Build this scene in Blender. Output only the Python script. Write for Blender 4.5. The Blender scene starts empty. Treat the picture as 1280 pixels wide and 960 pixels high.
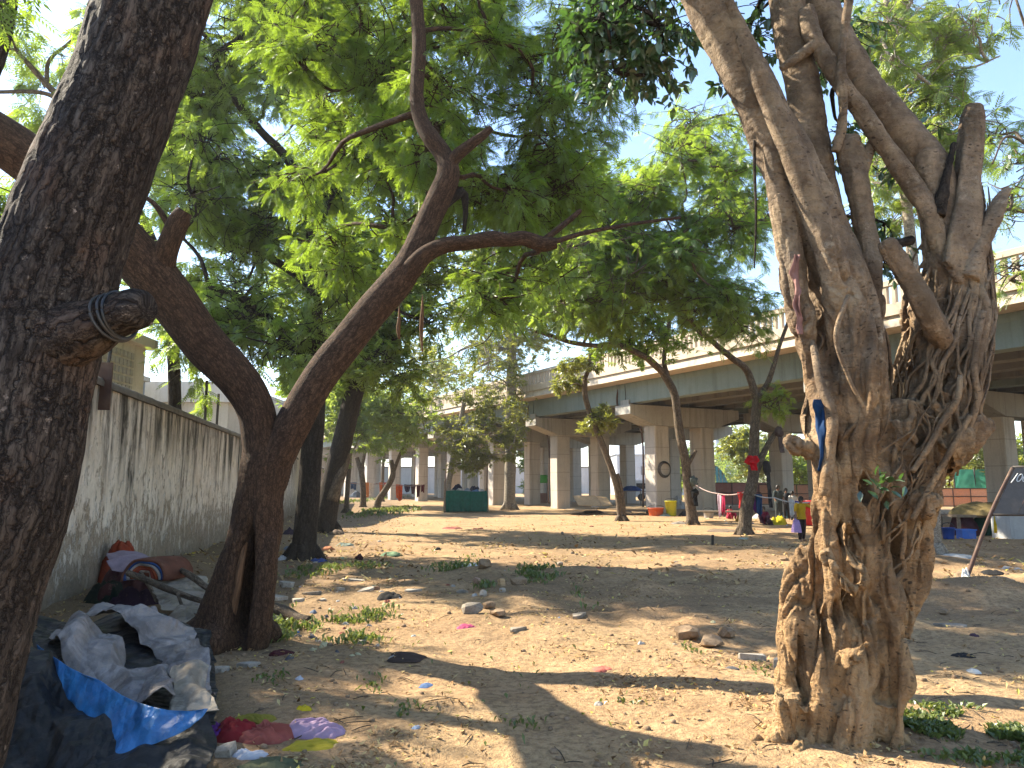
import bpy, math, random
import numpy as np
from mathutils import Vector, Matrix
R = math.radians
scn = bpy.context.scene
COL = scn.collection
random.seed(7)
# ---------------------------------------------------------------- camera model
F = 920.0
PITCH = math.atan(127 / 920)
CP, SP = math.cos(PITCH), math.sin(PITCH)
EYE = 1.6
def ray(px, py):
    a = (px - 640) / F; b = (480 - py) / F
    return a, CP - b * SP, SP + b * CP
def P(px, py, Y):
    a, y, z = ray(px, py); t = Y / y
    return np.array([a * t, Y, EYE + z * t])
def G(px, py, z=0.0):
    a, y, zz = ray(px, py); t = (z - EYE) / zz
    return np.array([a * t, y * t, z])
# ---------------------------------------------------------------- noise
def _h(ix, iy, iz, s):
    h = (ix.astype(np.uint32) * np.uint32(374761393) + iy.astype(np.uint32) * np.uint32(668265263)
         + iz.astype(np.uint32) * np.uint32(2147483647) + np.uint32((s * 974634777 + 12345) & 0xffffffff))
    h = (h ^ (h >> np.uint32(13))) * np.uint32(1274126177)
    h = (h ^ (h >> np.uint32(16))) * np.uint32(2246822519)
    h = h ^ (h >> np.uint32(15))
    return h.astype(np.float64) / 4294967295.0
def vnoise(p, s=0):
    p = np.asarray(p, float)
    i = np.floor(p).astype(np.int64); f = p - i; f = f * f * (3 - 2 * f)
    x, y, z = i[:, 0], i[:, 1], i[:, 2]; fx, fy, fz = f[:, 0], f[:, 1], f[:, 2]
    r = 0
    for dx in (0, 1):
        for dy in (0, 1):
            for dz in (0, 1):
                w = (fx if dx else 1 - fx) * (fy if dy else 1 - fy) * (fz if dz else 1 - fz)
                r = r + w * _h(x + dx, y + dy, z + dz, s)
    return r * 2 - 1
def fbm(p, o=4, s=0):
    p = np.asarray(p, float); r = np.zeros(len(p)); a = 1.0; t = 0
    for k in range(o):
        r += a * vnoise(p * 2 ** k + 17.3 * k, s + k); t += a; a *= .5
    return r / t
def ridged(p, o=4, s=0):
    p = np.asarray(p, float); r = np.zeros(len(p)); a = 1.0; t = 0
    for k in range(o):
        r += a * (1 - np.abs(vnoise(p * 2 ** k + 9.1 * k, s + k)) * 1.6); t += a; a *= .5
    return r / t
def P3(x, y, z=0):
    x = np.asarray(x, float); y = np.asarray(y, float)
    return np.stack([x, y, np.broadcast_to(np.asarray(z, float), x.shape)], -1)
MOUNDS = []   # x, y, rx, ry, h
def gh(x, y):
    x = np.atleast_1d(np.asarray(x, float)); y = np.atleast_1d(np.asarray(y, float))
    q = P3(x, y)
    fade = 1 / (1 + (np.maximum(y, 0) / 45) ** 2)
    h = .055 * fbm(q * .45, 3, 3) * fade
    h = h + .03 * fbm(q * 1.6, 3, 5) * fade
    rough = np.exp(-(((x - 1.2) / 3.2) ** 2 + ((y - 10.5) / 3.6) ** 2)) + .6 * np.exp(-(((x - 5) / 2.5) ** 2 + ((y - 9.0) / 2.5) ** 2))
    h = h + rough * (.13 * ridged(q * .8, 4, 9) - .06) + .5 * rough * .05 * ridged(q * 2.6, 2, 19)
    band = np.exp(-((y - 15.) / 7.) ** 2); h = h + band * .06 * ridged(q * np.array([.5, 1.3, 1]), 3, 29)
    h = h + .016 * fbm(q * 5, 3, 11) * fade
    for (mx, my, rx, ry, hh) in MOUNDS:
        d = ((x - mx) / rx) ** 2 + ((y - my) / ry) ** 2
        h = h + hh * np.exp(-d * 1.5)
    return h
def gz(x, y): return float(gh(x, y)[0])
def GP(px, py):
    g = G(px, py); g[2] = gz(g[0], g[1]); return g
# ---------------------------------------------------------------- mesh builder
class MB:
    def __init__(s): s.v = []; s.f = []; s.a = []; s.bc = []; s.n = 0
    def add(s, v, faces, var=None, bc=None):
        v = np.asarray(v, float).reshape(-1, 3)
        for f in (faces if isinstance(faces, (list, tuple)) else [faces]):
            f = np.asarray(f, np.int64)
            if f.size == 0: continue
            s.f.append(f + s.n)
            s.a.append(np.full(len(f), .5) if var is None else np.broadcast_to(np.asarray(var, float), (len(f),)))
        s.v.append(v); s.bc.append(np.asarray(bc, float) if bc is not None else v * 1.0); s.n += len(v)
    def build(s, name, mat, parent=None, origin=None, smooth=True):
        v = np.concatenate(s.v); bc = np.concatenate(s.bc)
        if parent is not None:
            o = np.array([0., 0, 0]); q = parent
            while q is not None: o = o + np.array(q.location); q = q.parent
        else: o = np.array(origin if origin is not None else (0, 0, 0), float)
        me = bpy.data.meshes.new(name)
        lt = np.concatenate([np.full(len(f), f.shape[1]) for f in s.f]); li = np.concatenate([f.ravel() for f in s.f])
        me.vertices.add(len(v)); me.vertices.foreach_set('co', (v - o).astype(np.float32).ravel())
        me.loops.add(len(li)); me.loops.foreach_set('vertex_index', li.astype(np.int32))
        me.polygons.add(len(lt)); me.polygons.foreach_set('loop_start', (np.cumsum(lt) - lt).astype(np.int32))
        me.polygons.foreach_set('loop_total', lt.astype(np.int32))
        me.update(calc_edges=True); me.validate()
        if len(me.polygons) == len(lt):
            at = me.attributes.new('var', 'FLOAT', 'FACE'); at.data.foreach_set('value', np.concatenate(s.a).astype(np.float32))
        at = me.attributes.new('bc', 'FLOAT_VECTOR', 'POINT'); at.data.foreach_set('vector', bc.astype(np.float32).ravel())
        me.polygons.foreach_set('use_smooth', np.full(len(me.polygons), bool(smooth)))
        for m in (mat if isinstance(mat, list) else [mat]): me.materials.append(m)
        ob = bpy.data.objects.new(name, me); COL.objects.link(ob)
        if parent is not None: ob.parent = parent
        else: ob.location = o
        return ob
def tag(o, label=None, cat=None, group=None, kind=None):
    if label: o['label'] = label
    if cat: o['category'] = cat
    if group: o['group'] = group
    if kind: o['kind'] = kind
    return o
def empty(name, loc, label, cat, group=None):
    o = bpy.data.objects.new(name, None); o.empty_display_size = .2; COL.objects.link(o)
    o.location = Vector([float(c) for c in loc]); return tag(o, label, cat, group)
def copy_tree(o, parent=None):
    c = o.copy(); COL.objects.link(c)
    if parent is not None: c.parent = parent
    for ch in [q for q in bpy.data.objects if q.parent == o]: copy_tree(ch, c)
    return c
# ---------------------------------------------------------------- shapes
def catmull(pts, n):
    pts = np.asarray(pts, float)
    if len(pts) == 2: return pts[0] + (pts[1] - pts[0]) * np.linspace(0, 1, n)[:, None]
    q = np.vstack([2 * pts[0] - pts[1], pts, 2 * pts[-1] - pts[-2]])
    seg = len(pts) - 1; u = np.linspace(0, seg - 1e-9, n); i = u.astype(int); t = (u - i)[:, None]
    a, b, c, d = q[i], q[i + 1], q[i + 2], q[i + 3]
    return .5 * (2 * b + (c - a) * t + (2 * a - 5 * b + 4 * c - d) * t ** 2 + (3 * b - a - 3 * c + d) * t ** 3)
def spine(pts, rad, step):
    pts = np.asarray(pts, float); rad = np.asarray(rad, float)
    L = np.linalg.norm(np.diff(pts, axis=0), axis=1).sum()
    n = int(min(900, max(len(pts) * 2, L / step)))
    c = catmull(np.column_stack([pts, rad]), n)
    return c[:, :3], np.maximum(c[:, 3], 1e-4)
def tube(pts, rad, seg=10, step=.08, cap=True, rough=0., freq=3., seed=0, disp=None, l0=0.):
    """swept tube -> verts, [quads, tris], bark coords"""
    p, r = spine(pts, rad, step); n = len(p)
    d = np.gradient(p, axis=0); d /= np.linalg.norm(d, axis=1)[:, None] + 1e-12
    u = np.cross(d[0], [.3, .9, .2]); u /= np.linalg.norm(u); U = np.zeros((n, 3)); U[0] = u
    for i in range(1, n):
        u = U[i - 1] - d[i] * np.dot(U[i - 1], d[i]); U[i] = u / (np.linalg.norm(u) + 1e-12)
    W = np.cross(d, U)
    th = np.linspace(0, 2 * np.pi, seg, endpoint=False)
    l = np.concatenate([[0], np.cumsum(np.linalg.norm(np.diff(p, axis=0), axis=1))]) + l0
    rm = float(np.mean(r))
    bc = np.stack([np.cos(th)[None] * rm + 0 * l[:, None], np.sin(th)[None] * rm + 0 * l[:, None], l[:, None] + 0 * th[None]], -1).reshape(-1, 3)
    bc = bc + np.array([seed * 3.17, seed * 1.31, 0])
    rr = np.repeat(r, seg)
    if rough: rr = rr * (1 + rough * fbm(bc * np.array([freq / max(rm, .02) * .35] * 2 + [freq * .8]), 3, seed))
    if disp is not None: rr = rr + disp(bc)
    dirs = (np.cos(th)[None, :, None] * U[:, None] + np.sin(th)[None, :, None] * W[:, None]).reshape(-1, 3)
    v = np.repeat(p, seg, 0) + dirs * rr[:, None]
    i = np.arange(n - 1)[:, None] * seg; j = np.arange(seg)[None]; k = (j + 1) % seg
    q = np.stack([i + j, i + k, i + seg + k, i + seg + j], -1).reshape(-1, 4)
    fs = [q]
    if cap:
        v = np.vstack([v, p[:1], p[-1:]]); bc = np.vstack([bc, bc[:1], bc[-1:]]); a, b = n * seg, n * seg + 1
        jj = np.arange(seg); kk = (jj + 1) % seg
        fs.append(np.stack([np.full(seg, a), kk, jj], -1)); fs.append(np.stack([np.full(seg, b), (n - 1) * seg + jj, (n - 1) * seg + kk], -1))
    return v, fs, bc
def ptube(mb, trace, **kw):
    """trace rows: px, py, Y, width in px"""
    pts = [P(a, b, c) for a, b, c, w in trace]; rad = [w / 2 * c / F for a, b, c, w in trace]
    v, f, bc = tube(pts, rad, **kw); mb.add(v, f, bc=bc); return np.array(pts)
def box(mb, o, ax, ay, az, var=None):
    o = np.asarray(o, float); ax, ay, az = [np.asarray(q, float) for q in (ax, ay, az)]
    v = np.array([o + i * ax + j * ay + k * az for k in (0, 1) for j in (0, 1) for i in (0, 1)])
    f = np.array([[0, 2, 3, 1], [4, 5, 7, 6], [0, 1, 5, 4], [2, 6, 7, 3], [0, 4, 6, 2], [1, 3, 7, 5]])
    mb.add(v, f, var=var)
def cbox(mb, c, sx, sy, sz, rz=0., tilt=0., var=None):
    m = Matrix.Rotation(rz, 3, 'Z') @ Matrix.Rotation(tilt, 3, 'X'); a = [np.array(m @ Vector(q)) for q in ((sx, 0, 0), (0, sy, 0), (0, 0, sz))]
    box(mb, np.asarray(c, float) - a[0] / 2 - a[1] / 2 - a[2] / 2, *a, var=var)
def gridfaces(nu, nv, closed_u=False):
    i = np.arange(nv - 1)[:, None] * nu; j = np.arange(nu if closed_u else nu - 1)[None]; k = (j + 1) % nu
    return np.stack([i + j, i + k, i + nu + k, i + nu + j], -1).reshape(-1, 4)
def lathe(mb, c, prof, seg=20, var=None):
    c = np.asarray(c, float); th = np.linspace(0, 2 * np.pi, seg, endpoint=False)
    v = np.concatenate([np.stack([c[0] + r * np.cos(th), c[1] + r * np.sin(th), np.full(seg, c[2] + z)], -1) for r, z in prof])
    mb.add(v, gridfaces(seg, len(prof), True), var=var)
def sheet_grid(ctrl, nu, nv):
    """smooth surface through a control grid of 3D points [row][col] -> (nv,nu,3)"""
    ctrl = np.asarray(ctrl, float)
    rows = np.stack([catmull(r, nu) for r in ctrl])
    return np.stack([catmull(rows[:, k], nv) for k in range(nu)], 1)
def crumple(g, amp, freq, seed, ragged=0., fold=None):
    nv, nu, _ = g.shape
    du = np.gradient(g, axis=1); dv = np.gradient(g, axis=0); nrm = np.cross(du, dv); nrm /= np.linalg.norm(nrm, axis=2)[:, :, None] + 1e-9
    q = g.reshape(-1, 3)
    wq = q + .25 / freq * np.stack([vnoise(q * freq * .7, seed + 31), vnoise(q * freq * .7 + 5, seed + 32), vnoise(q * freq * .7 + 9, seed + 33)], -1)
    # creases: flat facets between sharp folds, in several directions, each only here and there
    rr = np.random.default_rng(seed + 100); n = np.zeros(len(q))
    for k in range(9):
        dr = rr.normal(size=3); dr[2] *= .3; dr /= np.linalg.norm(dr); fk = freq * [.8, 1.0, 1.3, 1.7, 2.2, 2.9, 3.8, 5.0, 6.5][k]
        ph = q @ dr * fk + .9 * vnoise(q * fk * .45 + k, seed + k) + rr.uniform(0, 9); tri = np.abs((ph % 2) - 1) * 2 - 1
        mk = np.clip(.5 + 1.5 * vnoise(q * freq * .7 + 3.3 * k, seed + 20 + k), 0, 1); n += tri * mk * [1, .9, .75, .6, .48, .36, .26, .17, .12][k] * .55
    d = amp * n
    if fold is not None: d = d + fold(q)
    out = q + nrm.reshape(-1, 3) * d[:, None]
    if ragged:
        u = np.linspace(0, 1, nu)[None].repeat(nv, 0).ravel(); w = np.linspace(0, 1, nv)[:, None].repeat(nu, 1).ravel()
        e = np.minimum(np.minimum(u, 1 - u), np.minimum(w, 1 - w))
        k = np.clip(1 - e * 12, 0, 1)
        out += (k * ragged)[:, None] * np.stack([vnoise(q * 9, seed + 3), vnoise(q * 9 + 4, seed + 4), .3 * vnoise(q * 9 + 7, seed + 5)], -1)
    return out.reshape(nv, nu, 3)
def add_sheet(mb, g, thick=.0):
    nv, nu, _ = g.shape; f = gridfaces(nu, nv)
    if thick:
        du = np.gradient(g, axis=1); dv = np.gradient(g, axis=0); n = np.cross(du, dv); n /= np.linalg.norm(n, axis=2)[:, :, None] + 1e-9
        b = g - n * thick; m = nu * nv
        v = np.concatenate([g.reshape(-1, 3), b.reshape(-1, 3)])
        edge = np.concatenate([np.arange(nu - 1), np.arange(nv - 1) * nu + nu - 1, (nv - 1) * nu + np.arange(nu - 1, 0, -1), np.arange(nv - 1, 0, -1) * nu])
        e2 = np.roll(edge, -1); rim = np.stack([e2, edge, edge + m, e2 + m], -1)
        mb.add(v, [f, f[:, ::-1] + m, rim])
    else: mb.add(g.reshape(-1, 3), f)
def heap_mesh(mb, c, rx, ry, h, seed, n=48, fold=.25, freq=2.2, rz=0., flat=.0):
    """crumpled cloth or rubbish pile sitting on the ground at c: soft dome, uneven outline, pinched folds"""
    nv = max(8, n // 2); th = np.linspace(0, 2 * np.pi, n, endpoint=False); ph = np.linspace(0, 1, nv)
    T, A = np.meshgrid(th, ph)
    cs = np.stack([np.cos(T).ravel(), np.sin(T).ravel(), np.full(T.size, seed * 1.7)], -1)
    out = (1 + .30 * vnoise(cs * np.array([1.1, 1.1, 1]), seed) + .16 * vnoise(cs * np.array([3.2, 3.2, 1]), seed + 1)).reshape(T.shape)
    X = np.cos(T) * A * out; Y = np.sin(T) * A * out
    q = np.stack([X.ravel(), Y.ravel(), np.full(X.size, seed * 3.37)], -1)
    wq = q + .35 * np.stack([vnoise(q * 1.6, seed + 2), vnoise(q * 1.6 + 3, seed + 2), 0 * q[:, 0]], -1)
    ang = seed * 1.3; st = np.stack([(wq[:, 0] * math.cos(ang) + wq[:, 1] * math.sin(ang)) * 1.0, (-wq[:, 0] * math.sin(ang) + wq[:, 1] * math.cos(ang)) * .45, wq[:, 2]], -1)
    ns = (ridged(st * freq * .9, 3, seed) - .45).reshape(T.shape); lump = fbm(q * 1.5, 2, seed + 5).reshape(T.shape)
    dome = np.clip(1 - A ** 2, 0, 1) ** .75
    z = h * dome * (1 + .55 * lump + fold * 1.9 * ns * np.minimum(1, A * 3 + .3)) + h * .10 * fold * ns * (1 - dome) - .012 * A ** 6
    x = X * rx * (1 + .06 * ns); y = Y * ry * (1 + .06 * ns)
    ca, sa = math.cos(rz), math.sin(rz)
    v = np.stack([c[0] + x * ca - y * sa, c[1] + x * sa + y * ca, c[2] + z], -1).reshape(-1, 3)
    mb.add(v, gridfaces(n, nv, True))
def hull_mesh(mb, c, sx, sy, sz, seed, rz=0., slab=False, n=26, rot=None):
    """broken, angular stone: the hull of a few jittered points, edges knocked off"""
    import bmesh
    r = np.random.default_rng(seed)
    if slab:
        k = int(r.integers(5, 8)); a = np.sort(r.uniform(0, 6.283, k)); ra = r.uniform(.75, 1.1, k)
        sq = 1 / np.maximum(np.abs(np.cos(a)), np.abs(np.sin(a))); xy = np.stack([np.cos(a), np.sin(a)], -1) * (ra * (.5 + .5 * sq))[:, None] * .5
        top = np.column_stack([xy * r.uniform(.90, .97, (k, 1)), .5 + r.normal(0, .05, k)]); mid = np.column_stack([xy, .38 + r.normal(0, .05, k)]); bot = np.column_stack([xy * r.uniform(.9, 1.04, (k, 1)), np.full(k, -.5)]); p = np.vstack([top, mid, bot])
    else:
        d = r.normal(size=(n, 3)); d /= np.linalg.norm(d, axis=1)[:, None]; m = np.max(np.abs(d), 1); p = d * (1 + .45 * (1 / m - 1))[:, None] * r.uniform(.82, 1.05, (n, 1)) * .5
    p = p * np.array([sx, sy, sz])
    bm = bmesh.new()
    for q in p: bm.verts.new(q)
    res = bmesh.ops.convex_hull(bm, input=bm.verts); bmesh.ops.delete(bm, geom=list({g for g in res['geom_interior'] + res['geom_unused'] if isinstance(g, bmesh.types.BMVert)}), context='VERTS')
    bmesh.ops.triangulate(bm, faces=bm.faces); bm.verts.index_update(); v = np.array([tuple(q.co) for q in bm.verts]); f = np.array([[q.index for q in t.verts] for t in bm.faces]); bm.free()
    M3 = np.array((rot if rot is not None else Matrix.Rotation(rz, 3, 'Z')))
    mb.add(v @ M3.T + np.asarray(c, float), f)
def rock_mesh(mb, c, sx, sy, sz, seed, rz=0., n=12, blocky=.6, var=None):
    nv = n; th = np.linspace(0, 2 * np.pi, n * 2, endpoint=False); ph = np.linspace(.02, np.pi - .02, nv)
    T, A = np.meshgrid(th, ph); d = np.stack([np.sin(A) * np.cos(T), np.sin(A) * np.sin(T), np.cos(A)], -1).reshape(-1, 3)
    m = np.max(np.abs(d), 1); d = d * (1 + blocky * (1 / m - 1))[:, None]
    d = d * (1 + .22 * fbm(d * 1.6 + seed * 5.1, 3, seed))[:, None]
    ca, sa = math.cos(rz), math.sin(rz); x, y, z = d[:, 0] * sx / 2, d[:, 1] * sy / 2, d[:, 2] * sz / 2
    v = np.stack([c[0] + x * ca - y * sa, c[1] + x * sa + y * ca, c[2] + z], -1)
    mb.add(v, gridfaces(n * 2, nv, True)[:, ::-1], var=var)
def wire(mb, a, b, sag=0., r=.006, n=10):
    a = np.asarray(a, float); b = np.asarray(b, float); t = np.linspace(0, 1, n)[:, None]
    p = a + (b - a) * t; p[:, 2] -= (sag * 4 * t * (1 - t))[:, 0]
    v, f, bc = tube(p, np.full(n, r), seg=5, step=10); mb.add(v, f)
# ---------------------------------------------------------------- materials
class NT:
    def __init__(s, name):
        s.m = bpy.data.materials.new(name); s.m.use_nodes = True; s.t = s.m.node_tree; s.t.nodes.clear()
        s.out = s.t.nodes.new('ShaderNodeOutputMaterial')
    def n(s, typ, ins=None, **props):
        x = s.t.nodes.new('ShaderNode' + typ)
        for k, v in props.items(): setattr(x, k, v)
        for k, v in (ins or {}).items(): s.set(x.inputs[k], v)
        return x
    def set(s, sock, v):
        if isinstance(v, bpy.types.NodeSocket): s.t.links.new(v, sock)
        else:
            if isinstance(v, (tuple, list)) and sock.type == 'RGBA' and len(v) == 3: v = (*v, 1)
            sock.default_value = v
    def attr(s, name, out='Vector'): return s.n('Attribute', attribute_name=name).outputs[out]
    def obj(s): return s.n('TexCoord').outputs['Object']
    def pos(s): return s.n('NewGeometry').outputs['Position']
    def scale(s, vec, sc): return s.n('VectorMath', {0: vec, 1: sc if isinstance(sc, tuple) else (sc, sc, sc)}, operation='MULTIPLY').outputs[0]
    def noise(s, vec, sc=5., det=4., rough=.55, dist=0.): return s.n('TexNoise', {'Vector': vec, 'Scale': sc, 'Detail': det, 'Roughness': rough, 'Distortion': dist}).outputs['Fac']
    def vor(s, vec, sc, feature='F1', rnd=1.): return s.n('TexVoronoi', {'Vector': vec, 'Scale': sc, 'Randomness': rnd}, feature=feature).outputs['Distance']
    def ramp(s, fac, stops, interp='LINEAR'):
        x = s.n('ValToRGB', {'Fac': fac}); c = x.color_ramp; c.interpolation = interp
        while len(c.elements) < len(stops): c.elements.new(.5)
        for e, (p, col) in zip(c.elements, stops):
            e.position = p; e.color = (col, col, col, 1) if isinstance(col, (int, float)) else (*col, 1)
        return x.outputs['Color']
    def mix(s, f, a, b, mode='MIX'):
        x = s.n('Mix', data_type='RGBA', blend_type=mode)
        s.set(x.inputs[0], f); s.set(x.inputs[6], a); s.set(x.inputs[7], b); return x.outputs[2]
    def math(s, op, a, b=0., c=0.):
        x = s.n('Math', operation=op); s.set(x.inputs[0], a); s.set(x.inputs[1], b); s.set(x.inputs[2], c); return x.outputs[0]
    def sep(s, vec): return s.n('SeparateXYZ', {0: vec}).outputs
    def bump(s, h, strength=.5, dist=.02, normal=None):
        x = s.n('Bump', {'Height': h, 'Strength': strength, 'Distance': dist})
        if normal is not None: s.set(x.inputs['Normal'], normal)
        return x.outputs[0]
    def bsdf(s, col, rough=.8, normal=None, spec=.3, **kw):
        x = s.n('BsdfPrincipled', {'Base Color': col, 'Roughness': rough, 'Specular IOR Level': spec})
        if normal is not None: s.set(x.inputs['Normal'], normal)
        for k, v in kw.items(): s.set(x.inputs[k.replace('_', ' ')], v)
        s.t.links.new(x.outputs[0], s.out.inputs[0]); return s.m
def bark_mat(name, deep, dark, light, fiss=8., squash=.3, bump=.9, dist=.03, patch=None, patch_amt=.55, red=None):
    t = NT(name); v = t.attr('bc'); sv = t.scale(v, (1, 1, squash))
    w = t.n('VectorMath', {0: sv, 1: t.scale(t.n('TexNoise', {'Vector': v, 'Scale': fiss * .5, 'Detail': 5., 'Roughness': .65}).outputs['Color'], 2.0 / fiss)}, operation='ADD').outputs[0]
    e = t.vor(w, fiss, 'DISTANCE_TO_EDGE'); e2 = t.vor(w, fiss * 2.3, 'DISTANCE_TO_EDGE')
    pl = t.ramp(e, [(0, .1), (.05, .7), (.16, 1.)]); pl2 = t.ramp(e2, [(0, .35), (.08, 1.)])
    fine = t.noise(sv, fiss * 6, 5., .65); big = t.noise(v, 1.6, 3.)
    c = t.mix(t.ramp(fine, [(.36, 0.), (.64, 1.)]), dark, light)
    c = t.mix(t.ramp(t.noise(sv, fiss * 1.7, 4., .7), [(.40, .7), (.55, 0.)]), c, deep)
    c = t.mix(t.ramp(big, [(.35, 0.), (.65, .5)]), c, dark)
    if red: c = t.mix(t.ramp(t.noise(v, 2.4, 3.), [(.55, 0.), (.7, .6)]), c, red)
    c = t.mix(t.math('MULTIPLY', pl, pl2), deep, c)
    if patch:
        c = t.mix(t.math('MULTIPLY', t.ramp(t.noise(v, fiss * .9, 5., .7), [(patch_amt, 0.), (patch_amt + .06, 1.)]), pl), c, patch)
    h = t.math('ADD', t.math('MULTIPLY', pl, 1.), t.math('ADD', t.math('MULTIPLY', pl2, .4), t.math('MULTIPLY', fine, .5)))
    return t.bsdf(c, .9, t.bump(h, bump, dist), .2)
def leaf_mat(name, a, b, trans, tw=.45, gloss=.07):
    t = NT(name); f = t.attr('var', 'Fac')
    c = t.ramp(f, [(0, a), (.75, b), (1., tuple(min(1, q * 1.5) for q in b))])
    tc = t.mix(f, tuple(q * .75 for q in trans), trans)
    d = t.n('BsdfDiffuse', {'Color': c}); r = t.n('BsdfTranslucent', {'Color': tc}); g = t.n('BsdfGlossy', {'Color': (.9, .95, 1), 'Roughness': .38})
    m = t.n('MixShader', {0: tw, 1: d.outputs[0], 2: r.outputs[0]}); m2 = t.n('MixShader', {0: gloss, 1: m.outputs[0], 2: g.outputs[0]})
    t.t.links.new(m2.outputs[0], t.out.inputs[0]); return t.m
_cl = {}
def cloth_mat(col, rough=.85, sheer=0.):
    k = (col, rough)
    if k in _cl: return _cl[k]
    t = NT('cloth'); v = t.pos()
    n = t.noise(v, 7., 4.); c = t.mix(t.ramp(n, [(.3, 0.), (.75, 1.)]), tuple(q * .6 for q in col), col)
    c = t.mix(t.ramp(t.noise(v, 23., 3.), [(.62, 0.), (.75, .25)]), c, (.25, .19, .13))
    _cl[k] = t.bsdf(c, rough, t.bump(t.noise(v, 60., 3.), .25, .006), .2); return _cl[k]
_pl = {}
def plain_mat(col, rough=.6, metal=0., wear=.35, spec=.4):
    k = (col, rough, metal)
    if k in _pl: return _pl[k]
    t = NT('paint'); v = t.pos(); n = t.noise(v, 11., 5., .6)
    c = t.mix(t.ramp(n, [(.35, wear), (.62, 0.)]), col, tuple(q * .45 + .02 for q in col))
    c = t.mix(t.ramp(t.noise(v, 3.3, 4.), [(.5, 0.), (.75, .3)]), c, (.30, .23, .16))
    _pl[k] = t.bsdf(c, rough, t.bump(n, .2, .01), spec, Metallic=metal); return _pl[k]
def concrete_mat(name, a, b, stain=(.10, .09, .08), lines=True, sc=1.):
    t = NT(name); v = t.pos(); z = t.sep(v)[2]
    n = t.noise(v, .8 * sc, 6., .6); c = t.mix(t.ramp(n, [(.3, 0.), (.7, 1.)]), a, b)
    st = t.noise(t.scale(v, (2.2, 2.2, .14)), 1.3, 6., .7); c = t.mix(t.ramp(st, [(.50, 0.), (.66, .7)]), c, stain)
    fine = t.noise(v, 14., 5., .65); c = t.mix(.35, c, t.mix(fine, tuple(q * .6 for q in a), tuple(min(1, q * 1.3) for q in b)))
    if lines:
        m = t.math('FRACT', t.math('MULTIPLY', z, .8)); c = t.mix(t.ramp(m, [(0., .45), (.025, .45), (.04, 0.)]), c, stain)
    return t.bsdf(c, .88, t.bump(fine, .25, .02), .25)
def ground_mat():
    t = NT('bare_earth'); v = t.pos(); s = t.sep(v)
    big = t.noise(v, .35, 4.); mid = t.noise(v, 1.7, 6., .62, .4); fine = t.noise(v, 16., 6., .7); grit = t.noise(v, 70., 3., .7)
    c = t.mix(t.ramp(mid, [(.32, 0.), (.68, 1.)]), (.33, .205, .108), (.50, .335, .187))
    c = t.mix(t.ramp(big, [(.42, 0.), (.62, .55)]), c, (.49, .35, .185))
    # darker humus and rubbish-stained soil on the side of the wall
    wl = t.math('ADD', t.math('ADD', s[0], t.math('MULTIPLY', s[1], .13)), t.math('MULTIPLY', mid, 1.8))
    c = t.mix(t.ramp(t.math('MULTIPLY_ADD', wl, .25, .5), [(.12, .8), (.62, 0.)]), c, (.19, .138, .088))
    # browner soil through the middle of the lot: tree shade put into the colour
    dk = t.noise(t.scale(v, (.6, 1.2, 1.)), .7, 5., .6); yb = t.ramp(t.math('MULTIPLY', s[1], .04), [(.28, 0.), (.40, 1.), (.74, .7), (.95, .15)])
    c = t.mix(t.math('MULTIPLY', t.ramp(dk, [(.40, 0.), (.58, .75)]), yb), c, (.185, .122, .072))
    c = t.mix(t.ramp(fine, [(.40, .65), (.56, 0.)]), c, (.17, .115, .068))
    c = t.mix(t.ramp(grit, [(.58, 0.), (.70, .6)]), c, (.56, .44, .29))
    peb = t.vor(v, 22.); c = t.mix(t.ramp(peb, [(.07, .6), (.13, 0.)]), c, (.42, .35, .27))
    c = t.mix(t.ramp(t.noise(v, 5., 5., .7), [(.56, 0.), (.68, .5)]), c, (.20, .135, .08))
    h = t.math('ADD', t.math('MULTIPLY', fine, 1.), t.math('MULTIPLY', grit, .35)); h = t.math('ADD', h, t.math('MULTIPLY', mid, 1.5))
    h = t.math('ADD', h, t.ramp(peb, [(.0, .5), (.14, 0.)]))
    return t.bsdf(c, .95, t.bump(h, .9, .045), .12)
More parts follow.
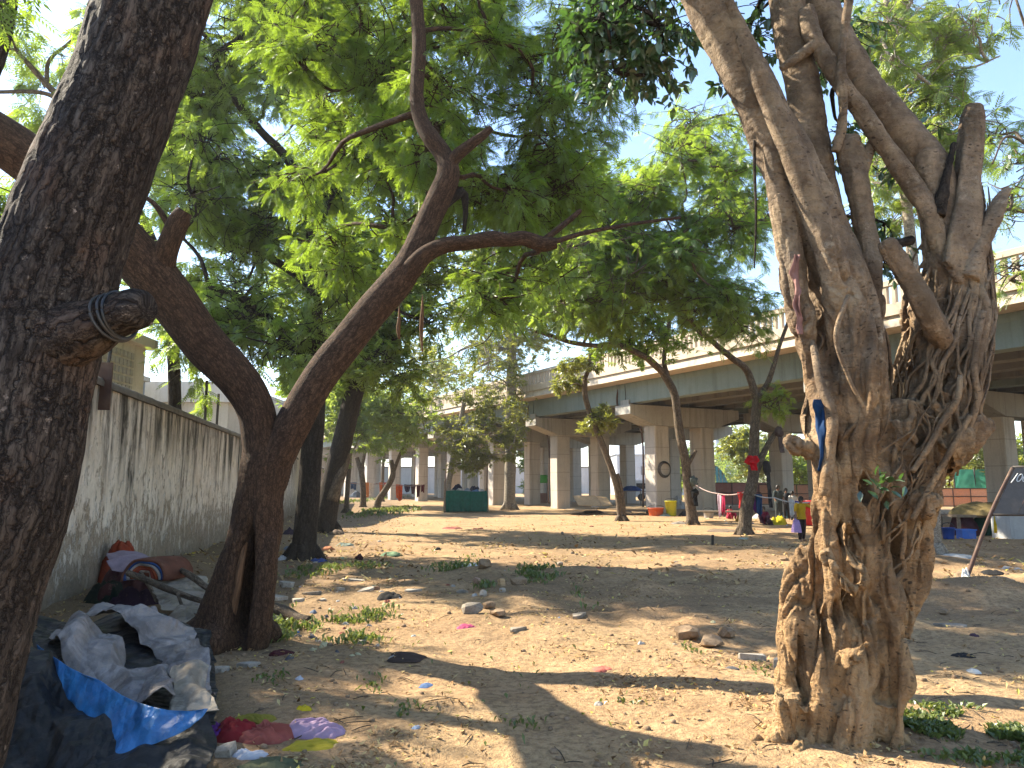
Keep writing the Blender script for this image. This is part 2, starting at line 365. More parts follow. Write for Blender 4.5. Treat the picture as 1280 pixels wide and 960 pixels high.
def wall_mat():
    t = NT('weathered_whitewash'); v = t.obj(); s = t.sep(v)   # object space: x along the wall, z up (0..3.2)
    fine = t.noise(v, 9., 6., .7); n1 = t.noise(v, 1.3, 5., .6); zn = t.math('MULTIPLY', s[2], .3125)
    c = t.mix(t.ramp(n1, [(.35, 0.), (.65, 1.)]), (.62, .54, .44), (.78, .72, .63))
    # peeled paint: grey brown render shows through, mostly in the lower half, with pale chips left on
    pe = t.noise(t.scale(v, (1., 1., .5)), 4.2, 7., .75); pz = t.ramp(zn, [(.05, .72), (.30, .48), (.55, .12), (.95, .0)])
    pm = t.ramp(t.math('ADD', pe, t.math('MULTIPLY', pz, .24)), [(.60, 0.), (.645, 1.)])
    c = t.mix(pm, c, t.mix(t.ramp(fine, [(.35, 0.), (.65, 1.)]), (.25, .205, .155), (.45, .38, .30)))
    ch = t.ramp(t.noise(t.scale(v, (1., 1., .5)), 9., 6., .75), [(.555, 0.), (.585, .95)]); chz = t.ramp(t.math('ADD', zn, t.math('MULTIPLY', n1, .4)), [(.25, .35), (.45, 1.), (.7, 1.), (.9, .2)])
    c = t.mix(t.math('MULTIPLY', ch, chz), c, (.74, .71, .67))
    # black algae runs from the coping, in groups of different length
    st = t.noise(t.scale(v, (1., 1., .03)), 2.9, 6., .74); grp = t.noise(t.scale(v, (1., 1., .03)), 1.1, 3., .6)
    reach = t.math('ADD', zn, t.math('MULTIPLY', t.math('SUBTRACT', grp, .5), 1.9)); lm = t.ramp(t.math('ADD', reach, t.math('MULTIPLY', t.math('SUBTRACT', n1, .5), .25)), [(.54, 0.), (.80, 1.)])
    brk = t.ramp(t.noise(t.scale(v, (1., 1., .28)), 2.3, 5., .7), [(.36, .12), (.52, 1.)]); c = t.mix(t.math('MULTIPLY', t.math('MULTIPLY', t.ramp(st, [(.42, 0.), (.52, .97)]), lm), brk), c, (.032, .031, .026))
    c = t.mix(t.math('MULTIPLY', t.ramp(t.noise(t.scale(v, (1., 1., .06)), 8., 5., .7), [(.50, 0.), (.64, .6)]), t.ramp(zn, [(.35, 0.), (.8, 1.)])), c, (.12, .105, .08))
    # splashed dirt near the ground
    lowm = t.ramp(t.math('ADD', t.math('MULTIPLY', s[2], .5), t.math('MULTIPLY', n1, .7)), [(.35, .85), (.95, 0.)])
    c = t.mix(lowm, c, t.mix(fine, (.15, .115, .08), (.29, .235, .17)))
    h = t.math('ADD', t.math('MULTIPLY', pm, -.9), t.math('ADD', fine, ch))
    return t.bsdf(c, .9, t.bump(h, .8, .018), .2)
def ficus_mat(name, tone=1.0):
    t = NT(name); v = t.pos(); s = t.sep(v)
    w = t.n('VectorMath', {0: v, 1: t.scale(t.n('TexNoise', {'Vector': v, 'Scale': 4., 'Detail': 3.}).outputs['Color'], .16)}, operation='ADD').outputs[0]
    ring = t.noise(t.scale(w, (1., 1., 5.)), 7., 5., .7); fine = t.noise(v, 34., 6., .75); mid = t.noise(v, 5., 6., .65); big = t.noise(v, 1.7, 4.); run = t.noise(t.scale(w, (1., 1., .22)), 11., 4., .6)
    c = t.mix(t.ramp(mid, [(.34, 0.), (.66, 1.)]), (.22 * tone, .122 * tone, .058 * tone), (.52 * tone, .335 * tone, .175 * tone))
    c = t.mix(t.ramp(run, [(.40, .55), (.54, 0.)]), c, (.10, .065, .04))
    c = t.mix(t.ramp(ring, [(.38, .42), (.50, 0.)]), c, (.11, .075, .048))
    # the higher wood is greyer, darkened to put its shade into the colour, the foot is rubbed with ochre dust
    zz = t.math('ADD', t.math('MULTIPLY', s[2], .33), t.math('MULTIPLY', t.math('SUBTRACT', big, .5), .9))
    c = t.mix(t.ramp(zz, [(.50, 0.), (.95, .65)]), c, t.mix(t.ramp(mid, [(.35, 0.), (.65, 1.)]), (.095 * tone, .075 * tone, .058 * tone), (.30 * tone, .245 * tone, .19 * tone)))
    c = t.mix(t.ramp(zz, [(.0, .6), (.33, .15), (.5, 0.)]), c, (.50, .325, .16))
    sp = t.vor(t.scale(w, (1, 1, 1.9)), 19.); c = t.mix(t.math('MULTIPLY', t.ramp(sp, [(.17, .9), (.27, 0.)]), t.ramp(big, [(.42, 0.), (.55, 1.)])), c, (.06, .042, .03))
    c = t.mix(t.ramp(fine, [(.34, .55), (.5, 0.)]), c, (.10, .068, .042))
    c = t.mix(t.ramp(t.noise(v, 9., 5., .7), [(.60, 0.), (.70, .6)]), c, (.50 * tone, .41 * tone, .30 * tone))
    h = t.math('ADD', t.math('MULTIPLY', ring, .8), t.math('ADD', t.math('MULTIPLY', fine, .7), t.math('MULTIPLY', mid, 1.)))
    h = t.math('ADD', h, t.math('MULTIPLY', run, 1.2))
    blot = t.noise(w, 2.6, 5., .65); c = t.mix(t.ramp(blot, [(.54, 0.), (.62, .55)]), c, (.12 * tone, .085 * tone, .055 * tone)); c = t.mix(t.ramp(blot, [(.34, .5), (.44, 0.)]), c, (.46 * tone, .345 * tone, .22 * tone))
    return t.bsdf(c, .85, t.bump(h, 1., .035), .2)
def tarp_mat(name, a, b, rough=.5, spec=.45, dust=.4):
    t = NT(name); v = t.pos(); n = t.noise(v, 3.5, 6., .65); f = t.noise(v, 34., 5., .7)
    c = t.mix(t.ramp(n, [(.35, 0.), (.65, 1.)]), a, b)
    c = t.mix(t.ramp(t.noise(v, 4., 7., .75, .6), [(.50, 0.), (.68, dust)]), c, (.30, .25, .20))
    c = t.mix(t.ramp(t.noise(v, 1.6, 4., .6), [(.52, 0.), (.7, dust * .8)]), c, (.22, .18, .14))
    c = t.mix(t.ramp(f, [(.68, 0.), (.73, .5)]), c, tuple(min(1, q * 1.6 + .05) for q in b))
    cr = t.math('MULTIPLY', f, .12)
    for k, (dx, dy, dz, fq) in enumerate([(.8, .5, .3, 9.), (-.5, .8, .3, 11.), (.95, -.25, .2, 15.), (.2, .95, -.2, 19.), (.6, -.75, .3, 27.), (-.85, -.45, .3, 34.)]):
        ph = t.math('MULTIPLY_ADD', t.noise(v, fq * .28 + k * .3, 3., .5), 2.6, t.math('MULTIPLY', t.n('VectorMath', {0: v, 1: (dx, dy, dz)}, operation='DOT_PRODUCT').outputs['Value'], fq))
        mk = t.ramp(t.noise(t.n('VectorMath', {0: v, 1: (k * 3.1, k * 1.7, 0)}, operation='ADD').outputs[0], 2.6, 2.), [(.42, 0.), (.62, 1.)])
        cr = t.math('ADD', cr, t.math('MULTIPLY', t.math('MULTIPLY', t.math('PINGPONG', ph, 1.), mk), 9. / fq))
    c = t.mix(t.ramp(t.noise(v, 2.3, 6., .7, 1.), [(.50, 0.), (.60, .55)]), c, tuple(q * .45 for q in a))
    return t.bsdf(c, rough, t.bump(cr, .8, .04), spec)
def wood_mat(name, a, b):
    t = NT(name); v = t.pos(); n = t.noise(t.scale(v, (3., 3., 14.)), 3., 5., .6); f = t.noise(v, 30., 4.)
    return t.bsdf(t.mix(t.ramp(n, [(.3, 0.), (.7, 1.)]), a, b), .85, t.bump(t.math('ADD', n, f), .3, .01), .2)
def litter_mat():
    t = NT('dry_leaf'); f = t.attr('var', 'Fac')
    c = t.ramp(f, [(0, (.10, .06, .03)), (.3, (.26, .16, .08)), (.6, (.45, .32, .17)), (.85, (.58, .46, .22)), (1., (.62, .52, .10))])
    d = t.n('BsdfDiffuse', {'Color': c}); r = t.n('BsdfTranslucent', {'Color': c}); m = t.n('MixShader', {0: .2, 1: d.outputs[0], 2: r.outputs[0]})
    t.t.links.new(m.outputs[0], t.out.inputs[0]); return t.m
def stone_mat(name, a, b):
    t = NT(name); v = t.pos(); n = t.noise(v, 6., 6., .65); f = t.noise(v, 40., 4., .7)
    c = t.mix(t.ramp(n, [(.35, 0.), (.65, 1.)]), a, b); c = t.mix(t.ramp(f, [(.35, .5), (.5, 0.)]), c, tuple(q * .5 for q in a))
    return t.bsdf(c, .9, t.bump(t.math('ADD', n, f), .5, .02), .2)
M = dict(
    bark_old=bark_mat('fissured_bark', (.018, .013, .011), (.055, .041, .033), (.135, .107, .087), 19., .22, 1., .020, (.30, .235, .19), .63, (.17, .095, .06)),
    bark_neem=bark_mat('brown_bark', (.024, .014, .009), (.078, .043, .026), (.150, .088, .053), 26., .28, .8, .012, None, .6, None),
    bark_dark=bark_mat('dark_bark', (.013, .010, .008), (.036, .027, .021), (.075, .058, .045), 14., .3, .8, .02),
    bark_pale=bark_mat('pale_bark', (.12, .10, .08), (.27, .23, .18), (.42, .37, .30), 7., 1.6, .5, .01, (.50, .46, .39), .62),
    bark_far=bark_mat('grey_brown_bark', (.05, .038, .028), (.13, .098, .07), (.23, .18, .13), 9., .4, .7, .02),
    ficus=ficus_mat('ficus_bark'), ficus_grey=ficus_mat('ficus_limb_bark', .88),
    neem=leaf_mat('neem_leaf', (.055, .105, .014), (.11, .165, .022), (.34, .50, .038), .53, .04),
    neem_mid=leaf_mat('neem_leaf_deep', (.045, .095, .020), (.10, .16, .030), (.40, .56, .055), .55, .05),
    neem_far=leaf_mat('leaf_far', (.062, .108, .030), (.12, .165, .048), (.44, .56, .08), .52, .04),
    broad=leaf_mat('ficus_leaf', (.018, .050, .012), (.040, .090, .020), (.10, .22, .03), .34, .10),
    yellowish=leaf_mat('olive_leaf', (.085, .11, .025), (.15, .17, .045), (.42, .44, .06), .5, .05),
    grass=leaf_mat('grass_blade', (.060, .095, .022), (.135, .17, .045), (.22, .28, .05), .35, .04),
    ground=ground_mat(), wall=wall_mat(), litter=litter_mat(),
    coping=concrete_mat('mossy_coping', (.10, .09, .075), (.20, .175, .145), (.03, .03, .025), False, 3.),
    pier=concrete_mat('pier_concrete', (.40, .355, .305), (.54, .485, .425), (.17, .15, .13), True),
    cap=concrete_mat('cap_concrete', (.30, .29, .265), (.42, .40, .36), (.10, .10, .09), False),
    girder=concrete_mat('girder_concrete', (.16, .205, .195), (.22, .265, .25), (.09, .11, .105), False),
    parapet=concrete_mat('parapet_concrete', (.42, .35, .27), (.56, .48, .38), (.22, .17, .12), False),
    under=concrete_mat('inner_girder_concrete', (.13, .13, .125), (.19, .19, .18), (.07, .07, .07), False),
    stone=stone_mat('grey_stone', (.18, .155, .125), (.33, .285, .23)), earthstone=stone_mat('earthy_stone', (.17, .115, .07), (.30, .215, .14)),
    brick=stone_mat('old_brick', (.25, .14, .09), (.36, .24, .17)), slab=stone_mat('pale_slab', (.27, .24, .20), (.41, .37, .315)),
    tarp_black=tarp_mat('black_tarpaulin', (.006, .007, .008), (.016, .018, .021), .55, .25, .14),
    tarp_blue=tarp_mat('blue_tarpaulin', (.012, .13, .37), (.03, .21, .50), .45, .4, .22),
    tarp_grey=tarp_mat('grey_sheet', (.15, .138, .135), (.29, .265, .26), .8, .15, .55),
    tarp_pale=tarp_mat('dirty_white_sheet', (.22, .19, .15), (.36, .315, .255), .85, .12, .6),
    wood=wood_mat('grey_wood', (.13, .095, .065), (.26, .20, .145)), ply=wood_mat('plywood', (.36, .24, .13), (.52, .37, .21)),
    rust=plain_mat((.085, .045, .032), .7, .3, .5), iron=plain_mat((.05, .045, .042), .6, .5, .5),
)
def rawwood():
    t = NT('split_heartwood'); v = t.attr('bc'); n = t.noise(t.scale(v, (22., 22., 2.)), 3., 5., .6)
    return t.bsdf(t.mix(t.ramp(n, [(.3, 0.), (.7, 1.)]), (.06, .032, .02), (.23, .125, .065)), .85, t.bump(n, .8, .02), .2)
M['heart'] = rawwood()
# ---------------------------------------------------------------- camera, light
cam = bpy.data.cameras.new('camera'); cam.sensor_width = 36; cam.lens = 36 * F / 1280; cam.clip_end = 3000; cam.clip_start = .05
co = bpy.data.objects.new('camera', cam); COL.objects.link(co); co.location = (0, 0, EYE); co.rotation_euler = (R(90) + PITCH, 0, 0)
scn.camera = co
SUN_AZ, SUN_EL = R(-62.5), R(40)          # azimuth from +Y towards +X
to_sun = Vector((math.sin(SUN_AZ) * math.cos(SUN_EL), math.cos(SUN_AZ) * math.cos(SUN_EL), math.sin(SUN_EL)))
sl = bpy.data.lights.new('sun', 'SUN'); sl.energy = 5.0; sl.angle = R(.55); sl.color = (1, .89, .70)
so = bpy.data.objects.new('sun', sl); COL.objects.link(so); so.rotation_euler = to_sun.to_track_quat('Z', 'Y').to_euler()
w = bpy.data.worlds.new('World'); scn.world = w; w.use_nodes = True; wt = w.node_tree
bg = wt.nodes['Background']; sky = wt.nodes.new('ShaderNodeTexSky'); sky.sky_type = 'NISHITA'; sky.sun_disc = False
sky.sun_elevation = SUN_EL; sky.sun_rotation = SUN_AZ; sky.air_density = 1.0; sky.dust_density = .25; sky.ozone_density = 1.3
wt.links.new(sky.outputs[0], bg.inputs[0]); bg.inputs[1].default_value = .12
vs = scn.view_settings; vs.view_transform = 'Standard'; vs.look = 'None'; vs.exposure = 1.84; vs.gamma = 1; vs.use_curve_mapping = False
scn.render.engine = 'CYCLES'; cy = scn.cycles
cy.max_bounces = 7; cy.diffuse_bounces = 4; cy.glossy_bounces = 2; cy.transmission_bounces = 4; cy.volume_bounces = 0
cy.caustics_reflective = False; cy.caustics_refractive = False; cy.use_denoising = True; cy.use_adaptive_sampling = True; cy.adaptive_threshold = .015
cy.sample_clamp_indirect = 6
HAZE = .00045
# ---------------------------------------------------------------- ground
MOUNDS += [(6.6, 11.0, 1.6, .9, .26), (3.9, 8.6, .9, .55, .12), (2.4, 11.5, 1.1, .6, .14), (.1, 10.2, .55, .45, .10), (-.6, 13.3, .7, .4, .14),
           (1.2, 13.6, 1.4, .6, .12), (4.2, 12.8, 1.6, .7, .13), (2.2, 5.3, 1.0, .8, .05), (-4.6, 9.0, 1.2, 1.6, .10), (-6.3, 14, 1.0, 5., .18),
           (.3, 8.4, .9, .5, .06), (8.5, 15.5, 1.8, .8, .15), (5.0, 18.5, 3., .9, .10), (-1.0, 6.3, 1.0, .5, -.04)]
ys = [3.2]
while ys[-1] < 700: ys.append(ys[-1] + max(.026, .0062 * ys[-1]))
ys = np.array([-80, -50, -30, -18, -10, -5, -2, 0, 1.2, 2.2, 2.8] + ys)
xi = np.linspace(-.82, .82, 380); ext = .82 + .02 * (np.exp(np.linspace(.1, 7.2, 34)) - 1) / 1.
xi = np.concatenate([-ext[::-1], xi, ext])
YY = np.repeat(ys, len(xi)); XX = np.tile(xi, len(ys)) * np.maximum(YY + 1.5, 4.7)
mb = MB(); mb.add(np.stack([XX, YY, gh(XX, YY)], -1), gridfaces(len(xi), len(ys)))
gr = mb.build('ground', M['ground']); tag(gr, 'bare tan earth strewn with litter', kind='structure')
# ---------------------------------------------------------------- boundary wall on the left
WA = np.array([-4.03, 0.]); WD = np.array([-.196, 1.]); WD = WD / np.linalg.norm(WD); WN = np.array([WD[1], -WD[0]])   # WN faces the lot
WROT = math.atan2(WD[1], WD[0])
def WX(y): return -4.03 - .196 * y
wl = empty('boundary_wall', (WA[0] - WD[0] * 4, WA[1] - WD[1] * 4, 0), 'tall whitewashed boundary wall with black streaks and peeling paint, running back on the left', 'wall')
wl.rotation_euler = (0, 0, WROT); Lw = 74.0
def local_obj(mb, name, mat, parent, smooth=True):
    o = mb.build(name, mat, None, None, smooth); o.parent = parent; return o
mb = MB(); nx, nz = 420, 44
u = np.linspace(0, 1, nx) ** 1.5 * Lw; zz = np.linspace(-.3, 3.08, nz); U, Z = np.meshgrid(u, zz)
q = np.stack([U.ravel(), 0 * U.ravel(), Z.ravel()], -1)
off = .018 * fbm(q * .8, 3, 21) + .006 * fbm(q * 4, 3, 22)
front = np.stack([U.ravel(), -off - .0, Z.ravel()], -1); mb.add(front, gridfaces(nx, nz))
box(mb, (0, .06, -.3), (Lw, 0, 0), (0, .2, 0), (0, 0, 3.38)); box(mb, (-.05, -.03, -.3), (.05, 0, 0), (0, .29, 0), (0, 0, 3.38))
local_obj(mb, 'plaster_face', M['wall'], wl)
mb = MB(); n = 300; uu = np.linspace(-.06, Lw, n); prof = [(-.055, 3.075), (-.06, 3.15), (-.03, 3.20), (.10, 3.235), (.24, 3.20), (.29, 3.15), (.285, 3.075)]
v = np.stack([np.stack([uu, np.full(n, y), np.full(n, z)], -1) for y, z in prof], 1).reshape(-1, 3)
v = v + .012 * np.stack([0 * v[:, 0], fbm(v * 5, 3, 31), fbm(v * 5, 3, 32)], -1); mb.add(v, gridfaces(len(prof), n)[:, ::-1])
local_obj(mb, 'coping', M['coping'], wl)
def on_wall(y, z, out=0.):    # point on the wall's face at world Y
    return np.array([WX(y) + WN[0] * out, y + WN[1] * out, z])
# iron posts on top of the wall
for k, (y, hgt, lean, fork) in enumerate([(18.6, 1.05, .02, 0), (20.1, .9, -.02, 0), (32.5, .95, .03, 1), (35.5, .95, 0, 1), (40., .95, .02, 1)]):
    b = on_wall(y, 3.2, -.1)
    o = empty('iron_post', b, ['thin rusty iron post on the wall beside the pale long building', 'second thin iron post on the wall, right of the first', 'forked iron post on the wall seen between the two neem limbs',
              'forked iron post on the wall just beyond the neem fork', 'forked iron post farthest along the wall', 'short iron post on the wall near the rusty plate'][k], 'post', 'iron posts on the wall')
    mb = MB(); cbox(mb, b + np.array([0, 0, hgt / 2 - .05]), .05, .05, hgt + .1, 0, lean); mb.build('upright', M['iron'], o, smooth=False)
    if fork:
        for s in (-1, 1):
            mb = MB(); wire(mb, b + np.array([0, 0, hgt - .05]), b + np.array([s * .3, .1, hgt + .3]), 0, .02, 3); mb.build('arm', M['iron'], o)
# hanging rusty plate at the top of the wall
b = on_wall(10.95, 2.72, .03); o = empty('steel_bracket', b, 'dark rusty steel plate at the top of the wall beside the big leaning trunk', 'bracket')
mb = MB(); cbox(mb, b + np.array([0.02, 0, .36]), .21, .03, .72, .1); mb.build('plate', M['rust'], o, smooth=False)
mb = MB(); wire(mb, b + np.array([.02, .03, .5]), b + np.array([.05, .1, 1.25]), 0, .025, 3); mb.build('rod', M['iron'], o)
# ---------------------------------------------------------------- buildings behind the wall
creamm = concrete_mat('cream_render', (.52, .47, .38), (.66, .61, .52), (.25, .22, .18), False)
greym = plain_mat((.30, .34, .38), .7); meshm = plain_mat((.42, .39, .34), .7)
def building(name, label, x0, x1, y0, y1, h, base=0.):
    o = empty(name, ((x0 + x1) / 2, (y0 + y1) / 2, base), label, 'building'); return o
o = building('cream_hut', 'small cream building with a flat overhanging roof and jali screen behind the wall', 0, 0, 0, 0, 0)
o.location = (-9.2, 15.0, 0)
mb = MB(); box(mb, (-12.1, 13.6, 0), (2.9, 0, 0), (0, 4.6, 0), (0, 0, 5.0)); mb.build('wall', creamm, o, smooth=False)
mb = MB(); box(mb, (-12.4, 13.3, 5.002), (3.4, 0, 0), (0, 5.1, 0), (0, 0, .24)); mb.build('roof', creamm, o, smooth=False)
mb = MB()
for i in range(16):
    for j in range(9):
        cbox(mb, (-9.18, 15.0 + i * .17, 3.1 + j * .2), .03, .12, .15, 0, 0)
mb.build('jali_screen', meshm, o, smooth=False)
mb = MB()
for i in range(16): cbox(mb, (-11.8 + .15 + i * .165, 13.585, 3.9), .12, .03, 1.5, 0, 0)
mb.build('jali_screen', meshm, o, smooth=False)
o = empty('long_building', (-15., 33, 0), 'long low cream building with a plain parapet far behind the wall', 'building')
mb = MB(); box(mb, (-22, 32, 0), (9.6, 0, 0), (0, 14, 0), (0, 0, 5.2)); mb.build('wall', creamm, o, smooth=False)
mb = MB(); box(mb, (-22.2, 31.8, 5.203), (10., 0, 0), (0, 14.4, 0), (0, 0, .9)); mb.build('parapet', concrete_mat('pale_render', (.62, .59, .52), (.74, .71, .65), (.35, .32, .27), False), o, smooth=False)
for k in range(5):
    mb = MB(); box(mb, (-21 + k * 1.75, 31.96, 2.9), (1.0, 0, 0), (0, .06, 0), (0, 0, 1.3)); f = mb.build('window', plain_mat((.09, .10, .11), .3), o, smooth=False)
o = empty('water_tank_house', (-16.8, 30, 0), 'blue grey box-shaped tank house left of the long building, behind the wall', 'building')
mb = MB(); box(mb, (-17.6, 29, 0), (1.9, 0, 0), (0, 2.2, 0), (0, 0, 6.0)); mb.build('wall', greym, o, smooth=False)
mb = MB(); box(mb, (-17.75, 28.85, 6.003), (2.2, 0, 0), (0, 2.5, 0), (0, 0, .2)); mb.build('roof', creamm, o, smooth=False)
b = np.array([-25., 150., 0]); o = empty('haze_backdrop', b, 'long pale grey wall added as a haze backdrop far beyond the flyover on the left', 'wall')  # added backdrop, pale grey in place of the haze between the columns
mb = MB(); cbox(mb, b + [0, 0, 2.6], 130, .4, 5.2); mb.build('backdrop_face', concrete_mat('backdrop_grey', (.42, .43, .43), (.52, .52, .51), (.3, .3, .3), False), o, smooth=False)
mb = MB(); cbox(mb, b + [0, 0, 5.31], 130.4, .7, .2); mb.build('coping', M['coping'], o, smooth=False)
# ---------------------------------------------------------------- flyover
FA = np.array([8.35, 42.6]); FD = np.array([-.46, .888]); FD /= np.linalg.norm(FD); FC = np.array([FD[1], -FD[0]])
RISE = .012
def FP(t, s, z): return np.array([FA[0] + FD[0] * t + FC[0] * s, FA[1] + FD[1] * t + FC[1] * s, z + RISE * (t + 14)])
def fbox(mb, t0, t1, s0, s1, z0, z1, chop=None):
    v = np.array([FP(t, s, z) for z in (z0, z1) for t in (t0, t1) for s in (s0, s1)])
    f = np.array([[0, 2, 3, 1], [4, 5, 7, 6], [0, 1, 5, 4], [2, 6, 7, 3], [0, 4, 6, 2], [1, 3, 7, 5]]); mb.add(v, f[:, ::-1])
BENTS = [-41, -27, -13.4, 0, 10.8, 21, 30, 38.5, 47.5, 57, 67, 77, 87, 97, 108, 120]
T0, T1 = -52, 128
def prism(mb, poly, t0, t1):   # poly in (s,z)
    n = len(poly); v = np.array([FP(t, s, z) for t in (t0, t1) for s, z in poly])
    i = np.arange(n); j = (i + 1) % n; mb.add(v, [np.stack([i, j, j + n, i + n], -1)])
    mb.add(v[:n], [np.array([[0, k + 1, k] for k in range(1, n - 1)])]); mb.add(v[n:], [np.array([[0, k, k + 1] for k in range(1, n - 1)])])
def deck(s_off, s0, s1, label, outer):
    a = FP(0, s_off, 0); o = empty('flyover', (a[0], a[1], 0), label, 'flyover', 'decks of the flyover')
    for t in BENTS:
        for s in (0, 3.4):
            mb = MB(); w = .52; c = .06; s_ = s + s_off; zt = 4.82
            pl = [(s_ - w, t - w + c), (s_ - w + c, t - w), (s_ + w - c, t - w), (s_ + w, t - w + c), (s_ + w, t + w - c), (s_ + w - c, t + w), (s_ - w + c, t + w), (s_ - w, t + w - c)]
            v = np.array([FP(tt, ss, 0) * [1, 1, 0] + [0, 0, -.2] for ss, tt in pl] + [FP(tt, ss, zt) for ss, tt in pl])
            i = np.arange(8); j = (i + 1) % 8; mb.add(v, np.stack([i, i + 8, j + 8, j], -1)[:, ::-1]); mb.build('column', M['pier'], o, smooth=False)
        mb = MB(); s_ = s_off
        prism(mb, [(s_ - 2.35, 5.42), (s_ - .55, 4.83), (s_ + 3.95, 4.83), (s_ + 5.75, 5.42), (s_ + 5.75, 5.95), (s_ - 2.35, 5.95)], t - .72, t + .72)
        cp = mb.build('pier_cap', M['cap'], o, smooth=False)
        mb = MB()
        for e in (s_ - 2.2, s_ + 5.35): fbox(mb, t - .4, t + .4, e, e + .3, 5.953, 6.25)
        mb.build('stop_block', M['cap'], cp, smooth=False)
    ed = sorted([T0] + BENTS + [T1])
    for a, b in zip(ed[:-1], ed[1:]):
        for k, s in enumerate((-1.75, .55, 2.85, 5.15)):
            mb = MB(); t0, t1 = a + .03, b - .03; s_ = s_off + s
            prism(mb, [(s_ - .36, 6.05), (s_ + .36, 6.05), (s_ + .36, 6.3), (s_ + .16, 6.5), (s_ + .16, 7.0), (s_ + .4, 7.195), (s_ - .4, 7.195), (s_ - .36, 6.9), (s_ - .36, 6.5)], t0, t1)
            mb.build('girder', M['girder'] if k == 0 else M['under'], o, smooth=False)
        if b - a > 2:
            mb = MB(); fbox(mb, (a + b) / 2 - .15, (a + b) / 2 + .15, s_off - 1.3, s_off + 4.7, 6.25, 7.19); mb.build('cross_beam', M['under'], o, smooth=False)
    if outer:
        for t in BENTS[2:8]:
            mb = MB(); q0, q1, q2, q3 = FP(t + .75, s_off - 2.05, 7.18), FP(t + .80, s_off - 2.05, 5.9), FP(t + .62, s_off - .62, 4.7), FP(t + .60, s_off - .60, .05)
            v, f, bc = tube([q0, q1, q2, q3], [.055] * 4, seg=8, step=.3); mb.add(v, f); mb.build('drain_pipe', M['rust'], o)
    mb = MB(); prism(mb, [(s0, 7.2), (s1, 7.2), (s1, 7.62), (s1 - .1, 7.62), (s0 + .1, 7.62)], T0, T1)
    mb.build('deck_slab', M['parapet'], o, smooth=False)
    for side in ((s0, s0 + .28), (s1 - .28, s1)):
        e0, e1 = side
        mb = MB(); fbox(mb, T0, T1, e0 - .02, e1, 7.623, 8.05); mb.build('kerb', M['parapet'], o, smooth=False)
        for a, b in zip(ed[:-1], ed[1:]):
            mb = MB(); fbox(mb, a, b - .05, e0 + .02, e1 - .02, 8.72, 8.92); fbox(mb, a + .003, a + .4, e0 + .03, e1 - .03, 8.053, 8.717)
            n = max(2, int((b - a) / .34))
            for t in np.linspace(a + .55, b - .2, n): fbox(mb, t, t + .15, e0 + .06, e1 - .06, 8.053, 8.718)
            mb.build('balustrade', M['parapet'], o, smooth=False)
    return o
deck(0, -3.3, 6.45, 'concrete flyover deck nearest the trees, with sunlit balustrade on square columns', True)
deck(9.9, 6.6, 16.4, 'second concrete flyover deck standing behind the nearer one, mostly hidden by it', False)
def remesh(mb, name, vox, mat, parent, smooth=3, hollows=(), noise=.006, flute=0.):
    tmp = mb.build('tmp', mat); md = tmp.modifiers.new('r', 'REMESH'); md.mode = 'VOXEL'; md.voxel_size = vox; md.adaptivity = 0
    s = tmp.modifiers.new('s', 'SMOOTH'); s.factor = .5; s.iterations = smooth
    dg = bpy.context.evaluated_depsgraph_get(); me = bpy.data.meshes.new_from_object(tmp.evaluated_get(dg))
    n = len(me.vertices); co_ = np.zeros(n * 3, np.float32); me.vertices.foreach_get('co', co_); v = co_.reshape(-1, 3).astype(float)
    nr = np.zeros(n * 3, np.float32); me.vertices.foreach_get('normal', nr); nr = nr.reshape(-1, 3)
    q = v * np.array([1, 1, .55]); v = v + nr * (noise * fbm(q * 9, 3, 3) + noise * .55 * fbm(v * 34 * np.array([1, 1, 1.8]), 2, 6))[:, None]
    if flute:   # braided furrows between the fused roots
        wq = v + .16 * np.stack([fbm(v * 1.9, 2, 41), fbm(v * 1.9 + 5, 2, 42), fbm(v * 1.9 + 9, 2, 43)], -1)
        r1 = np.abs(vnoise(wq * np.array([9.5, 9.5, .95]), 51)); r2 = np.abs(vnoise(wq * np.array([19., 19., 1.9]) + 3, 52)); r3 = np.abs(vnoise(wq * np.array([36., 36., 4.]) + 7, 53))
        m_ = np.clip((3.5 - v[:, 2]) / .7, .3, 1) * np.clip(.75 + .6 * fbm(v * 1.3, 2, 55), .35, 1.15)
        v = v + nr * (flute * m_ * (-1.35 * np.clip(1 - r1 * 3.4, 0, 1) ** 1.3 + .55 * np.clip(r1 * 2, 0, 1) - .75 * np.clip(1 - r2 * 3.0, 0, 1) - .34 * np.clip(1 - r3 * 2.8, 0, 1)))[:, None]
    for (c, a, b_, dep, yl) in hollows:
        w_ = np.exp(-((v[:, 0] - c[0]) / a) ** 2 - ((v[:, 2] - c[2]) / b_) ** 2) * (v[:, 1] < yl); v[:, 1] += dep * np.clip(w_ * 1.6, 0, 1)
    bpy.data.objects.remove(tmp)
    o_ = np.array(parent.location); q = parent.parent
    nf = len(me.polygons); lt = np.zeros(nf, np.int32); me.polygons.foreach_get('loop_total', lt)
    me.vertices.foreach_set('co', (v - o_).astype(np.float32).ravel()); me.polygons.foreach_set('use_smooth', np.ones(nf, bool)); me.update()
    at = me.attributes.get('bc') or me.attributes.new('bc', 'FLOAT_VECTOR', 'POINT'); at.data.foreach_set('vector', v.astype(np.float32).ravel()); me.materials.clear(); me.materials.append(mat); me.name = name
    ob = bpy.data.objects.new(name, me); COL.objects.link(ob); ob.parent = parent; return ob
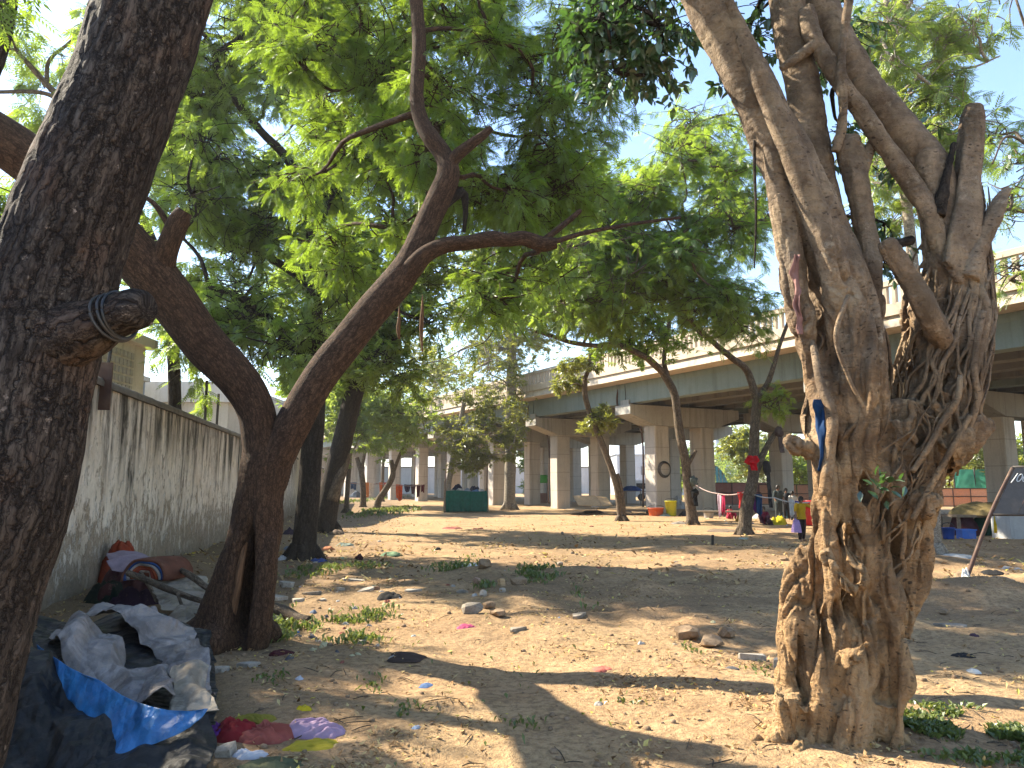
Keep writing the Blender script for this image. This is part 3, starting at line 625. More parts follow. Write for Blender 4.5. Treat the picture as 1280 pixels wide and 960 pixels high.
# ---------------------------------------------------------------- foliage
def tmpl_neem(np_=6, lw=.030, ll=.105):
    V = []; Fq = []
    for k in range(np_):
        t = .18 + .78 * k / np_
        for s in (-1, 1):
            b = np.array([t, 0, -.22 * t * t]); ang = R(62 - 18 * t); L = ll / .28 * (1.05 - .35 * abs(t - .55)); W = lw / .28
            d = np.array([math.cos(ang), s * math.sin(ang), -.28]); d /= np.linalg.norm(d); e = np.array([-d[1], d[0], .25 * s]) * W * .5
            i = len(V); m = b + d * L * .42 + np.array([0, 0, .02]); V += [b, m + e, b + d * L, m - e]; Fq.append([i, i + 1, i + 2, i + 3])
    b = np.array([.95, 0, -.22]); i = len(V); V += [b, b + [.14, .05, -.05], b + [.34, 0, -.14], b + [.14, -.05, -.05]]; Fq.append([i, i + 1, i + 2, i + 3])
    i = len(V); V += [[0, -.012, 0], [0, .012, 0], [.96, .006, -.2], [.96, -.006, -.2]]; Fq.append([i, i + 1, i + 2, i + 3])
    return np.array(V, float), np.array(Fq)
def tmpl_broad():
    V = [[0, 0, 0], [.35, .24, .05], [.72, .17, .02], [1, 0, -.12], [.72, -.17, .02], [.35, -.24, .05], [.5, 0, -.02]]
    return np.array(V, float), np.array([[0, 6, 2, 1], [6, 3, 2, 2], [0, 5, 4, 6], [6, 4, 3, 3]])[[0, 2]], np.array([[6, 3, 2], [6, 4, 3]])
def tmpl_spray(n=7, seed=1):
    r = np.random.default_rng(seed); V = []; Fq = []
    for k in range(n):
        d = np.array([r.uniform(.1, 1), r.uniform(-.8, .8), r.uniform(-.6, .35)]); d /= np.linalg.norm(d); b = np.array([r.uniform(0, .35), r.uniform(-.15, .15), 0.])
        L = r.uniform(.35, .62); e = np.cross(d, r.normal(size=3)); e /= np.linalg.norm(e); W = r.uniform(.10, .16); i = len(V)
        V += [b, b + d * L * .45 + e * W * .5, b + d * L, b + d * L * .45 - e * W * .5]; Fq.append([i, i + 1, i + 2, i + 3])
    return np.array(V), np.array(Fq)
TM_N = tmpl_neem(6, .023, .090); TM_M = tmpl_neem(5, .034, .105); TM_S = [tmpl_spray(7, k) for k in range(3)]
_b = tmpl_broad(); TM_B = (_b[0], _b[1]); TM_BT = _b[2]
def leaf_frames(pos, dirs, rng, jit=.35):
    d = dirs / (np.linalg.norm(dirs, axis=1)[:, None] + 1e-9)
    z = np.array([0, 0, 1.]) + rng.normal(0, jit, d.shape); n = z - d * np.sum(z * d, 1)[:, None]; n /= np.linalg.norm(n, axis=1)[:, None] + 1e-9
    return d, np.cross(n, d), n
def put_leaves(mb, pos, dirs, size, tm, rng, jit=.35, var=None, tri=None):
    if len(pos) == 0: return
    d, s, n = leaf_frames(pos, dirs, rng, jit); V, Fq = tm
    size = np.broadcast_to(np.asarray(size, float), (len(pos),))
    v = pos[:, None] + size[:, None, None] * (V[None, :, 0:1] * d[:, None] + V[None, :, 1:2] * s[:, None] + V[None, :, 2:3] * n[:, None])
    off = (np.arange(len(pos)) * len(V))[:, None, None]
    va = rng.beta(2, 2.4, len(pos)) if var is None else np.broadcast_to(var, (len(pos),))
    fs = [(Fq[None] + off).reshape(-1, Fq.shape[1])]; vr = [np.repeat(va, len(Fq))]
    if tri is not None: fs.append((tri[None] + off).reshape(-1, 3)); vr.append(np.repeat(va, len(tri)))
    base = mb.n; vv = v.reshape(-1, 3); first = True
    for f, a in zip(fs, vr):
        mb.f.append(f + base); mb.a.append(a)
    mb.v.append(vv); mb.bc.append(vv); mb.n += len(vv)
def curve_to(a, b, rng, bend=.18, sag=.0, n=5):
    a = np.asarray(a, float); b = np.asarray(b, float); L = np.linalg.norm(b - a); t = np.linspace(0, 1, n)[:, None]
    p = a + (b - a) * t; off = rng.normal(size=3) * L * bend
    p = p + off * (4 * t * (1 - t)) * .5; p[1:-1] += rng.normal(size=(n - 2, 3)) * L * .035; p[:, 2] -= (sag * L * (t ** 2))[:, 0]; return p
def grow_crown(tree, blobs, nodes, tm, size, tw, lv, mat, barkm, seed, droop=.45, flat=.75, tri=None, crown_name='crown', twig_r=.012, jit=.35, link=True, inner=.25):
    """blobs: (centre, radius). nodes: sample points of limbs from which the feeding branches leave."""
    rng = np.random.default_rng(seed); lm = MB(); tmb = MB(); nodes = np.asarray(nodes)
    for c, r in blobs:
        c = np.asarray(c, float)
        if link:
            k = np.argmin(np.linalg.norm(nodes - c, axis=1) + .6 * np.maximum(0, nodes[:, 2] - c[2])); a = nodes[k]
            L = np.linalg.norm(c - a); br = max(twig_r * 1.6, min(.05 * L ** .5 * .45 + twig_r, .09))
            if L > .1:
                v, f, bc = tube(curve_to(a, c, rng, .16), np.linspace(br, twig_r * 1.2, 5), seg=6, step=max(.25, L / 14), rough=.12, seed=seed % 50); tmb.add(v, f, bc=bc)
                if L > 1.5 * r: nodes = np.vstack([nodes, c])
        n = max(3, int(tw)); d = rng.normal(size=(n, 3)); d /= np.linalg.norm(d, axis=1)[:, None]; d[:, 2] *= flat
        rad = r * rng.uniform(.55, 1.4, n); st = c + rng.normal(size=(n, 3)) * r * inner * np.array([1, 1, .6]); en = c + d * rad[:, None]; en[:, 2] -= droop * .25 * r * rng.uniform(.2, 1, n)
        for a, b in zip(st, en):
            p = curve_to(a, b, rng, .2, droop * .18, 4)
            v, f, bc = tube(p, np.linspace(twig_r * .8, twig_r * .3, 4), seg=4, step=max(.2, r / 4), cap=False); tmb.add(v, f, bc=bc)
            m = max(2, rng.poisson(lv)); t = rng.uniform(.2, 1.0, m) ** .7; seg_ = np.minimum((t * 3).astype(int), 2); ft = t * 3 - seg_
            pos = p[seg_] + (p[seg_ + 1] - p[seg_]) * ft[:, None]; dd = (b - a) / (np.linalg.norm(b - a) + 1e-9) * .6 + rng.normal(size=(m, 3)) * .62; dd[:, 2] = dd[:, 2] * .6 - droop * rng.uniform(.2, 1.1, m)
            T = tm[int(rng.integers(len(tm)))] if isinstance(tm, list) else tm
            put_leaves(lm, pos, dd, size * rng.uniform(.7, 1.2, m), T, rng, jit, tri=tri)
    tg = tmb.build('twigs', barkm, tree) if tmb.n else None
    return lm.build(crown_name, mat, tree, smooth=False)
def ell(rng, spec, rr):
    """spec rows: px, py, rx, ry, Y0, Y1, n -> blobs"""
    out = []
    for (cx, cy_, rx, ry, y0, y1, n) in spec:
        for _ in range(n):
            a = rng.uniform(0, 2 * np.pi); q = rng.uniform(0, 1) ** .5
            out.append((P(cx + rx * q * math.cos(a), cy_ + ry * q * math.sin(a), rng.uniform(y0, y1)), rng.uniform(*rr)))
    return out
def limb(tree, trace, mat, name='limb', seg=14, step=.08, rough=.10, freq=1.6, seed=1, **kw):
    mb = MB(); pts = ptube(mb, trace, seg=seg, step=step, rough=rough, freq=freq, seed=seed, **kw); mb.build(name, mat, tree)
    return catmull(pts, max(6, len(pts) * 4))
def root_flare(tree_base, r, mb, n=6, seed=0, h=.35, out=2.0):
    rng = np.random.default_rng(seed)
    for k in range(n):
        a = 2 * np.pi * k / n + rng.uniform(-.3, .3); dx, dy = math.cos(a), math.sin(a); b = np.asarray(tree_base, float)
        o1 = b + np.array([dx * r * .55, dy * r * .55, h]); o2 = b + np.array([dx * r * 1.15, dy * r * 1.15, h * .3]); o3 = b + np.array([dx * r * out, dy * r * out, 0]); o3[2] = gz(o3[0], o3[1]) - .03
        v, f, bc = tube([o1, o2, o3], [r * .42, r * .36, r * .12], seg=8, step=.05, rough=.15, seed=k + seed); mb.add(v, f, bc=bc)
# ======= T1: big leaning trunk
def plates(amp):
    def f(bc):
        q = bc * np.array([1, 1, .30]) * 15.; q = q + .5 * np.stack([vnoise(q * .5, 1), vnoise(q * .5 + 3, 2), vnoise(q * .5 + 7, 3)], -1)
        i = np.floor(q).astype(np.int64); d1 = np.full(len(q), 9.); d2 = np.full(len(q), 9.)
        for a in (-1, 0, 1):
            for b in (-1, 0, 1):
                for c in (-1, 0, 1):
                    x, y, z = i[:, 0] + a, i[:, 1] + b, i[:, 2] + c
                    o = np.stack([x + _h(x, y, z, 5), y + _h(x, y, z, 6), z + _h(x, y, z, 7)], -1); d = np.linalg.norm(o - q, axis=1)
                    d2 = np.where(d < d1, d1, np.minimum(d2, d)); d1 = np.minimum(d1, d)
        return amp * (np.clip((d2 - d1) * 3.2, 0, 1) - .8) + amp * .9 * fbm(bc * np.array([3., 3., 1.2]), 3, 8) + amp * .4 * fbm(bc * 30, 2, 9)
    return f
tr = [(-205, 1262, 2.45, 250), (-150, 1080, 2.45, 205), (-92, 900, 2.45, 178), (-44, 740, 2.45, 166), (2, 620, 2.45, 160), (32, 490, 2.47, 150), (54, 400, 2.5, 150), (82, 300, 2.5, 144), (120, 200, 2.5, 140), (160, 100, 2.52, 134), (192, 0, 2.55, 138), (250, -190, 2.6, 126), (320, -480, 2.7, 104)]
b = P(*tr[0][:3]); b[2] = gz(b[0], b[1])
o = empty('tree', b, 'huge dark leaning tree trunk with fissured bark and a sawn stub, at the left edge', 'tree')
mb = MB(); T1N = ptube(mb, tr, seg=170, step=.012, rough=0, disp=plates(.006), seed=3); root_flare(b, .34, mb, 7, 3, .4, 1.9)
mb.build('trunk', M['bark_old'], o)
mb = MB(); ptube(mb, [(70, 425, 2.44, 96), (110, 412, 2.40, 74), (138, 399, 2.36, 56), (160, 389, 2.33, 54), (176, 385, 2.31, 50), (184, 384, 2.30, 34)], seg=48, step=.008, rough=.10, freq=2.2, seed=6, disp=plates(.0025)); st = mb.build('branch_stub', M['bark_old'], o)
rng = np.random.default_rng(4)
n1 = catmull(np.array([P(a, b_, c) for a, b_, c, w_ in tr[-3:]]), 8)
lim = [limb(o, [(305, -420, 2.68, 80), (380, -640, 3.2, 56), (520, -900, 4.2, 40)], M['bark_old'], seed=2), limb(o, [(318, -470, 2.7, 84), (250, -700, 2.4, 60), (120, -1000, 1.9, 46)], M['bark_old'], seed=3)]
bl = [((-.6 + rng.uniform(-1.3, 1.6), 2.6 + rng.uniform(-1.6, 1.6), 7.2 + rng.uniform(-.6, 1.6)), rng.uniform(.6, 1.0)) for _ in range(12)]
grow_crown(o, bl, np.vstack([n1] + lim), TM_M, .3, 14, 6, M['neem'], M['bark_dark'], 11)
wireo = MB()
for k in range(3):
    c = P(141 + k * 5, 398 - k * 2, 2.352); ax = P(176, 385, 2.31) - P(110, 412, 2.40); ax /= np.linalg.norm(ax); u = np.cross(ax, [0, 0, 1.]); u /= np.linalg.norm(u); vv = np.cross(ax, u); r_ = .081 - .002 * k
    th = np.linspace(0, 2 * np.pi, 30); pts = c + r_ * (np.cos(th)[:, None] * u + np.sin(th)[:, None] * vv) + ax * (.012 * np.sin(th * 1. + k))[:, None]
    v, f, bc = tube(pts, np.full(30, .0055), seg=6, step=.02); wireo.add(v, f)
tag(wireo.build('black_cable', plain_mat((.015, .016, .018), .4), origin=P(146, 396, 2.35)), 'black cable wound three times round the sawn stub of the leaning trunk', 'cable')
# ======= T2: forked neem
b = GP(285, 805); o = empty('neem_tree', b, 'brown forked neem tree with a hollow split foot, in front of the whitewashed wall', 'tree')
def hollow(q): return 0
mb = MB()
ptube(mb, [(281, 822, 7.75, 92), (285, 803, 7.78, 88), (296, 755, 7.8, 80), (306, 715, 7.8, 70), (319, 665, 7.8, 62), (325, 615, 7.8, 54), (329, 582, 7.8, 54), (326, 556, 7.78, 42), (323, 532, 7.77, 22)], seg=56, step=.03, rough=.13, freq=1.5, seed=5)
ptube(mb, [(312, 815, 7.66, 40), (322, 770, 7.62, 36), (330, 725, 7.64, 30), (335, 680, 7.69, 24), (334, 630, 7.77, 12), (332, 600, 7.8, 5)], seg=20, step=.04, rough=.14, seed=9)
ptube(mb, [(256, 815, 7.70, 38), (268, 765, 7.66, 32), (281, 715, 7.67, 24), (298, 665, 7.74, 12), (308, 640, 7.78, 5)], seg=20, step=.04, rough=.14, seed=10)
root_flare(b, .36, mb, 5, 5, .2, 1.35)
ptube(mb, [(333, 605, 7.8, 48), (345, 572, 7.8, 44), (362, 537, 7.82, 34), (376, 512, 7.84, 16)], seg=24, step=.04, rough=.1, seed=16)
remesh(mb, 'trunk', .018, M['bark_neem'], o, 2, [(P(304, 748, 7.6), .062, .36, .34, 7.85), (P(312, 700, 7.6), .035, .30, .20, 7.85)], .010)
mb = MB(); ptube(mb, [(284, 800, 7.66, 8), (290, 765, 7.60, 11), (297, 730, 7.59, 10), (304, 690, 7.62, 7), (309, 668, 7.66, 3)], seg=16, step=.03, rough=.3, freq=3, seed=12); mb.build('split_wood', M['heart'], o)
N2 = [limb(o, [(330, 590, 7.8, 50), (325, 545, 7.78, 47), (318, 510, 7.75, 47), (296, 473, 7.68, 51), (255, 426, 7.55, 55), (207, 364, 7.35, 60), (152, 302, 7.1, 62), (92, 245, 6.85, 62), (20, 188, 6.6, 62), (-60, 132, 6.35, 60), (-170, 40, 6.0, 54), (-300, -110, 5.6, 44)], M['bark_neem'], seg=40, step=.03, seed=14, rough=.12),
      limb(o, [(332, 600, 7.8, 46), (345, 572, 7.8, 46), (362, 537, 7.82, 44), (382, 500, 7.85, 43), (402, 468, 7.88, 42), (430, 432, 7.9, 42), (464, 390, 7.95, 41), (497, 352, 8.0, 41), (515, 320, 8.05, 35), (536, 275, 8.1, 33), (560, 222, 8.15, 31), (555, 195, 8.2, 25), (540, 174, 8.2, 24), (527, 152, 8.25, 21), (521, 120, 8.3, 19), (524, 60, 8.4, 19), (520, 0, 8.5, 18), (512, -90, 8.6, 16), (490, -230, 8.7, 12)], M['bark_neem'], seg=32, step=.03, seed=16, rough=.10),
      limb(o, [(497, 356, 8.0, 34), (513, 338, 7.95, 28), (532, 318, 7.9, 22), (557, 306, 7.9, 20), (585, 303, 7.92, 19), (612, 299, 7.95, 21), (634, 300, 8.0, 18), (655, 298, 8.05, 19), (678, 305, 8.1, 20), (696, 304, 8.1, 15)], M['bark_neem'], seg=20, step=.03, seed=18, rough=.18, freq=3),
      limb(o, [(562, 225, 8.15, 20), (566, 200, 8.12, 18), (588, 181, 8.1, 15), (604, 169, 8.1, 12), (614, 160, 8.1, 9)], M['bark_neem'], seg=14, seed=20),
      limb(o, [(202, 345, 7.3, 34), (206, 322, 7.2, 30), (214, 299, 7.12, 27), (224, 276, 7.08, 26), (231, 264, 7.07, 20)], M['bark_neem'], name='broken_stub', seg=18, step=.03, seed=22, rough=.25),
      limb(o, [(216, 295, 7.1, 9), (207, 275, 7.1, 8), (193, 255, 7.08, 7), (178, 244, 7.05, 5)], M['bark_neem'], name='broken_stub', seg=8, seed=23),
      limb(o, [(676, 303, 8.1, 9), (702, 283, 8.2, 8), (722, 266, 8.3, 7), (726, 262, 8.3, 4)], M['bark_neem'], seg=8, seed=24),
      limb(o, [(690, 303, 8.1, 8), (735, 290, 8.4, 6), (790, 280, 8.8, 5), (850, 272, 9.2, 4)], M['bark_neem'], seg=8, seed=25),
      limb(o, [(548, 262, 8.1, 14), (577, 240, 8.25, 14), (582, 262, 8.3, 8), (580, 290, 8.35, 5)], M['bark_dark'], seg=8, seed=26)]
rng = np.random.default_rng(21)
bl = ell(rng, [(460, 40, 120, 110, 8.8, 11.5, 13), (600, 60, 110, 120, 8.8, 12, 16), (560, -70, 220, 60, 8.5, 11, 11), (400, 170, 60, 70, 9.6, 12, 5), (610, 215, 60, 50, 8.9, 11, 7), (700, 110, 60, 110, 9, 12, 10), (455, 305, 50, 35, 9.5, 11.5, 4), (640, 350, 55, 35, 9, 11, 5), (545, 150, 40, 50, 8.7, 9.2, 3), (480, 210, 40, 50, 9.5, 11, 3), (690, 240, 60, 40, 9.5, 12, 8), (730, 40, 40, 60, 9, 12, 4), (370, 20, 60, 60, 10, 12, 5)], (.42, .85))
grow_crown(o, bl, np.vstack(N2[1:4] + N2[6:8]), TM_N, .20, 22, 10, M['neem'], M['bark_neem'], 31, droop=.6)
bl = ell(rng, [(-150, -40, 200, 90, 5.6, 7.5, 8), (30, 30, 70, 45, 9, 10.5, 3)], (.4, .7))
grow_crown(o, bl[:8], N2[0][-14:], TM_N, .27, 12, 6, M['neem'], M['bark_neem'], 32, droop=.6, crown_name='crown')
# a dead stick with dangling brown pods
tag_p = MB()
for px, py, L in ((528, 388, 52), (499, 400, 24)):
    v, f, bc = tube([P(px, py - 20, 8.6), P(px, py, 8.6), P(px - 1, py + L * .5, 8.6), P(px, py + L, 8.6)], [.003, .020, .024, .010], seg=10, step=.03, rough=.35, freq=4); tag_p.add(v, f, bc=bc)
tag(tag_p.build('hanging_roots', M['heart'], origin=P(520, 390, 8.6)), 'two reddish brown dried pods dangling below the right limb of the forked neem', 'dried pods')
# ======= T3, T4: two dark trunks beside the wall
b = GP(378, 702); o = empty('neem_tree', b, 'upright dark neem behind the forked one, standing near the wall', 'tree'); Y = 16.
mb = MB(); ptube(mb, [(376, 712, Y, 40), (378, 700, Y, 32), (384, 640, Y, 28), (390, 560, Y, 26), (394, 520, Y, 24), (397, 470, Y, 22), (394, 400, Y, 20), (391, 320, Y, 18), (389, 240, Y, 16)], seg=24, step=.06, rough=.10, freq=1.4, seed=30); root_flare(b, .30, mb, 6, 31, .3, 1.7); mb.build('trunk', M['bark_dark'], o)
N3 = [limb(o, [(394, 470, Y, 17), (372, 430, 15.7, 15), (348, 412, 15.4, 14), (322, 386, 15.1, 12), (296, 370, 14.9, 9), (262, 359, 14.6, 6)], M['bark_dark'], seg=10, seed=33),
      limb(o, [(390, 250, Y, 14), (357, 196, 15.8, 12), (330, 168, 15.6, 11), (300, 133, 15.4, 10), (275, 93, 15.3, 9), (268, 70, 15.2, 8), (258, 45, 15, 6)], M['bark_dark'], seg=10, seed=34),
      limb(o, [(272, 66, 15.2, 8), (290, 55, 15.1, 8), (308, 38, 15, 7), (323, 10, 14.8, 6), (330, -60, 14.5, 5)], M['bark_dark'], seg=8, seed=35),
      limb(o, [(390, 300, Y, 14), (420, 230, 16.4, 11), (470, 150, 17, 9), (520, 60, 17.5, 7)], M['bark_dark'], seg=10, seed=36),
      limb(o, [(392, 360, Y, 12), (350, 330, 16.5, 10), (300, 300, 17, 9), (250, 260, 17.2, 6)], M['bark_dark'], seg=10, seed=37)]
rng = np.random.default_rng(41)
bl = ell(rng, [(300, 60, 75, 90, 13.5, 18, 16), (330, 230, 110, 60, 14.5, 18, 16), (290, 320, 70, 60, 14.5, 18, 10), (430, 60, 80, 90, 15, 19, 12), (370, -60, 150, 60, 14, 18, 10), (330, 410, 60, 40, 14, 17, 6), (420, 330, 50, 40, 14, 17, 6), (250, 250, 40, 80, 15, 18, 7), (270, 400, 50, 40, 14.5, 17, 6), (235, 120, 40, 70, 14, 17, 6), (190, 90, 70, 100, 15, 18, 10), (240, -110, 140, 90, 14, 18, 16), (430, -60, 120, 60, 15, 19, 8)], (.7, 1.3))
grow_crown(o, bl, np.vstack(N3), TM_M, .25, 22, 9, M['neem_mid'], M['bark_dark'], 42, twig_r=.016)
b = GP(404, 660); b[1] = min(b[1], 26); b[0] = P(404, 660, b[1])[0]; b[2] = gz(b[0], b[1]); Y = b[1]
o = empty('neem_tree', b, 'dark neem leaning to the right, just right of the upright dark trunk by the wall', 'tree')
mb = MB(); ptube(mb, [(398, 672, Y, 40), (405, 650, Y, 31), (415, 605, Y, 26), (426, 560, Y, 25), (438, 510, Y, 24), (447, 475, Y, 22), (453, 420, Y, 20), (446, 350, Y, 18), (433, 280, Y, 16), (414, 215, Y, 14)], seg=24, step=.08, rough=.08, freq=1.4, seed=40); root_flare(b, .42, mb, 6, 41, .4, 1.6); mb.build('trunk', M['bark_dark'], o)
mb = MB(); ptube(mb, [(414, 625, Y - .2, 16), (424, 598, Y - .2, 14), (431, 578, Y, 12), (436, 566, Y, 8)], seg=12, step=.1, seed=44); mb.build('side_stem', M['bark_far'], o)
N4 = [limb(o, [(416, 222, Y, 13), (411, 200, Y, 12), (402, 165, Y, 11), (386, 131, Y, 11), (390, 115, Y, 11), (407, 109, Y, 10), (440, 108, Y, 9), (472, 102, Y, 7)], M['bark_dark'], seg=10, step=.15, seed=45),
      limb(o, [(389, 120, Y, 9), (396, 95, Y, 8), (404, 70, Y, 7), (410, 20, Y, 5)], M['bark_dark'], seg=8, step=.15, seed=46),
      limb(o, [(418, 232, Y, 11), (424, 195, Y, 10), (437, 170, Y, 9), (460, 166, Y, 8), (478, 150, Y, 5)], M['bark_dark'], seg=8, step=.15, seed=47),
      limb(o, [(430, 268, Y, 11), (436, 215, Y, 10), (448, 194, Y, 10), (476, 170, Y, 9), (506, 178, Y, 9), (532, 187, Y, 7), (560, 190, Y, 5)], M['bark_dark'], seg=8, step=.15, seed=48),
      limb(o, [(452, 400, Y, 12), (430, 340, Y, 9), (400, 300, Y, 7)], M['bark_dark'], seg=8, step=.15, seed=49)]
rng = np.random.default_rng(51)
bl = ell(rng, [(450, 120, 100, 100, 23, 30, 14), (400, 260, 90, 80, 23, 30, 14), (520, 240, 70, 80, 24, 30, 11), (470, 370, 80, 60, 23, 28, 13), (380, 390, 70, 60, 24, 28, 9), (480, 440, 55, 35, 23, 27, 8), (540, 330, 50, 60, 25, 30, 8), (420, 450, 60, 40, 25, 30, 7), (530, 140, 50, 60, 24, 30, 7)], (1.0, 1.8))
grow_crown(o, bl, np.vstack(N4), TM_S, .40, 27, 10, M['neem_mid'], M['bark_dark'], 52, twig_r=.02)
# ======= tree behind the wall, far left
b = np.array([-8.1, 18.5, 0.]); o = empty('neem_tree', b, 'thin dark tree behind the wall, rising left of the forked neem', 'tree'); Y = 18.5
mb = MB(); ptube(mb, [(222, 650, Y, 18), (219, 530, Y, 16), (217, 450, Y, 15), (212, 380, Y, 14), (190, 300, Y, 12), (150, 220, Y, 11)], seg=14, step=.1, rough=.1, seed=60); mb.build('trunk', M['bark_dark'], o)
N5 = [limb(o, [(165, 250, Y, 11), (110, 160, 17.5, 9), (58, 105, 17, 8), (20, 62, 16.5, 5)], M['bark_far'], seg=8, seed=61), limb(o, [(100, 150, 17.4, 7), (60, 118, 17, 6), (0, 115, 16.5, 5), (-60, 118, 16, 4)], M['bark_far'], seg=8, seed=62),
      limb(o, [(58, 105, 17, 6), (62, 75, 17, 5), (90, 50, 17, 4), (110, 20, 17, 3)], M['bark_far'], seg=8, seed=63), limb(o, [(213, 400, Y, 9), (240, 370, Y, 7), (270, 350, Y, 5)], M['bark_dark'], seg=8, seed=64)]
rng = np.random.default_rng(61)
bl = ell(rng, [(60, 40, 75, 40, 15.5, 18, 4), (20, 130, 40, 50, 16, 18, 2), (150, 180, 60, 60, 16, 19, 5), (235, 430, 22, 50, 17.6, 19, 4), (220, 330, 50, 50, 17, 20, 5), (10, 260, 30, 30, 16, 18, 3), (120, 60, 50, 50, 16, 19, 4), (215, 170, 40, 60, 17, 20, 5)], (.5, 1.0))
grow_crown(o, bl, np.vstack(N5), TM_M, .34, 12, 6, M['neem_mid'], M['bark_far'], 62, droop=.7)
# ======= tree behind the wall, mostly out of the frame: one limb crosses the top left corner, its crown shades the heap
b = np.array([-7.3, 9.2, 0.]); o = empty('neem_tree', b, 'tree behind the wall whose dark limb crosses the extreme top left corner', 'tree')
mb = MB(); v, f, bc = tube([[-7.3, 9.2, -.1], [-7.25, 9.15, 1.5], [-7.1, 9.0, 3.0], [-7.0, 8.9, 4.2]], [.22, .19, .16, .14], seg=18, step=.08, rough=.1, seed=3); mb.add(v, f, bc=bc); mb.build('trunk', M['bark_dark'], o)
q0 = np.array([-7.0, 8.9, 4.15]); N6 = []
for k, pts in enumerate(([q0, P(-60, 190, 8.7), P(-12, 90, 8.5), P(8, 20, 8.35), P(18, -60, 8.2)], [q0, q0 + [-.5, -.1, .9], q0 + [-1.1, -.2, 1.8]], [q0, q0 + [-.2, .6, .8], q0 + [-.6, 1.2, 1.6]])):
    mb = MB(); v, f, bc = tube(pts, np.linspace(.12, .05 if k else .09, len(pts)), seg=12, step=.06, rough=.12, seed=k + 4); mb.add(v, f, bc=bc); mb.build('limb', M['bark_dark'], o); N6.append(catmull(np.array(pts), 8))
rng = np.random.default_rng(91); bl = [((-8.1 + rng.uniform(-1.5, .9), 8.9 + rng.uniform(-1.3, 1.6), 6.0 + rng.uniform(-.9, 1.0)), rng.uniform(.45, .75)) for _ in range(11)]
grow_crown(o, bl, np.vstack(N6), TM_M, .27, 18, 9, M['neem'], M['bark_dark'], 92)
# ======= T7, T8, T9 in front of the flyover
def small_tree(base, label, trunk, limbs, spec, rr, seed, bark, leaf, tm=None, size=.5, tw=16, lv=8, flare=.22, cat='tree', name='neem_tree', tri=None, droop=.45, extra=None):
    b = GP(*base); 
    if trunk[0][2] != b[1]: b = P(base[0], base[1], trunk[0][2]); b[2] = gz(b[0], b[1])
    o = empty(name, b, label, cat); mb = MB()
    bp = P(trunk[0][0], trunk[0][1], trunk[0][2]); pts = [P(x, y, Y) for x, y, Y, w_ in trunk]; pts = [np.array([b[0], b[1], b[2] - .15])] + pts; rad = [trunk[0][3] * .62 * trunk[0][2] / F] + [w_ / 2 * Y / F for x, y, Y, w_ in trunk]
    v, f, bc = tube(pts, rad, seg=16, step=.08, rough=.10, freq=1.3, seed=seed); mb.add(v, f, bc=bc)
    if flare: root_flare(b, flare, mb, 5, seed, flare * 1.1, 1.7)
    mb.build('trunk', bark, o)
    nodes = [catmull(np.array(pts), 16)[6:]]
    for k, l in enumerate(limbs): nodes.append(limb(o, l, bark, seg=9, step=.12, seed=seed + k + 1))
    rng = np.random.default_rng(seed)
    if spec:
        bl = ell(rng, spec, rr); grow_crown(o, bl, np.vstack(nodes), tm or TM_S, size, tw, lv, leaf, bark, seed + 5, twig_r=.018, tri=tri, droop=droop)
    return o
Y = 24.8
small_tree((930, 669), 'dark forked neem in front of the flyover with a red rag tied round it', [(931, 655, Y, 16), (934, 630, Y, 15), (941, 600, Y, 13.5), (942, 572, Y, 13), (943, 545, Y, 12), (945, 515, Y, 12), (947, 492, Y, 11)],
    [[(945, 590, Y, 9), (952, 572, Y, 8), (960, 556, Y, 7), (968, 543, Y, 6), (973, 536, Y, 5)], [(946, 500, Y, 10), (934, 464, Y, 9), (914, 447, 24, 8), (894, 430, 23.5, 7), (862, 398, 22.5, 6), (830, 350, 21, 5)], [(946, 500, Y, 8), (960, 478, Y, 7), (968, 454, Y, 6), (975, 430, Y, 5), (990, 390, Y, 4)]],
    [(850, 335, 90, 45, 19, 25, 20), (790, 320, 80, 50, 19, 24, 14), (910, 385, 60, 32, 20, 25, 10), (880, 250, 80, 50, 20, 25, 16), (850, 180, 70, 40, 20, 24, 7), (780, 240, 50, 40, 19, 24, 6), (930, 200, 30, 50, 20, 25, 4), (960, 500, 6, 4, 24.2, 25.2, 1), (740, 370, 70, 35, 19, 24, 9)], (.6, 1.25), 70, M['bark_far'], M['neem_mid'], TM_M, .27, 22, 10)
Y = 30.8
small_tree((865, 657), 'slender neem in front of the flyover with rags tied low and its top bending left', [(865, 648, Y, 14), (861, 618, Y, 12), (857, 580, Y, 11), (850, 543, Y, 11), (846, 513, Y, 10), (842, 490, Y, 10), (829, 466, Y, 10)],
    [[(829, 466, Y, 9), (812, 450, 30, 9), (800, 443, 29.5, 8), (773, 431, 29, 7), (745, 432, 28.5, 6), (714, 428, 28, 6), (690, 420, 28, 5), (669, 414, 28, 4)], [(834, 470, Y, 7), (830, 448, Y, 6), (836, 407, Y, 6), (840, 360, Y, 5)], [(858, 585, Y, 6), (864, 574, Y, 5), (870, 563, Y, 4)]],
    [(720, 370, 70, 40, 26, 31, 9), (790, 390, 60, 40, 26, 31, 9), (700, 250, 60, 60, 26, 31, 12), (770, 290, 70, 60, 26, 31, 12), (650, 290, 50, 60, 26, 31, 8), (680, 330, 40, 50, 26, 30, 6)], (1.0, 1.7), 80, M['bark_far'], M['neem'], TM_S, .38, 26, 11)
Y = 34.3
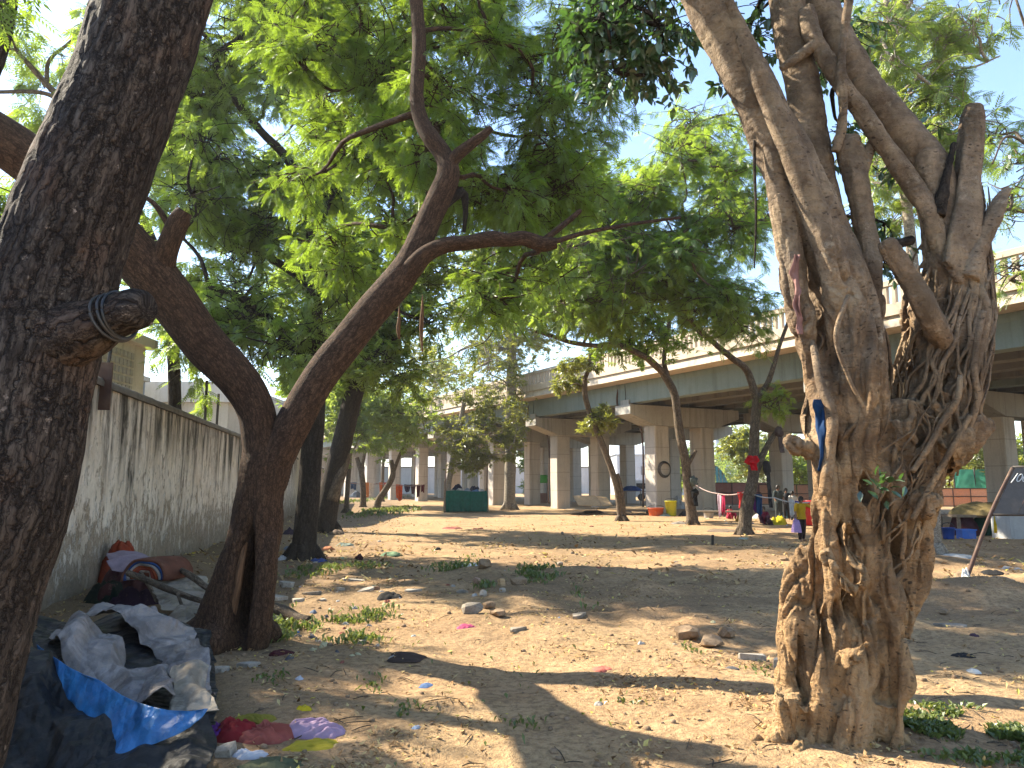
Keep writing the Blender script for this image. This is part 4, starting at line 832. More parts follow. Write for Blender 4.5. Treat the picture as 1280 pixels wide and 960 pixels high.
small_tree((777, 653), 'thin leaning twin-stemmed tree with a green tuft, before the second bay of the flyover', [(776, 645, Y, 9), (772, 615, Y, 8), (766, 592, Y, 8), (753, 556, Y, 8), (741, 526, Y, 7), (732, 497, Y, 7), (731, 474, Y, 6)],
    [[(780, 650, Y, 6), (778, 625, Y, 6), (775, 605, Y, 5), (772, 592, Y, 4)], [(731, 474, Y, 6), (737, 455, Y, 5), (738, 425, Y, 4)]],
    [(752, 522, 16, 12, 34, 35, 3), (718, 480, 22, 12, 33, 35, 2), (735, 440, 30, 25, 33, 35, 3)], (.4, .75), 90, M['bark_far'], M['yellowish'], TM_S, .5, 14, 7)
# pale straight tree mid-lot + its light crown
Y = 50.
small_tree((637, 633), 'tall straight pale-barked tree standing alone between the stall and the flyover', [(637, 625, Y, 14), (638, 580, Y, 13.5), (639, 500, Y, 13), (640, 430, Y, 12), (642, 360, Y, 10), (645, 300, Y, 8)],
    [[(640, 440, Y, 6), (600, 430, Y, 4), (575, 438, Y, 3)], [(642, 380, Y, 6), (680, 350, Y, 4)], [(643, 340, Y, 5), (610, 310, Y, 4)]],
    [(620, 420, 70, 40, 46, 54, 12), (660, 430, 40, 40, 46, 54, 7), (590, 370, 70, 40, 46, 54, 10), (650, 330, 70, 50, 46, 54, 10), (600, 470, 50, 30, 46, 52, 9), (540, 440, 40, 40, 46, 54, 6)], (1.2, 2.2), 100, M['bark_pale'], M['yellowish'], TM_S, .48, 18, 8, flare=.4, name='pale_tree')
Y = 46.
small_tree((560, 622), 'leaning pale thin stem with broad dusty leaves beside the green stall', [(560, 612, Y, 7), (564, 585, Y, 7), (569, 557, Y, 6), (577, 520, Y, 6), (582, 490, Y, 5)],
    [[(570, 552, Y, 4), (590, 540, Y, 3), (610, 545, Y, 3)]], [(585, 520, 35, 25, 44, 47, 8), (605, 555, 35, 32, 44, 47, 12), (575, 555, 15, 25, 44, 47, 4), (640, 530, 18, 25, 44, 47, 4)], (.6, 1.1), 110, M['bark_pale'], M['yellowish'], TM_S, .40, 18, 8, flare=.15, name='leaning_tree')
# far row along the wall
far = [((470, 634), 'small tree leaning right out of a grass patch, far along the wall', [(474, 624, 50., 8), (482, 612, 50., 7.5), (491, 594, 50., 7), (489, 575, 50., 5)], [[(491, 592, 50., 5), (500, 568, 50., 4), (510, 545, 50., 3)]], [(490, 520, 40, 35, 46, 54, 11)]),
       ((454, 624), 'small forked tree left of the one leaning out of grass', [(454, 616, 56., 7), (452, 592, 56., 7), (446, 572, 56., 5)], [[(452, 592, 56., 5), (456, 565, 56., 4), (462, 540, 56., 3)]], [(450, 520, 35, 35, 52, 60, 10)]),
       ((433, 628), 'slim grey tree stem close to the far part of the wall', [(434, 618, 44., 6), (436, 590, 44., 6), (438, 560, 44., 5)], [], [(435, 510, 30, 40, 42, 47, 8)]),
       ((478, 616), 'thin far tree between hanging cloths and flyover columns', [(478, 606, 75., 4), (479, 580, 75., 4), (482, 550, 75., 3)], [], [(510, 510, 40, 40, 70, 80, 9), (540, 470, 40, 50, 64, 80, 9)]),
       ((418, 626), 'far tree tucked in beside the wall behind the leaning neem', [(418, 615, 60., 6), (420, 585, 60., 5), (424, 550, 60., 4)], [], [(415, 500, 40, 50, 58, 68, 10)])]
for k, (bs, lb, tk, lm_, sp) in enumerate(far):
    small_tree(bs, lb, tk, lm_, sp, (1.3, 2.6), 120 + 10 * k, M['bark_far'], M['neem_far'], TM_S, .62, 22, 10, flare=.2)
# pale tree behind the ficus, and feathery tree at the right edge
Y = 16.6
small_tree((1166, 694), 'pale straight trunk right behind the big ficus, its light crown above', [(1166, 680, Y, 19), (1165, 620, Y, 18), (1160, 540, Y, 17), (1150, 420, Y, 15), (1136, 280, Y, 13), (1120, 150, Y, 11), (1111, 80, Y, 10), (1108, 0, Y, 8), (1104, -90, Y, 6)],
    [[(1116, 120, Y, 6), (1090, 92, Y, 5), (1070, 88, Y, 4)], [(1120, 150, Y, 5), (1160, 80, Y, 4), (1210, 85, Y, 3), (1250, 70, Y, 2)], [(1128, 220, Y, 5), (1180, 170, Y, 4), (1230, 160, Y, 3)], [(1112, 60, Y, 5), (1150, -20, Y, 3)]],
    [(1160, 90, 55, 50, 15, 18, 9), (1190, 160, 50, 40, 15.5, 18, 7), (1130, 30, 45, 50, 15, 18, 6), (1105, 170, 35, 60, 15.5, 18, 6), (1150, 250, 50, 40, 16, 18, 6), (1190, 30, 35, 35, 15, 18, 4), (1070, 60, 25, 60, 16, 18, 3)], (.5, 1.0), 180, M['bark_pale'], M['neem_far'], TM_M, .27, 16, 8, name='pale_tree', flare=.25)
Y = 15.
small_tree((1390, 720), 'feathery-leaved tree reaching in from the right edge above the blackboard', [(1390, 690, Y, 26), (1392, 560, Y, 24), (1386, 420, Y, 20), (1370, 300, Y, 16), (1350, 180, Y, 12)],
    [[(1380, 330, Y, 9), (1320, 280, 14, 6), (1262, 262, 13.5, 4), (1235, 275, 13.4, 3)], [(1370, 300, Y, 8), (1310, 210, 14, 5), (1262, 170, 13.6, 3), (1240, 205, 13.5, 2)], [(1384, 400, Y, 8), (1320, 370, 14.5, 5), (1262, 350, 14, 3)]],
    [(1268, 270, 22, 30, 13, 15, 3), (1262, 190, 18, 30, 13, 15, 2), (1270, 340, 20, 20, 13.5, 15, 2), (1340, 200, 60, 90, 13, 17, 8), (1258, -8, 12, 8, 13, 14, 1), (1350, 320, 50, 50, 13, 16, 5)], (.4, .75), 190, M['bark_far'], M['neem_mid'], TM_N, .26, 10, 5)
# greenery beyond the flyover
for k, (px, py, Y, rx, ry, n, lb, lf) in enumerate([(938, 565, 75., 26, 32, 9, 'light green tree beyond the flyover seen left of the red rag', 'yellowish'), (1000, 585, 70., 30, 28, 9, 'green tree beyond the flyover next to the big ficus trunk', 'neem_far'),
        (1215, 575, 62., 26, 36, 12, 'bright green tree beyond the flyover between the ficus and the far right column', 'yellowish'), (1262, 590, 66., 30, 36, 12, 'green tree behind the netting at the right edge', 'neem_far'),
        (850, 585, 82., 16, 24, 6, 'small green tree glimpsed between the two front columns', 'neem_far'), (668, 580, 95., 12, 26, 6, 'dark green tree beyond the flyover right of the tall pale trunk', 'neem_far'), (1150, 560, 72., 40, 30, 8, 'green tree beyond the flyover hidden behind the ficus', 'neem_far')]):
    small_tree((px, 624), lb, [(px, 616, Y, 4), (px + 1, 600, Y, 4), (px, 580, Y, 3)], [], [(px, py, rx, ry, Y - 4, Y + 4, n)], (1.5, 2.6), 200 + k * 7, M['bark_far'], M[lf], TM_S, 1.0, 22, 8, flare=.15, name='distant_tree')

# a far belt of trees that reads as one mass
rng = np.random.default_rng(17); lm = MB()
for k in range(60):
    c = np.array([rng.uniform(42, 190), rng.uniform(150, 175), rng.uniform(2.5, 7.5)]); r = rng.uniform(3.5, 6.); n = 260; d = rng.normal(size=(n, 3)); d /= np.linalg.norm(d, axis=1)[:, None]
    pos = c + d * (r * rng.uniform(.5, 1.1, n))[:, None] * np.array([1, 1, .75]); pos[:, 2] = np.maximum(pos[:, 2], .3); dd = d + rng.normal(size=(n, 3)) * .5; put_leaves(lm, pos, dd, 1.7 * rng.uniform(.7, 1.2, n), TM_S[k % 3], rng)
tag(lm.build('far_woods', M['neem_far'], origin=(110, 160, 0), smooth=False), 'belt of green trees far beyond the flyover on the right', 'far trees', kind='stuff')
# ---------------------------------------------------------------- the big ficus
FY = 5.1
fb = GP(1045, 915)
fic = empty('ficus_tree', fb, 'massive old ficus with a fluted trunk of fused roots and sawn upper limbs, right foreground', 'tree')
LOW = np.array([(930, 968, 1118), (900, 974, 1113), (870, 977, 1112), (840, 981, 1117), (800, 986, 1128), (760, 992, 1138), (720, 999, 1147), (690, 1004, 1155), (650, 1012, 1165), (610, 1014, 1176), (570, 1012, 1190), (540, 1010, 1202), (505, 1007, 1210)], float)
LOW[:, 1] += np.interp(LOW[:, 0], [505, 600, 700, 930], [8, 14, 12, 6]); LOW[:, 2] -= np.interp(LOW[:, 0], [505, 600, 700, 930], [8, 12, 12, 6])
LFT = np.array([(560, 1012, 1120), (520, 1009, 1112), (480, 1004, 1108), (440, 998, 1102), (400, 988, 1094), (360, 978, 1080), (320, 973, 1070), (280, 972, 1058)], float)
RGT = np.array([(580, 1090, 1190), (540, 1108, 1212), (500, 1114, 1220), (460, 1121, 1226), (420, 1128, 1231), (380, 1132, 1232), (340, 1138, 1230), (300, 1150, 1228), (260, 1166, 1232), (220, 1186, 1234)], float)
def prof(tab, py):
    i = np.argsort(tab[:, 0]); return np.interp(py, tab[i, 0], tab[i, 1]), np.interp(py, tab[i, 0], tab[i, 2])
def surf(tab, py, phi, k=1., dk=.78, yc=FY):
    l, r = prof(tab, py); hw = (r - l) / 2 / F * yc * k; c = P((l + r) / 2, py, yc)
    return c + np.array([hw * math.sin(phi), -hw * dk * math.cos(phi), 0])
def core(mb, tab, k, dk=.78, yc=FY, seg=40, step=8, seed=0):
    py = np.arange(tab[:, 0].max(), tab[:, 0].min() - 1, -step); th = np.linspace(0, 2 * np.pi, seg, endpoint=False)
    v = np.array([[surf(tab, y, t, k, dk, yc) for t in th] for y in py]); n = len(py)
    mb.add(np.concatenate([v.reshape(-1, 3), v[0].mean(0)[None], v[-1].mean(0)[None]]), [gridfaces(seg, n, True)[:, ::-1],
           np.array([[n * seg, j, (j + 1) % seg] for j in range(seg)]), np.array([[n * seg + 1, (n - 1) * seg + (j + 1) % seg, (n - 1) * seg + j] for j in range(seg)])])
rng = np.random.default_rng(78)
fm = MB(); core(fm, LOW, .70); core(fm, LFT, .66, .85); core(fm, RGT, .66, .85)
def strand(mb, tab, phi0, py0, py1, r0, r1, wander, k=.9, dk=.78, n=8, seg=10, yc=FY, drift=0.):
    phi = phi0; pts = []; rad = []
    for i, py in enumerate(np.linspace(py0, py1, n)):
        e_ = min(i, n - 1 - i, 2) / 2.; low = i == 0 and py > 890; pts.append(surf(tab, py, phi, k + rng.normal(0, .015) - (0 if low else (.16 if k < 1.06 else .10) * (1 - e_)), dk, yc)); phi += rng.normal(0, wander) + drift / n; rad.append((r0 + (r1 - r0) * i / (n - 1)) * (1 if low else .45 + .55 * e_))
    rad = np.array(rad) * rng.uniform(.82, 1.2, n)
    v, f, bc = tube(pts, rad, seg=seg, step=.03, rough=.12, freq=1.5, seed=int(rng.integers(90))); mb.add(v, f, bc=bc)
    return pts
# fused columns of the foot and the middle, then thinner roots laid over them
for phi in np.concatenate([np.linspace(-1.75, 1.75, 13), np.linspace(2.1, 4.1, 6)]):
    strand(fm, LOW, phi + rng.normal(0, .06), 925, 505 + rng.uniform(0, 60), rng.uniform(.052, .085), rng.uniform(.038, .058), .085, .86, n=10, seg=14)
for phi in rng.uniform(-1.8, 1.8, 24):
    a = rng.uniform(740, 930); strand(fm, LOW, phi, a, a - rng.uniform(160, 340), rng.uniform(.022, .044), rng.uniform(.018, .034), .09, 1.0, n=9)
for phi in rng.uniform(-1.7, 1.7, 34):
    a = rng.uniform(590, 760); strand(fm, LOW, phi, a, max(508, a - rng.uniform(90, 220)), rng.uniform(.015, .030), rng.uniform(.012, .024), .12, 1.05, n=8, seg=9)
for phi in np.linspace(-1.6, 1.5, 9):
    strand(fm, LFT, phi + rng.normal(0, .1), 580, 285 + rng.uniform(0, 70), rng.uniform(.042, .062), rng.uniform(.030, .045), .12, .86, .85, n=9, seg=12)
for phi in rng.uniform(-1.7, .9, 20):
    a = rng.uniform(400, 600); strand(fm, LFT, phi, a, max(284, a - rng.uniform(100, 220)), rng.uniform(.012, .026), rng.uniform(.010, .020), .2, .98, .85, n=8)
for phi in np.linspace(-1.6, 1.7, 10):
    strand(fm, RGT, phi + rng.normal(0, .1), 590, 240 + rng.uniform(0, 120), rng.uniform(.036, .055), rng.uniform(.024, .04), .13, .84, .85, n=8, seg=12)
for phi in rng.uniform(-1.6, 1.7, 46):
    a = rng.uniform(440, 610); strand(fm, RGT, phi, a, max(225, a - rng.uniform(120, 260)), rng.uniform(.011, .022), rng.uniform(.008, .016), .14, 1.0, .85, n=9, seg=8, drift=.5)
# collars where the big limbs leave the trunk
for rows, sd in (([(1090, 640, 5.05, 30), (1086, 570, 4.90, 46), (1080, 480, 4.82, 56), (1070, 405, 4.82, 62), (1056, 350, 4.85, 66), (1032, 300, 4.88, 69), (1002, 236, 4.86, 66), (975, 182, 4.83, 60)], 21), ([(1036, 470, 4.98, 16), (1042, 420, 4.86, 26), (1046, 370, 4.76, 34), (1040, 330, 4.72, 37), (1020, 270, 4.70, 36), (996, 205, 4.66, 32)], 22), ([(1016, 500, 5.02, 14), (1010, 440, 4.92, 26), (996, 370, 4.85, 34), (985, 300, 4.84, 34), (976, 245, 4.82, 35)], 23),
                 ([(1048, 420, 5.05, 50), (1046, 350, 5.05, 48), (1032, 262, 5.08, 44), (1020, 195, 5.1, 43)], 24), ([(1178, 400, 5.1, 30), (1180, 335, 5.02, 50), (1178, 290, 5.0, 50), (1166, 220, 5.0, 49), (1146, 184, 5.04, 46)], 25), ([(1092, 560, 4.86, 34), (1091, 500, 4.93, 32), (1089, 420, 4.95, 30), (1090, 370, 4.95, 27)], 26), ([(1182, 380, 5.0, 12), (1174, 320, 4.9, 24), (1162, 268, 4.87, 25), (1144, 236, 4.88, 25)], 27)):
    ptube(fm, rows, seg=20, step=.03, rough=.12, freq=1.5, seed=sd)
# traced members that give the tree its outline
def tr_(mb, rows, seg=18, rough=.10, seed=1, freq=1.4, step=.03): return ptube(mb, [(a, b, c + {3: .10, 4: .13, 5: .13, 6: .12, 7: .08}.get(seed, 0), w_) for a, b, c, w_ in rows], seg=seg, step=step, rough=rough, freq=freq, seed=seed)
tr_(fm, [(976, 925, 5.0, 30), (984, 870, 4.98, 34), (990, 800, 4.98, 38), (996, 740, 5.0, 34), (1003, 700, 5.05, 26), (1008, 680, 5.1, 14)], seed=2)
tr_(fm, [(998, 925, 4.86, 30), (1004, 860, 4.84, 32), (1012, 790, 4.84, 30), (1018, 720, 4.86, 30), (1024, 650, 4.86, 28), (1026, 590, 4.86, 30), (1016, 520, 4.9, 28)], seed=3)
tr_(fm, [(1022, 925, 4.74, 34), (1030, 860, 4.72, 34), (1042, 800, 4.70, 32), (1046, 730, 4.70, 34), (1040, 660, 4.72, 38), (1038, 590, 4.74, 44), (1034, 520, 4.78, 40), (1024, 450, 4.84, 34), (1012, 390, 4.9, 30), (1000, 330, 4.95, 26)], seed=4)
tr_(fm, [(1062, 930, 4.70, 60), (1066, 880, 4.70, 54), (1075, 820, 4.72, 44), (1080, 770, 4.74, 34), (1078, 700, 4.74, 28), (1076, 640, 4.74, 30), (1084, 580, 4.72, 40), (1084, 520, 4.74, 50), (1078, 450, 4.78, 56), (1070, 400, 4.82, 58), (1060, 350, 4.87, 60)], seg=24, seed=5)
tr_(fm, [(1100, 925, 4.80, 40), (1102, 870, 4.78, 34), (1108, 820, 4.76, 34), (1112, 770, 4.74, 36), (1106, 710, 4.72, 30), (1104, 650, 4.70, 30), (1112, 590, 4.68, 36), (1122, 530, 4.70, 30)], seed=6)
tr_(fm, [(1128, 800, 4.86, 24), (1140, 750, 4.86, 30), (1148, 700, 4.84, 30), (1150, 650, 4.82, 34), (1160, 600, 4.80, 40), (1172, 550, 4.80, 40), (1180, 500, 4.82, 36)], seed=7)
tr_(fm, [(1170, 572, 4.85, 60), (1195, 548, 4.88, 54), (1218, 535, 4.9, 40), (1232, 530, 4.9, 26)], seed=8, rough=.25)
tr_(fm, [(1150, 640, 4.8, 30), (1158, 625, 4.72, 36), (1163, 615, 4.68, 26)], seed=9, rough=.3)
tr_(fm, [(1060, 812, 4.62, 22), (1068, 830, 4.60, 26), (1075, 815, 4.62, 20), (1084, 800, 4.66, 14)], seed=10, rough=.3)
tr_(fm, [(1030, 690, 4.66, 16), (1046, 712, 4.62, 17), (1060, 735, 4.60, 18), (1072, 738, 4.60, 18), (1076, 720, 4.63, 14), (1066, 690, 4.66, 12), (1062, 650, 4.68, 13)], seed=11, rough=.12)
tr_(fm, [(1040, 566, 5.0, 20), (1016, 563, 4.92, 22), (1001, 559, 4.87, 21), (992, 555, 4.85, 18), (986, 548, 4.83, 12)], seed=12, rough=.3)
# roots spreading over the earth
for px, py, dx, dy in ((985, 905, -.22, .02), (1005, 915, -.10, -.16), (1042, 922, -.02, -.2), (1075, 922, .06, -.16), (1105, 915, .18, -.05)):
    a = P(px, py - 40, 4.85); g = P(px, py, 4.86); e = np.array([g[0] + dx, g[1] + dy, 0]); e[2] = gz(e[0], e[1]) - .03; g[2] = gz(g[0], g[1]) + .05
    v, f, bc = tube([a, g, e], [.10, .085, .035], seg=12, step=.02, rough=.2, seed=int(px)); fm.add(v, f, bc=bc)
hol = [(P(1127, 690, 4.8), .045, .13, .30, 5.0), (P(1068, 755, 4.7), .030, .075, .22, 4.95), (P(1052, 770, 4.7), .018, .07, .16, 4.95), (P(1062, 672, 4.7), .022, .07, .16, 4.95), (P(1118, 640, 4.7), .02, .09, .14, 4.95),
       (P(1092, 612, 4.7), .028, .07, .2, 4.95), (P(1034, 790, 4.8), .016, .12, .16, 4.98), (P(1030, 520, 4.7), .02, .12, .12, 4.95), (P(1148, 600, 4.75), .02, .06, .14, 4.95), (P(1060, 560, 4.7), .02, .07, .12, 4.95), (P(1128, 480, 4.7), .04, .06, .2, 5.0), (P(1000, 830, 4.9), .014, .16, .12, 5.05)]
remesh(fm, 'trunk', .0095, M['ficus'], fic, 1, hol, .004, .036)
def ficlimb(rows, seed, name='limb', mat=None, rough=.10, seg=36, extra=()):
    mb = MB(); ptube(mb, rows, seg=max(seg, 40) if len(rows) > 4 else seg, step=.016, rough=rough * 1.2, freq=1.8, seed=seed, disp=(lambda bc: .016 * fbm(bc * np.array([7., 7., 4.]), 4, seed) + .007 * ridged(bc * np.array([10., 10., 24.]), 2, seed + 2) - .009 * np.clip(1 - 3 * np.abs(vnoise(bc * np.array([16., 16., 2.2]), seed + 4)), 0, 1)) if rows[0][3] > 15 or len(rows) > 5 else None)
    for e in extra: ptube(mb, e, seg=14, step=.03, rough=.14, freq=1.5, seed=seed + 3)
    return mb.build(name, mat or M['ficus_grey'], fic)
ficlimb([(1066, 420, 4.95, 40), (1050, 350, 4.9, 62), (1030, 300, 4.88, 66), (998, 230, 4.86, 64), (966, 165, 4.82, 62), (930, 90, 4.76, 60), (882, 0, 4.7, 58), (820, -120, 4.6, 54), (740, -260, 4.5, 46)], 1, rough=.12,
        extra=[[(1042, 350, 4.82, 24), (1036, 318, 4.73, 32), (1020, 270, 4.70, 34), (990, 190, 4.66, 32), (955, 110, 4.62, 28), (925, 40, 4.60, 22), (900, -20, 4.6, 14)], [(990, 330, 4.92, 20), (984, 295, 4.85, 30), (975, 240, 4.82, 34), (968, 200, 4.78, 28), (958, 170, 4.76, 14)]])
ficlimb([(1045, 330, 5.05, 44), (1030, 260, 5.08, 42), (1016, 180, 5.1, 42), (1002, 100, 5.12, 44), (988, 40, 5.15, 45), (980, -20, 5.2, 46), (965, -150, 5.3, 42), (950, -300, 5.4, 34)], 2)
ficlimb([(1176, 250, 5.0, 44), (1160, 205, 5.02, 47), (1128, 168, 5.06, 47), (1090, 125, 5.1, 46), (1060, 80, 5.15, 46), (1034, 30, 5.2, 46), (1018, -20, 5.25, 46), (990, -120, 5.3, 36)], 3)
ficlimb([(1172, 300, 4.95, 12), (1160, 262, 4.89, 20), (1142, 234, 4.88, 25), (1102, 175, 4.90, 24), (1062, 120, 4.92, 23), (1030, 72, 4.95, 22), (1014, 40, 4.98, 24), (1008, 15, 5.05, 22)], 4, seg=24, extra=[[(1018, 55, 4.95, 16), (1002, 68, 4.96, 14), (985, 80, 4.98, 11), (975, 86, 5.0, 7)]])
ficlimb([(1044, 190, 4.92, 8), (1052, 160, 4.90, 9), (1054, 135, 4.88, 9), (1051, 90, 4.86, 9), (1056, 40, 4.86, 10), (1064, -20, 4.86, 11), (1075, -90, 4.86, 12)], 5, seg=12, name='hanging_root')
ficlimb([(1090, 470, 4.95, 28), (1088, 420, 4.95, 28), (1090, 370, 4.95, 27), (1088, 320, 4.95, 26), (1078, 265, 4.95, 27), (1069, 215, 4.96, 30), (1063, 185, 4.97, 32), (1066, 172, 4.97, 22)], 6, seg=26, rough=.14, extra=[[(1072, 230, 4.96, 18), (1082, 200, 4.97, 16), (1090, 178, 4.98, 12)]])
sm = MB(); tr_(sm, [(1190, 500, 5.1, 44), (1196, 430, 5.0, 56), (1203, 345, 4.95, 52), (1206, 290, 4.93, 44), (1209, 240, 4.94, 35), (1212, 190, 4.95, 32), (1215, 150, 4.96, 29), (1217, 133, 4.96, 22)], seg=26, seed=30, rough=.16)
for k in range(9): tr_(sm, [(1196 + 4 * k - 14, 330 + 6 * k, 4.80 + .01 * k, 12), (1195 + 3.6 * k, 270, 4.82, 11), (1203 + 2 * k, 215, 4.87, 8), (1207 + 1.6 * k, 170 + 5 * k, 4.9, 5)], seg=8, seed=40 + k)
remesh(sm, 'sawn_stump', .009, M['ficus'], fic, 1, (), .006, .020)
ficlimb([(1208, 350, 4.86, 34), (1222, 310, 4.86, 28), (1238, 275, 4.86, 22), (1250, 250, 4.87, 17), (1262, 236, 4.88, 9)], 8, name='broken_stub', mat=M['ficus'], seg=18, rough=.2)
ficlimb([(1188, 450, 5.0, 20), (1176, 422, 4.86, 28), (1165, 400, 4.77, 28), (1150, 372, 4.72, 27), (1134, 345, 4.70, 25), (1120, 322, 4.68, 25), (1110, 306, 4.66, 23), (1106, 300, 4.66, 14)], 9, name='broken_stub', mat=M['ficus'], seg=22, rough=.13)
ficlimb([(1172, 270, 4.85, 16), (1180, 235, 4.84, 13), (1186, 205, 4.85, 10), (1192, 180, 4.88, 9)], 10, name='dead_branch', mat=M['bark_dark'], seg=12, rough=.2)
ficlimb([(1140, 300, 4.95, 12), (1120, 305, 4.92, 11), (1108, 300, 4.9, 9)], 11, name='dead_branch', mat=M['bark_dark'], seg=10, rough=.2)
ficlimb([(944, 120, 4.82, 3), (943, 200, 4.8, 4), (945, 270, 4.8, 3), (943, 335, 4.8, 2)], 12, name='hanging_root', mat=M['bark_dark'], seg=8)
# free aerial roots winding over the trunk
for k in range(78):
    tab = RGT if k < 44 else (LFT if k < 54 else LOW); a = rng.uniform(450, 605) if k < 54 else rng.uniform(580, 760); mb = MB(); yc = FY; big = rng.uniform() < .35
    strand(mb, tab, rng.uniform(-1.4, 1.8) if k < 44 else rng.uniform(-1.5, 1.5), a, max(230 if k < 44 else 300 if k < 54 else 512, a - rng.uniform(100, 270)), rng.uniform(.012, .020) if big else rng.uniform(.006, .012), rng.uniform(.009, .014) if big else rng.uniform(.004, .009), .11, 1.09 if k < 54 else 1.02, .92, n=11, seg=8, drift=rng.uniform(.1, .9))
    mb.build('aerial_root', M['ficus_grey'] if k % 3 else M['ficus'], fic)
for rows in ([(1222, 360, 4.86, 14), (1232, 385, 4.84, 13), (1230, 410, 4.84, 13), (1222, 440, 4.84, 14), (1214, 480, 4.84, 12)], [(1228, 390, 4.82, 10), (1222, 420, 4.80, 9), (1217, 460, 4.80, 9), (1222, 500, 4.8, 8), (1210, 540, 4.8, 8)],
             [(1200, 470, 4.72, 7), (1196, 500, 4.70, 8), (1176, 530, 4.68, 8), (1160, 560, 4.66, 8), (1140, 590, 4.66, 7)], [(1212, 520, 4.78, 7), (1190, 560, 4.7, 8), (1168, 600, 4.68, 8), (1140, 650, 4.66, 7)],
             [(1012, 410, 4.92, 4), (1018, 440, 4.80, 9), (1026, 480, 4.68, 12), (1040, 520, 4.64, 14), (1036, 570, 4.64, 15), (1030, 620, 4.66, 14)], [(1060, 370, 4.62, 6), (1045, 420, 4.6, 6), (1060, 470, 4.6, 5), (1080, 510, 4.6, 5)],
             [(1126, 800, 4.80, 12), (1132, 835, 4.76, 17), (1134, 858, 4.74, 19), (1128, 876, 4.74, 10), (1125, 895, 4.74, 6), (1125, 908, 4.74, 8), (1122, 925, 4.74, 13), (1122, 936, 4.74, 18)]):
    mb = MB(); ptube(mb, rows, seg=10, step=.02, rough=.18, freq=2, seed=int(rows[0][0]) % 60); mb.build('aerial_root', M['ficus'], fic)
# broad leaves: hanging clumps around the upper limbs, a sprig out of the trunk
Lb = MB(); rng = np.random.default_rng(5)
nodes = np.array([P(882, 0, 4.7), P(820, -120, 4.6), P(740, -260, 4.5), P(980, -20, 5.2), P(965, -150, 5.3), P(1018, -20, 5.25), P(930, 90, 4.76)])
bl = ell(rng, [(790, 20, 60, 55, 5.2, 6.4, 13), (755, 50, 35, 40, 5.6, 6.4, 6), (795, 85, 28, 30, 5.4, 6., 6), (925, 60, 16, 50, 5.4, 6.2, 4), (860, -90, 120, 60, 4.6, 6, 7), (1050, 10, 22, 40, 5.4, 6.2, 3), (1000, -90, 60, 40, 5, 6, 4)], (.22, .38))
grow_crown(fic, bl, nodes, TM_B, .105, 12, 7, M['broad'], M['bark_dark'], 71, droop=.9, tri=TM_BT, twig_r=.006)
nodes = np.array([P(1090, 330, 4.97), P(1066, 190, 4.97), P(1160, 200, 5.05), P(1128, 168, 5.06), P(1040, 120, 5.2)])
bl = ell(rng, [(1110, 300, 22, 40, 5.2, 5.8, 4), (1052, 170, 14, 20, 5.2, 5.6, 2), (1100, 200, 20, 20, 5.3, 5.7, 2), (1150, 160, 12, 14, 5.2, 5.6, 2), (1058, 290, 8, 30, 5.3, 5.7, 2), (1040, 90, 10, 20, 5.2, 5.5, 1)], (.12, .24))
grow_crown(fic, bl, nodes, TM_B, .085, 6, 5, M['broad'], M['bark_dark'], 72, droop=.8, tri=TM_BT, twig_r=.005)
mb = MB(); c = P(1102, 604, 4.62)
rn = np.random.default_rng(3); put_leaves(mb, c + rn.normal(size=(26, 3)) * np.array([.045, .02, .05]), rn.normal(size=(26, 3)) * [.6, .2, .6] + [0, -.7, -.1], .075, TM_B, rn, tri=TM_BT)
wire(mb, c + [0, .06, -.03], c + [.0, -.03, .04], 0, .004, 4); sp = mb.build('sprig', M['broad'], fic, smooth=False)
# rags tied into the trunk
mb = MB(); g = np.array([[P(1026 + dx * .6 + (3 if i > 2 else 0), 500 + 22 * i, 4.66 + .03 * math.sin(i * 1.7 + dx)) for dx in (-7, 0, 8)] for i in range(5)])
add_sheet(mb, crumple(sheet_grid(g, 22, 50), .02, 9, 5, .03), .004); tag(mb.build('blue_rag', cloth_mat((.010, .042, .12)), origin=P(1030, 530, 4.66)), 'deep blue rag stuffed into a cleft of the ficus trunk', 'rag')
mb = MB(); g = np.array([[P(993 + dx + i, 318 + 20 * i, 4.74 + .02 * math.sin(i * 2 + dx)) for dx in (-3, 1, 5)] for i in range(6)])
add_sheet(mb, crumple(sheet_grid(g, 16, 60), .015, 10, 6, .02), .004); tag(mb.build('faded_rag', cloth_mat((.30, .16, .14)), origin=P(995, 360, 4.7)), 'faded pink strip of cloth hanging down the upper left side of the ficus', 'rag')
# ---------------------------------------------------------------- helpers for small things
def rag(px, py, wpx, hpx, label, col, seed, name='rag', cat='rag', dpx=None, rough=.85, rz=None, mat=None, n=44, fold=.3, group=None, freq=2.2):
    if 40 < seed < 100: m_ = sum(col) / 3; col = tuple(.72 * c + .28 * m_ for c in col)
    g = GP(px, py); Y = g[1]; rx = wpx / 2 / F * Y; h = hpx / F * Y * (.66 if n >= 64 else .40); ry = (dpx / 2 / F * Y * 3 if dpx else rx * .6)
    mb = MB(); heap_mesh(mb, g, rx, ry, h, seed, n, fold, freq, 0 if rz is None else rz)
    return tag(mb.build(name, mat or cloth_mat(col, rough), origin=g), label, cat, group)
def stone(px, py, w_, d_, h_, label, seed, mat='stone', name='stone', cat='stone', rz=0., blocky=.6, group='stones lying on the bare earth', n=12):
    g = GP(px, py); mb = MB(); hull_mesh(mb, g + [0, 0, h_ * .30], w_ * .85, d_ * .85, h_ * .8, seed, rz, n=34)
    return tag(mb.build(name, M[mat], origin=g, smooth=False), label, cat, group)
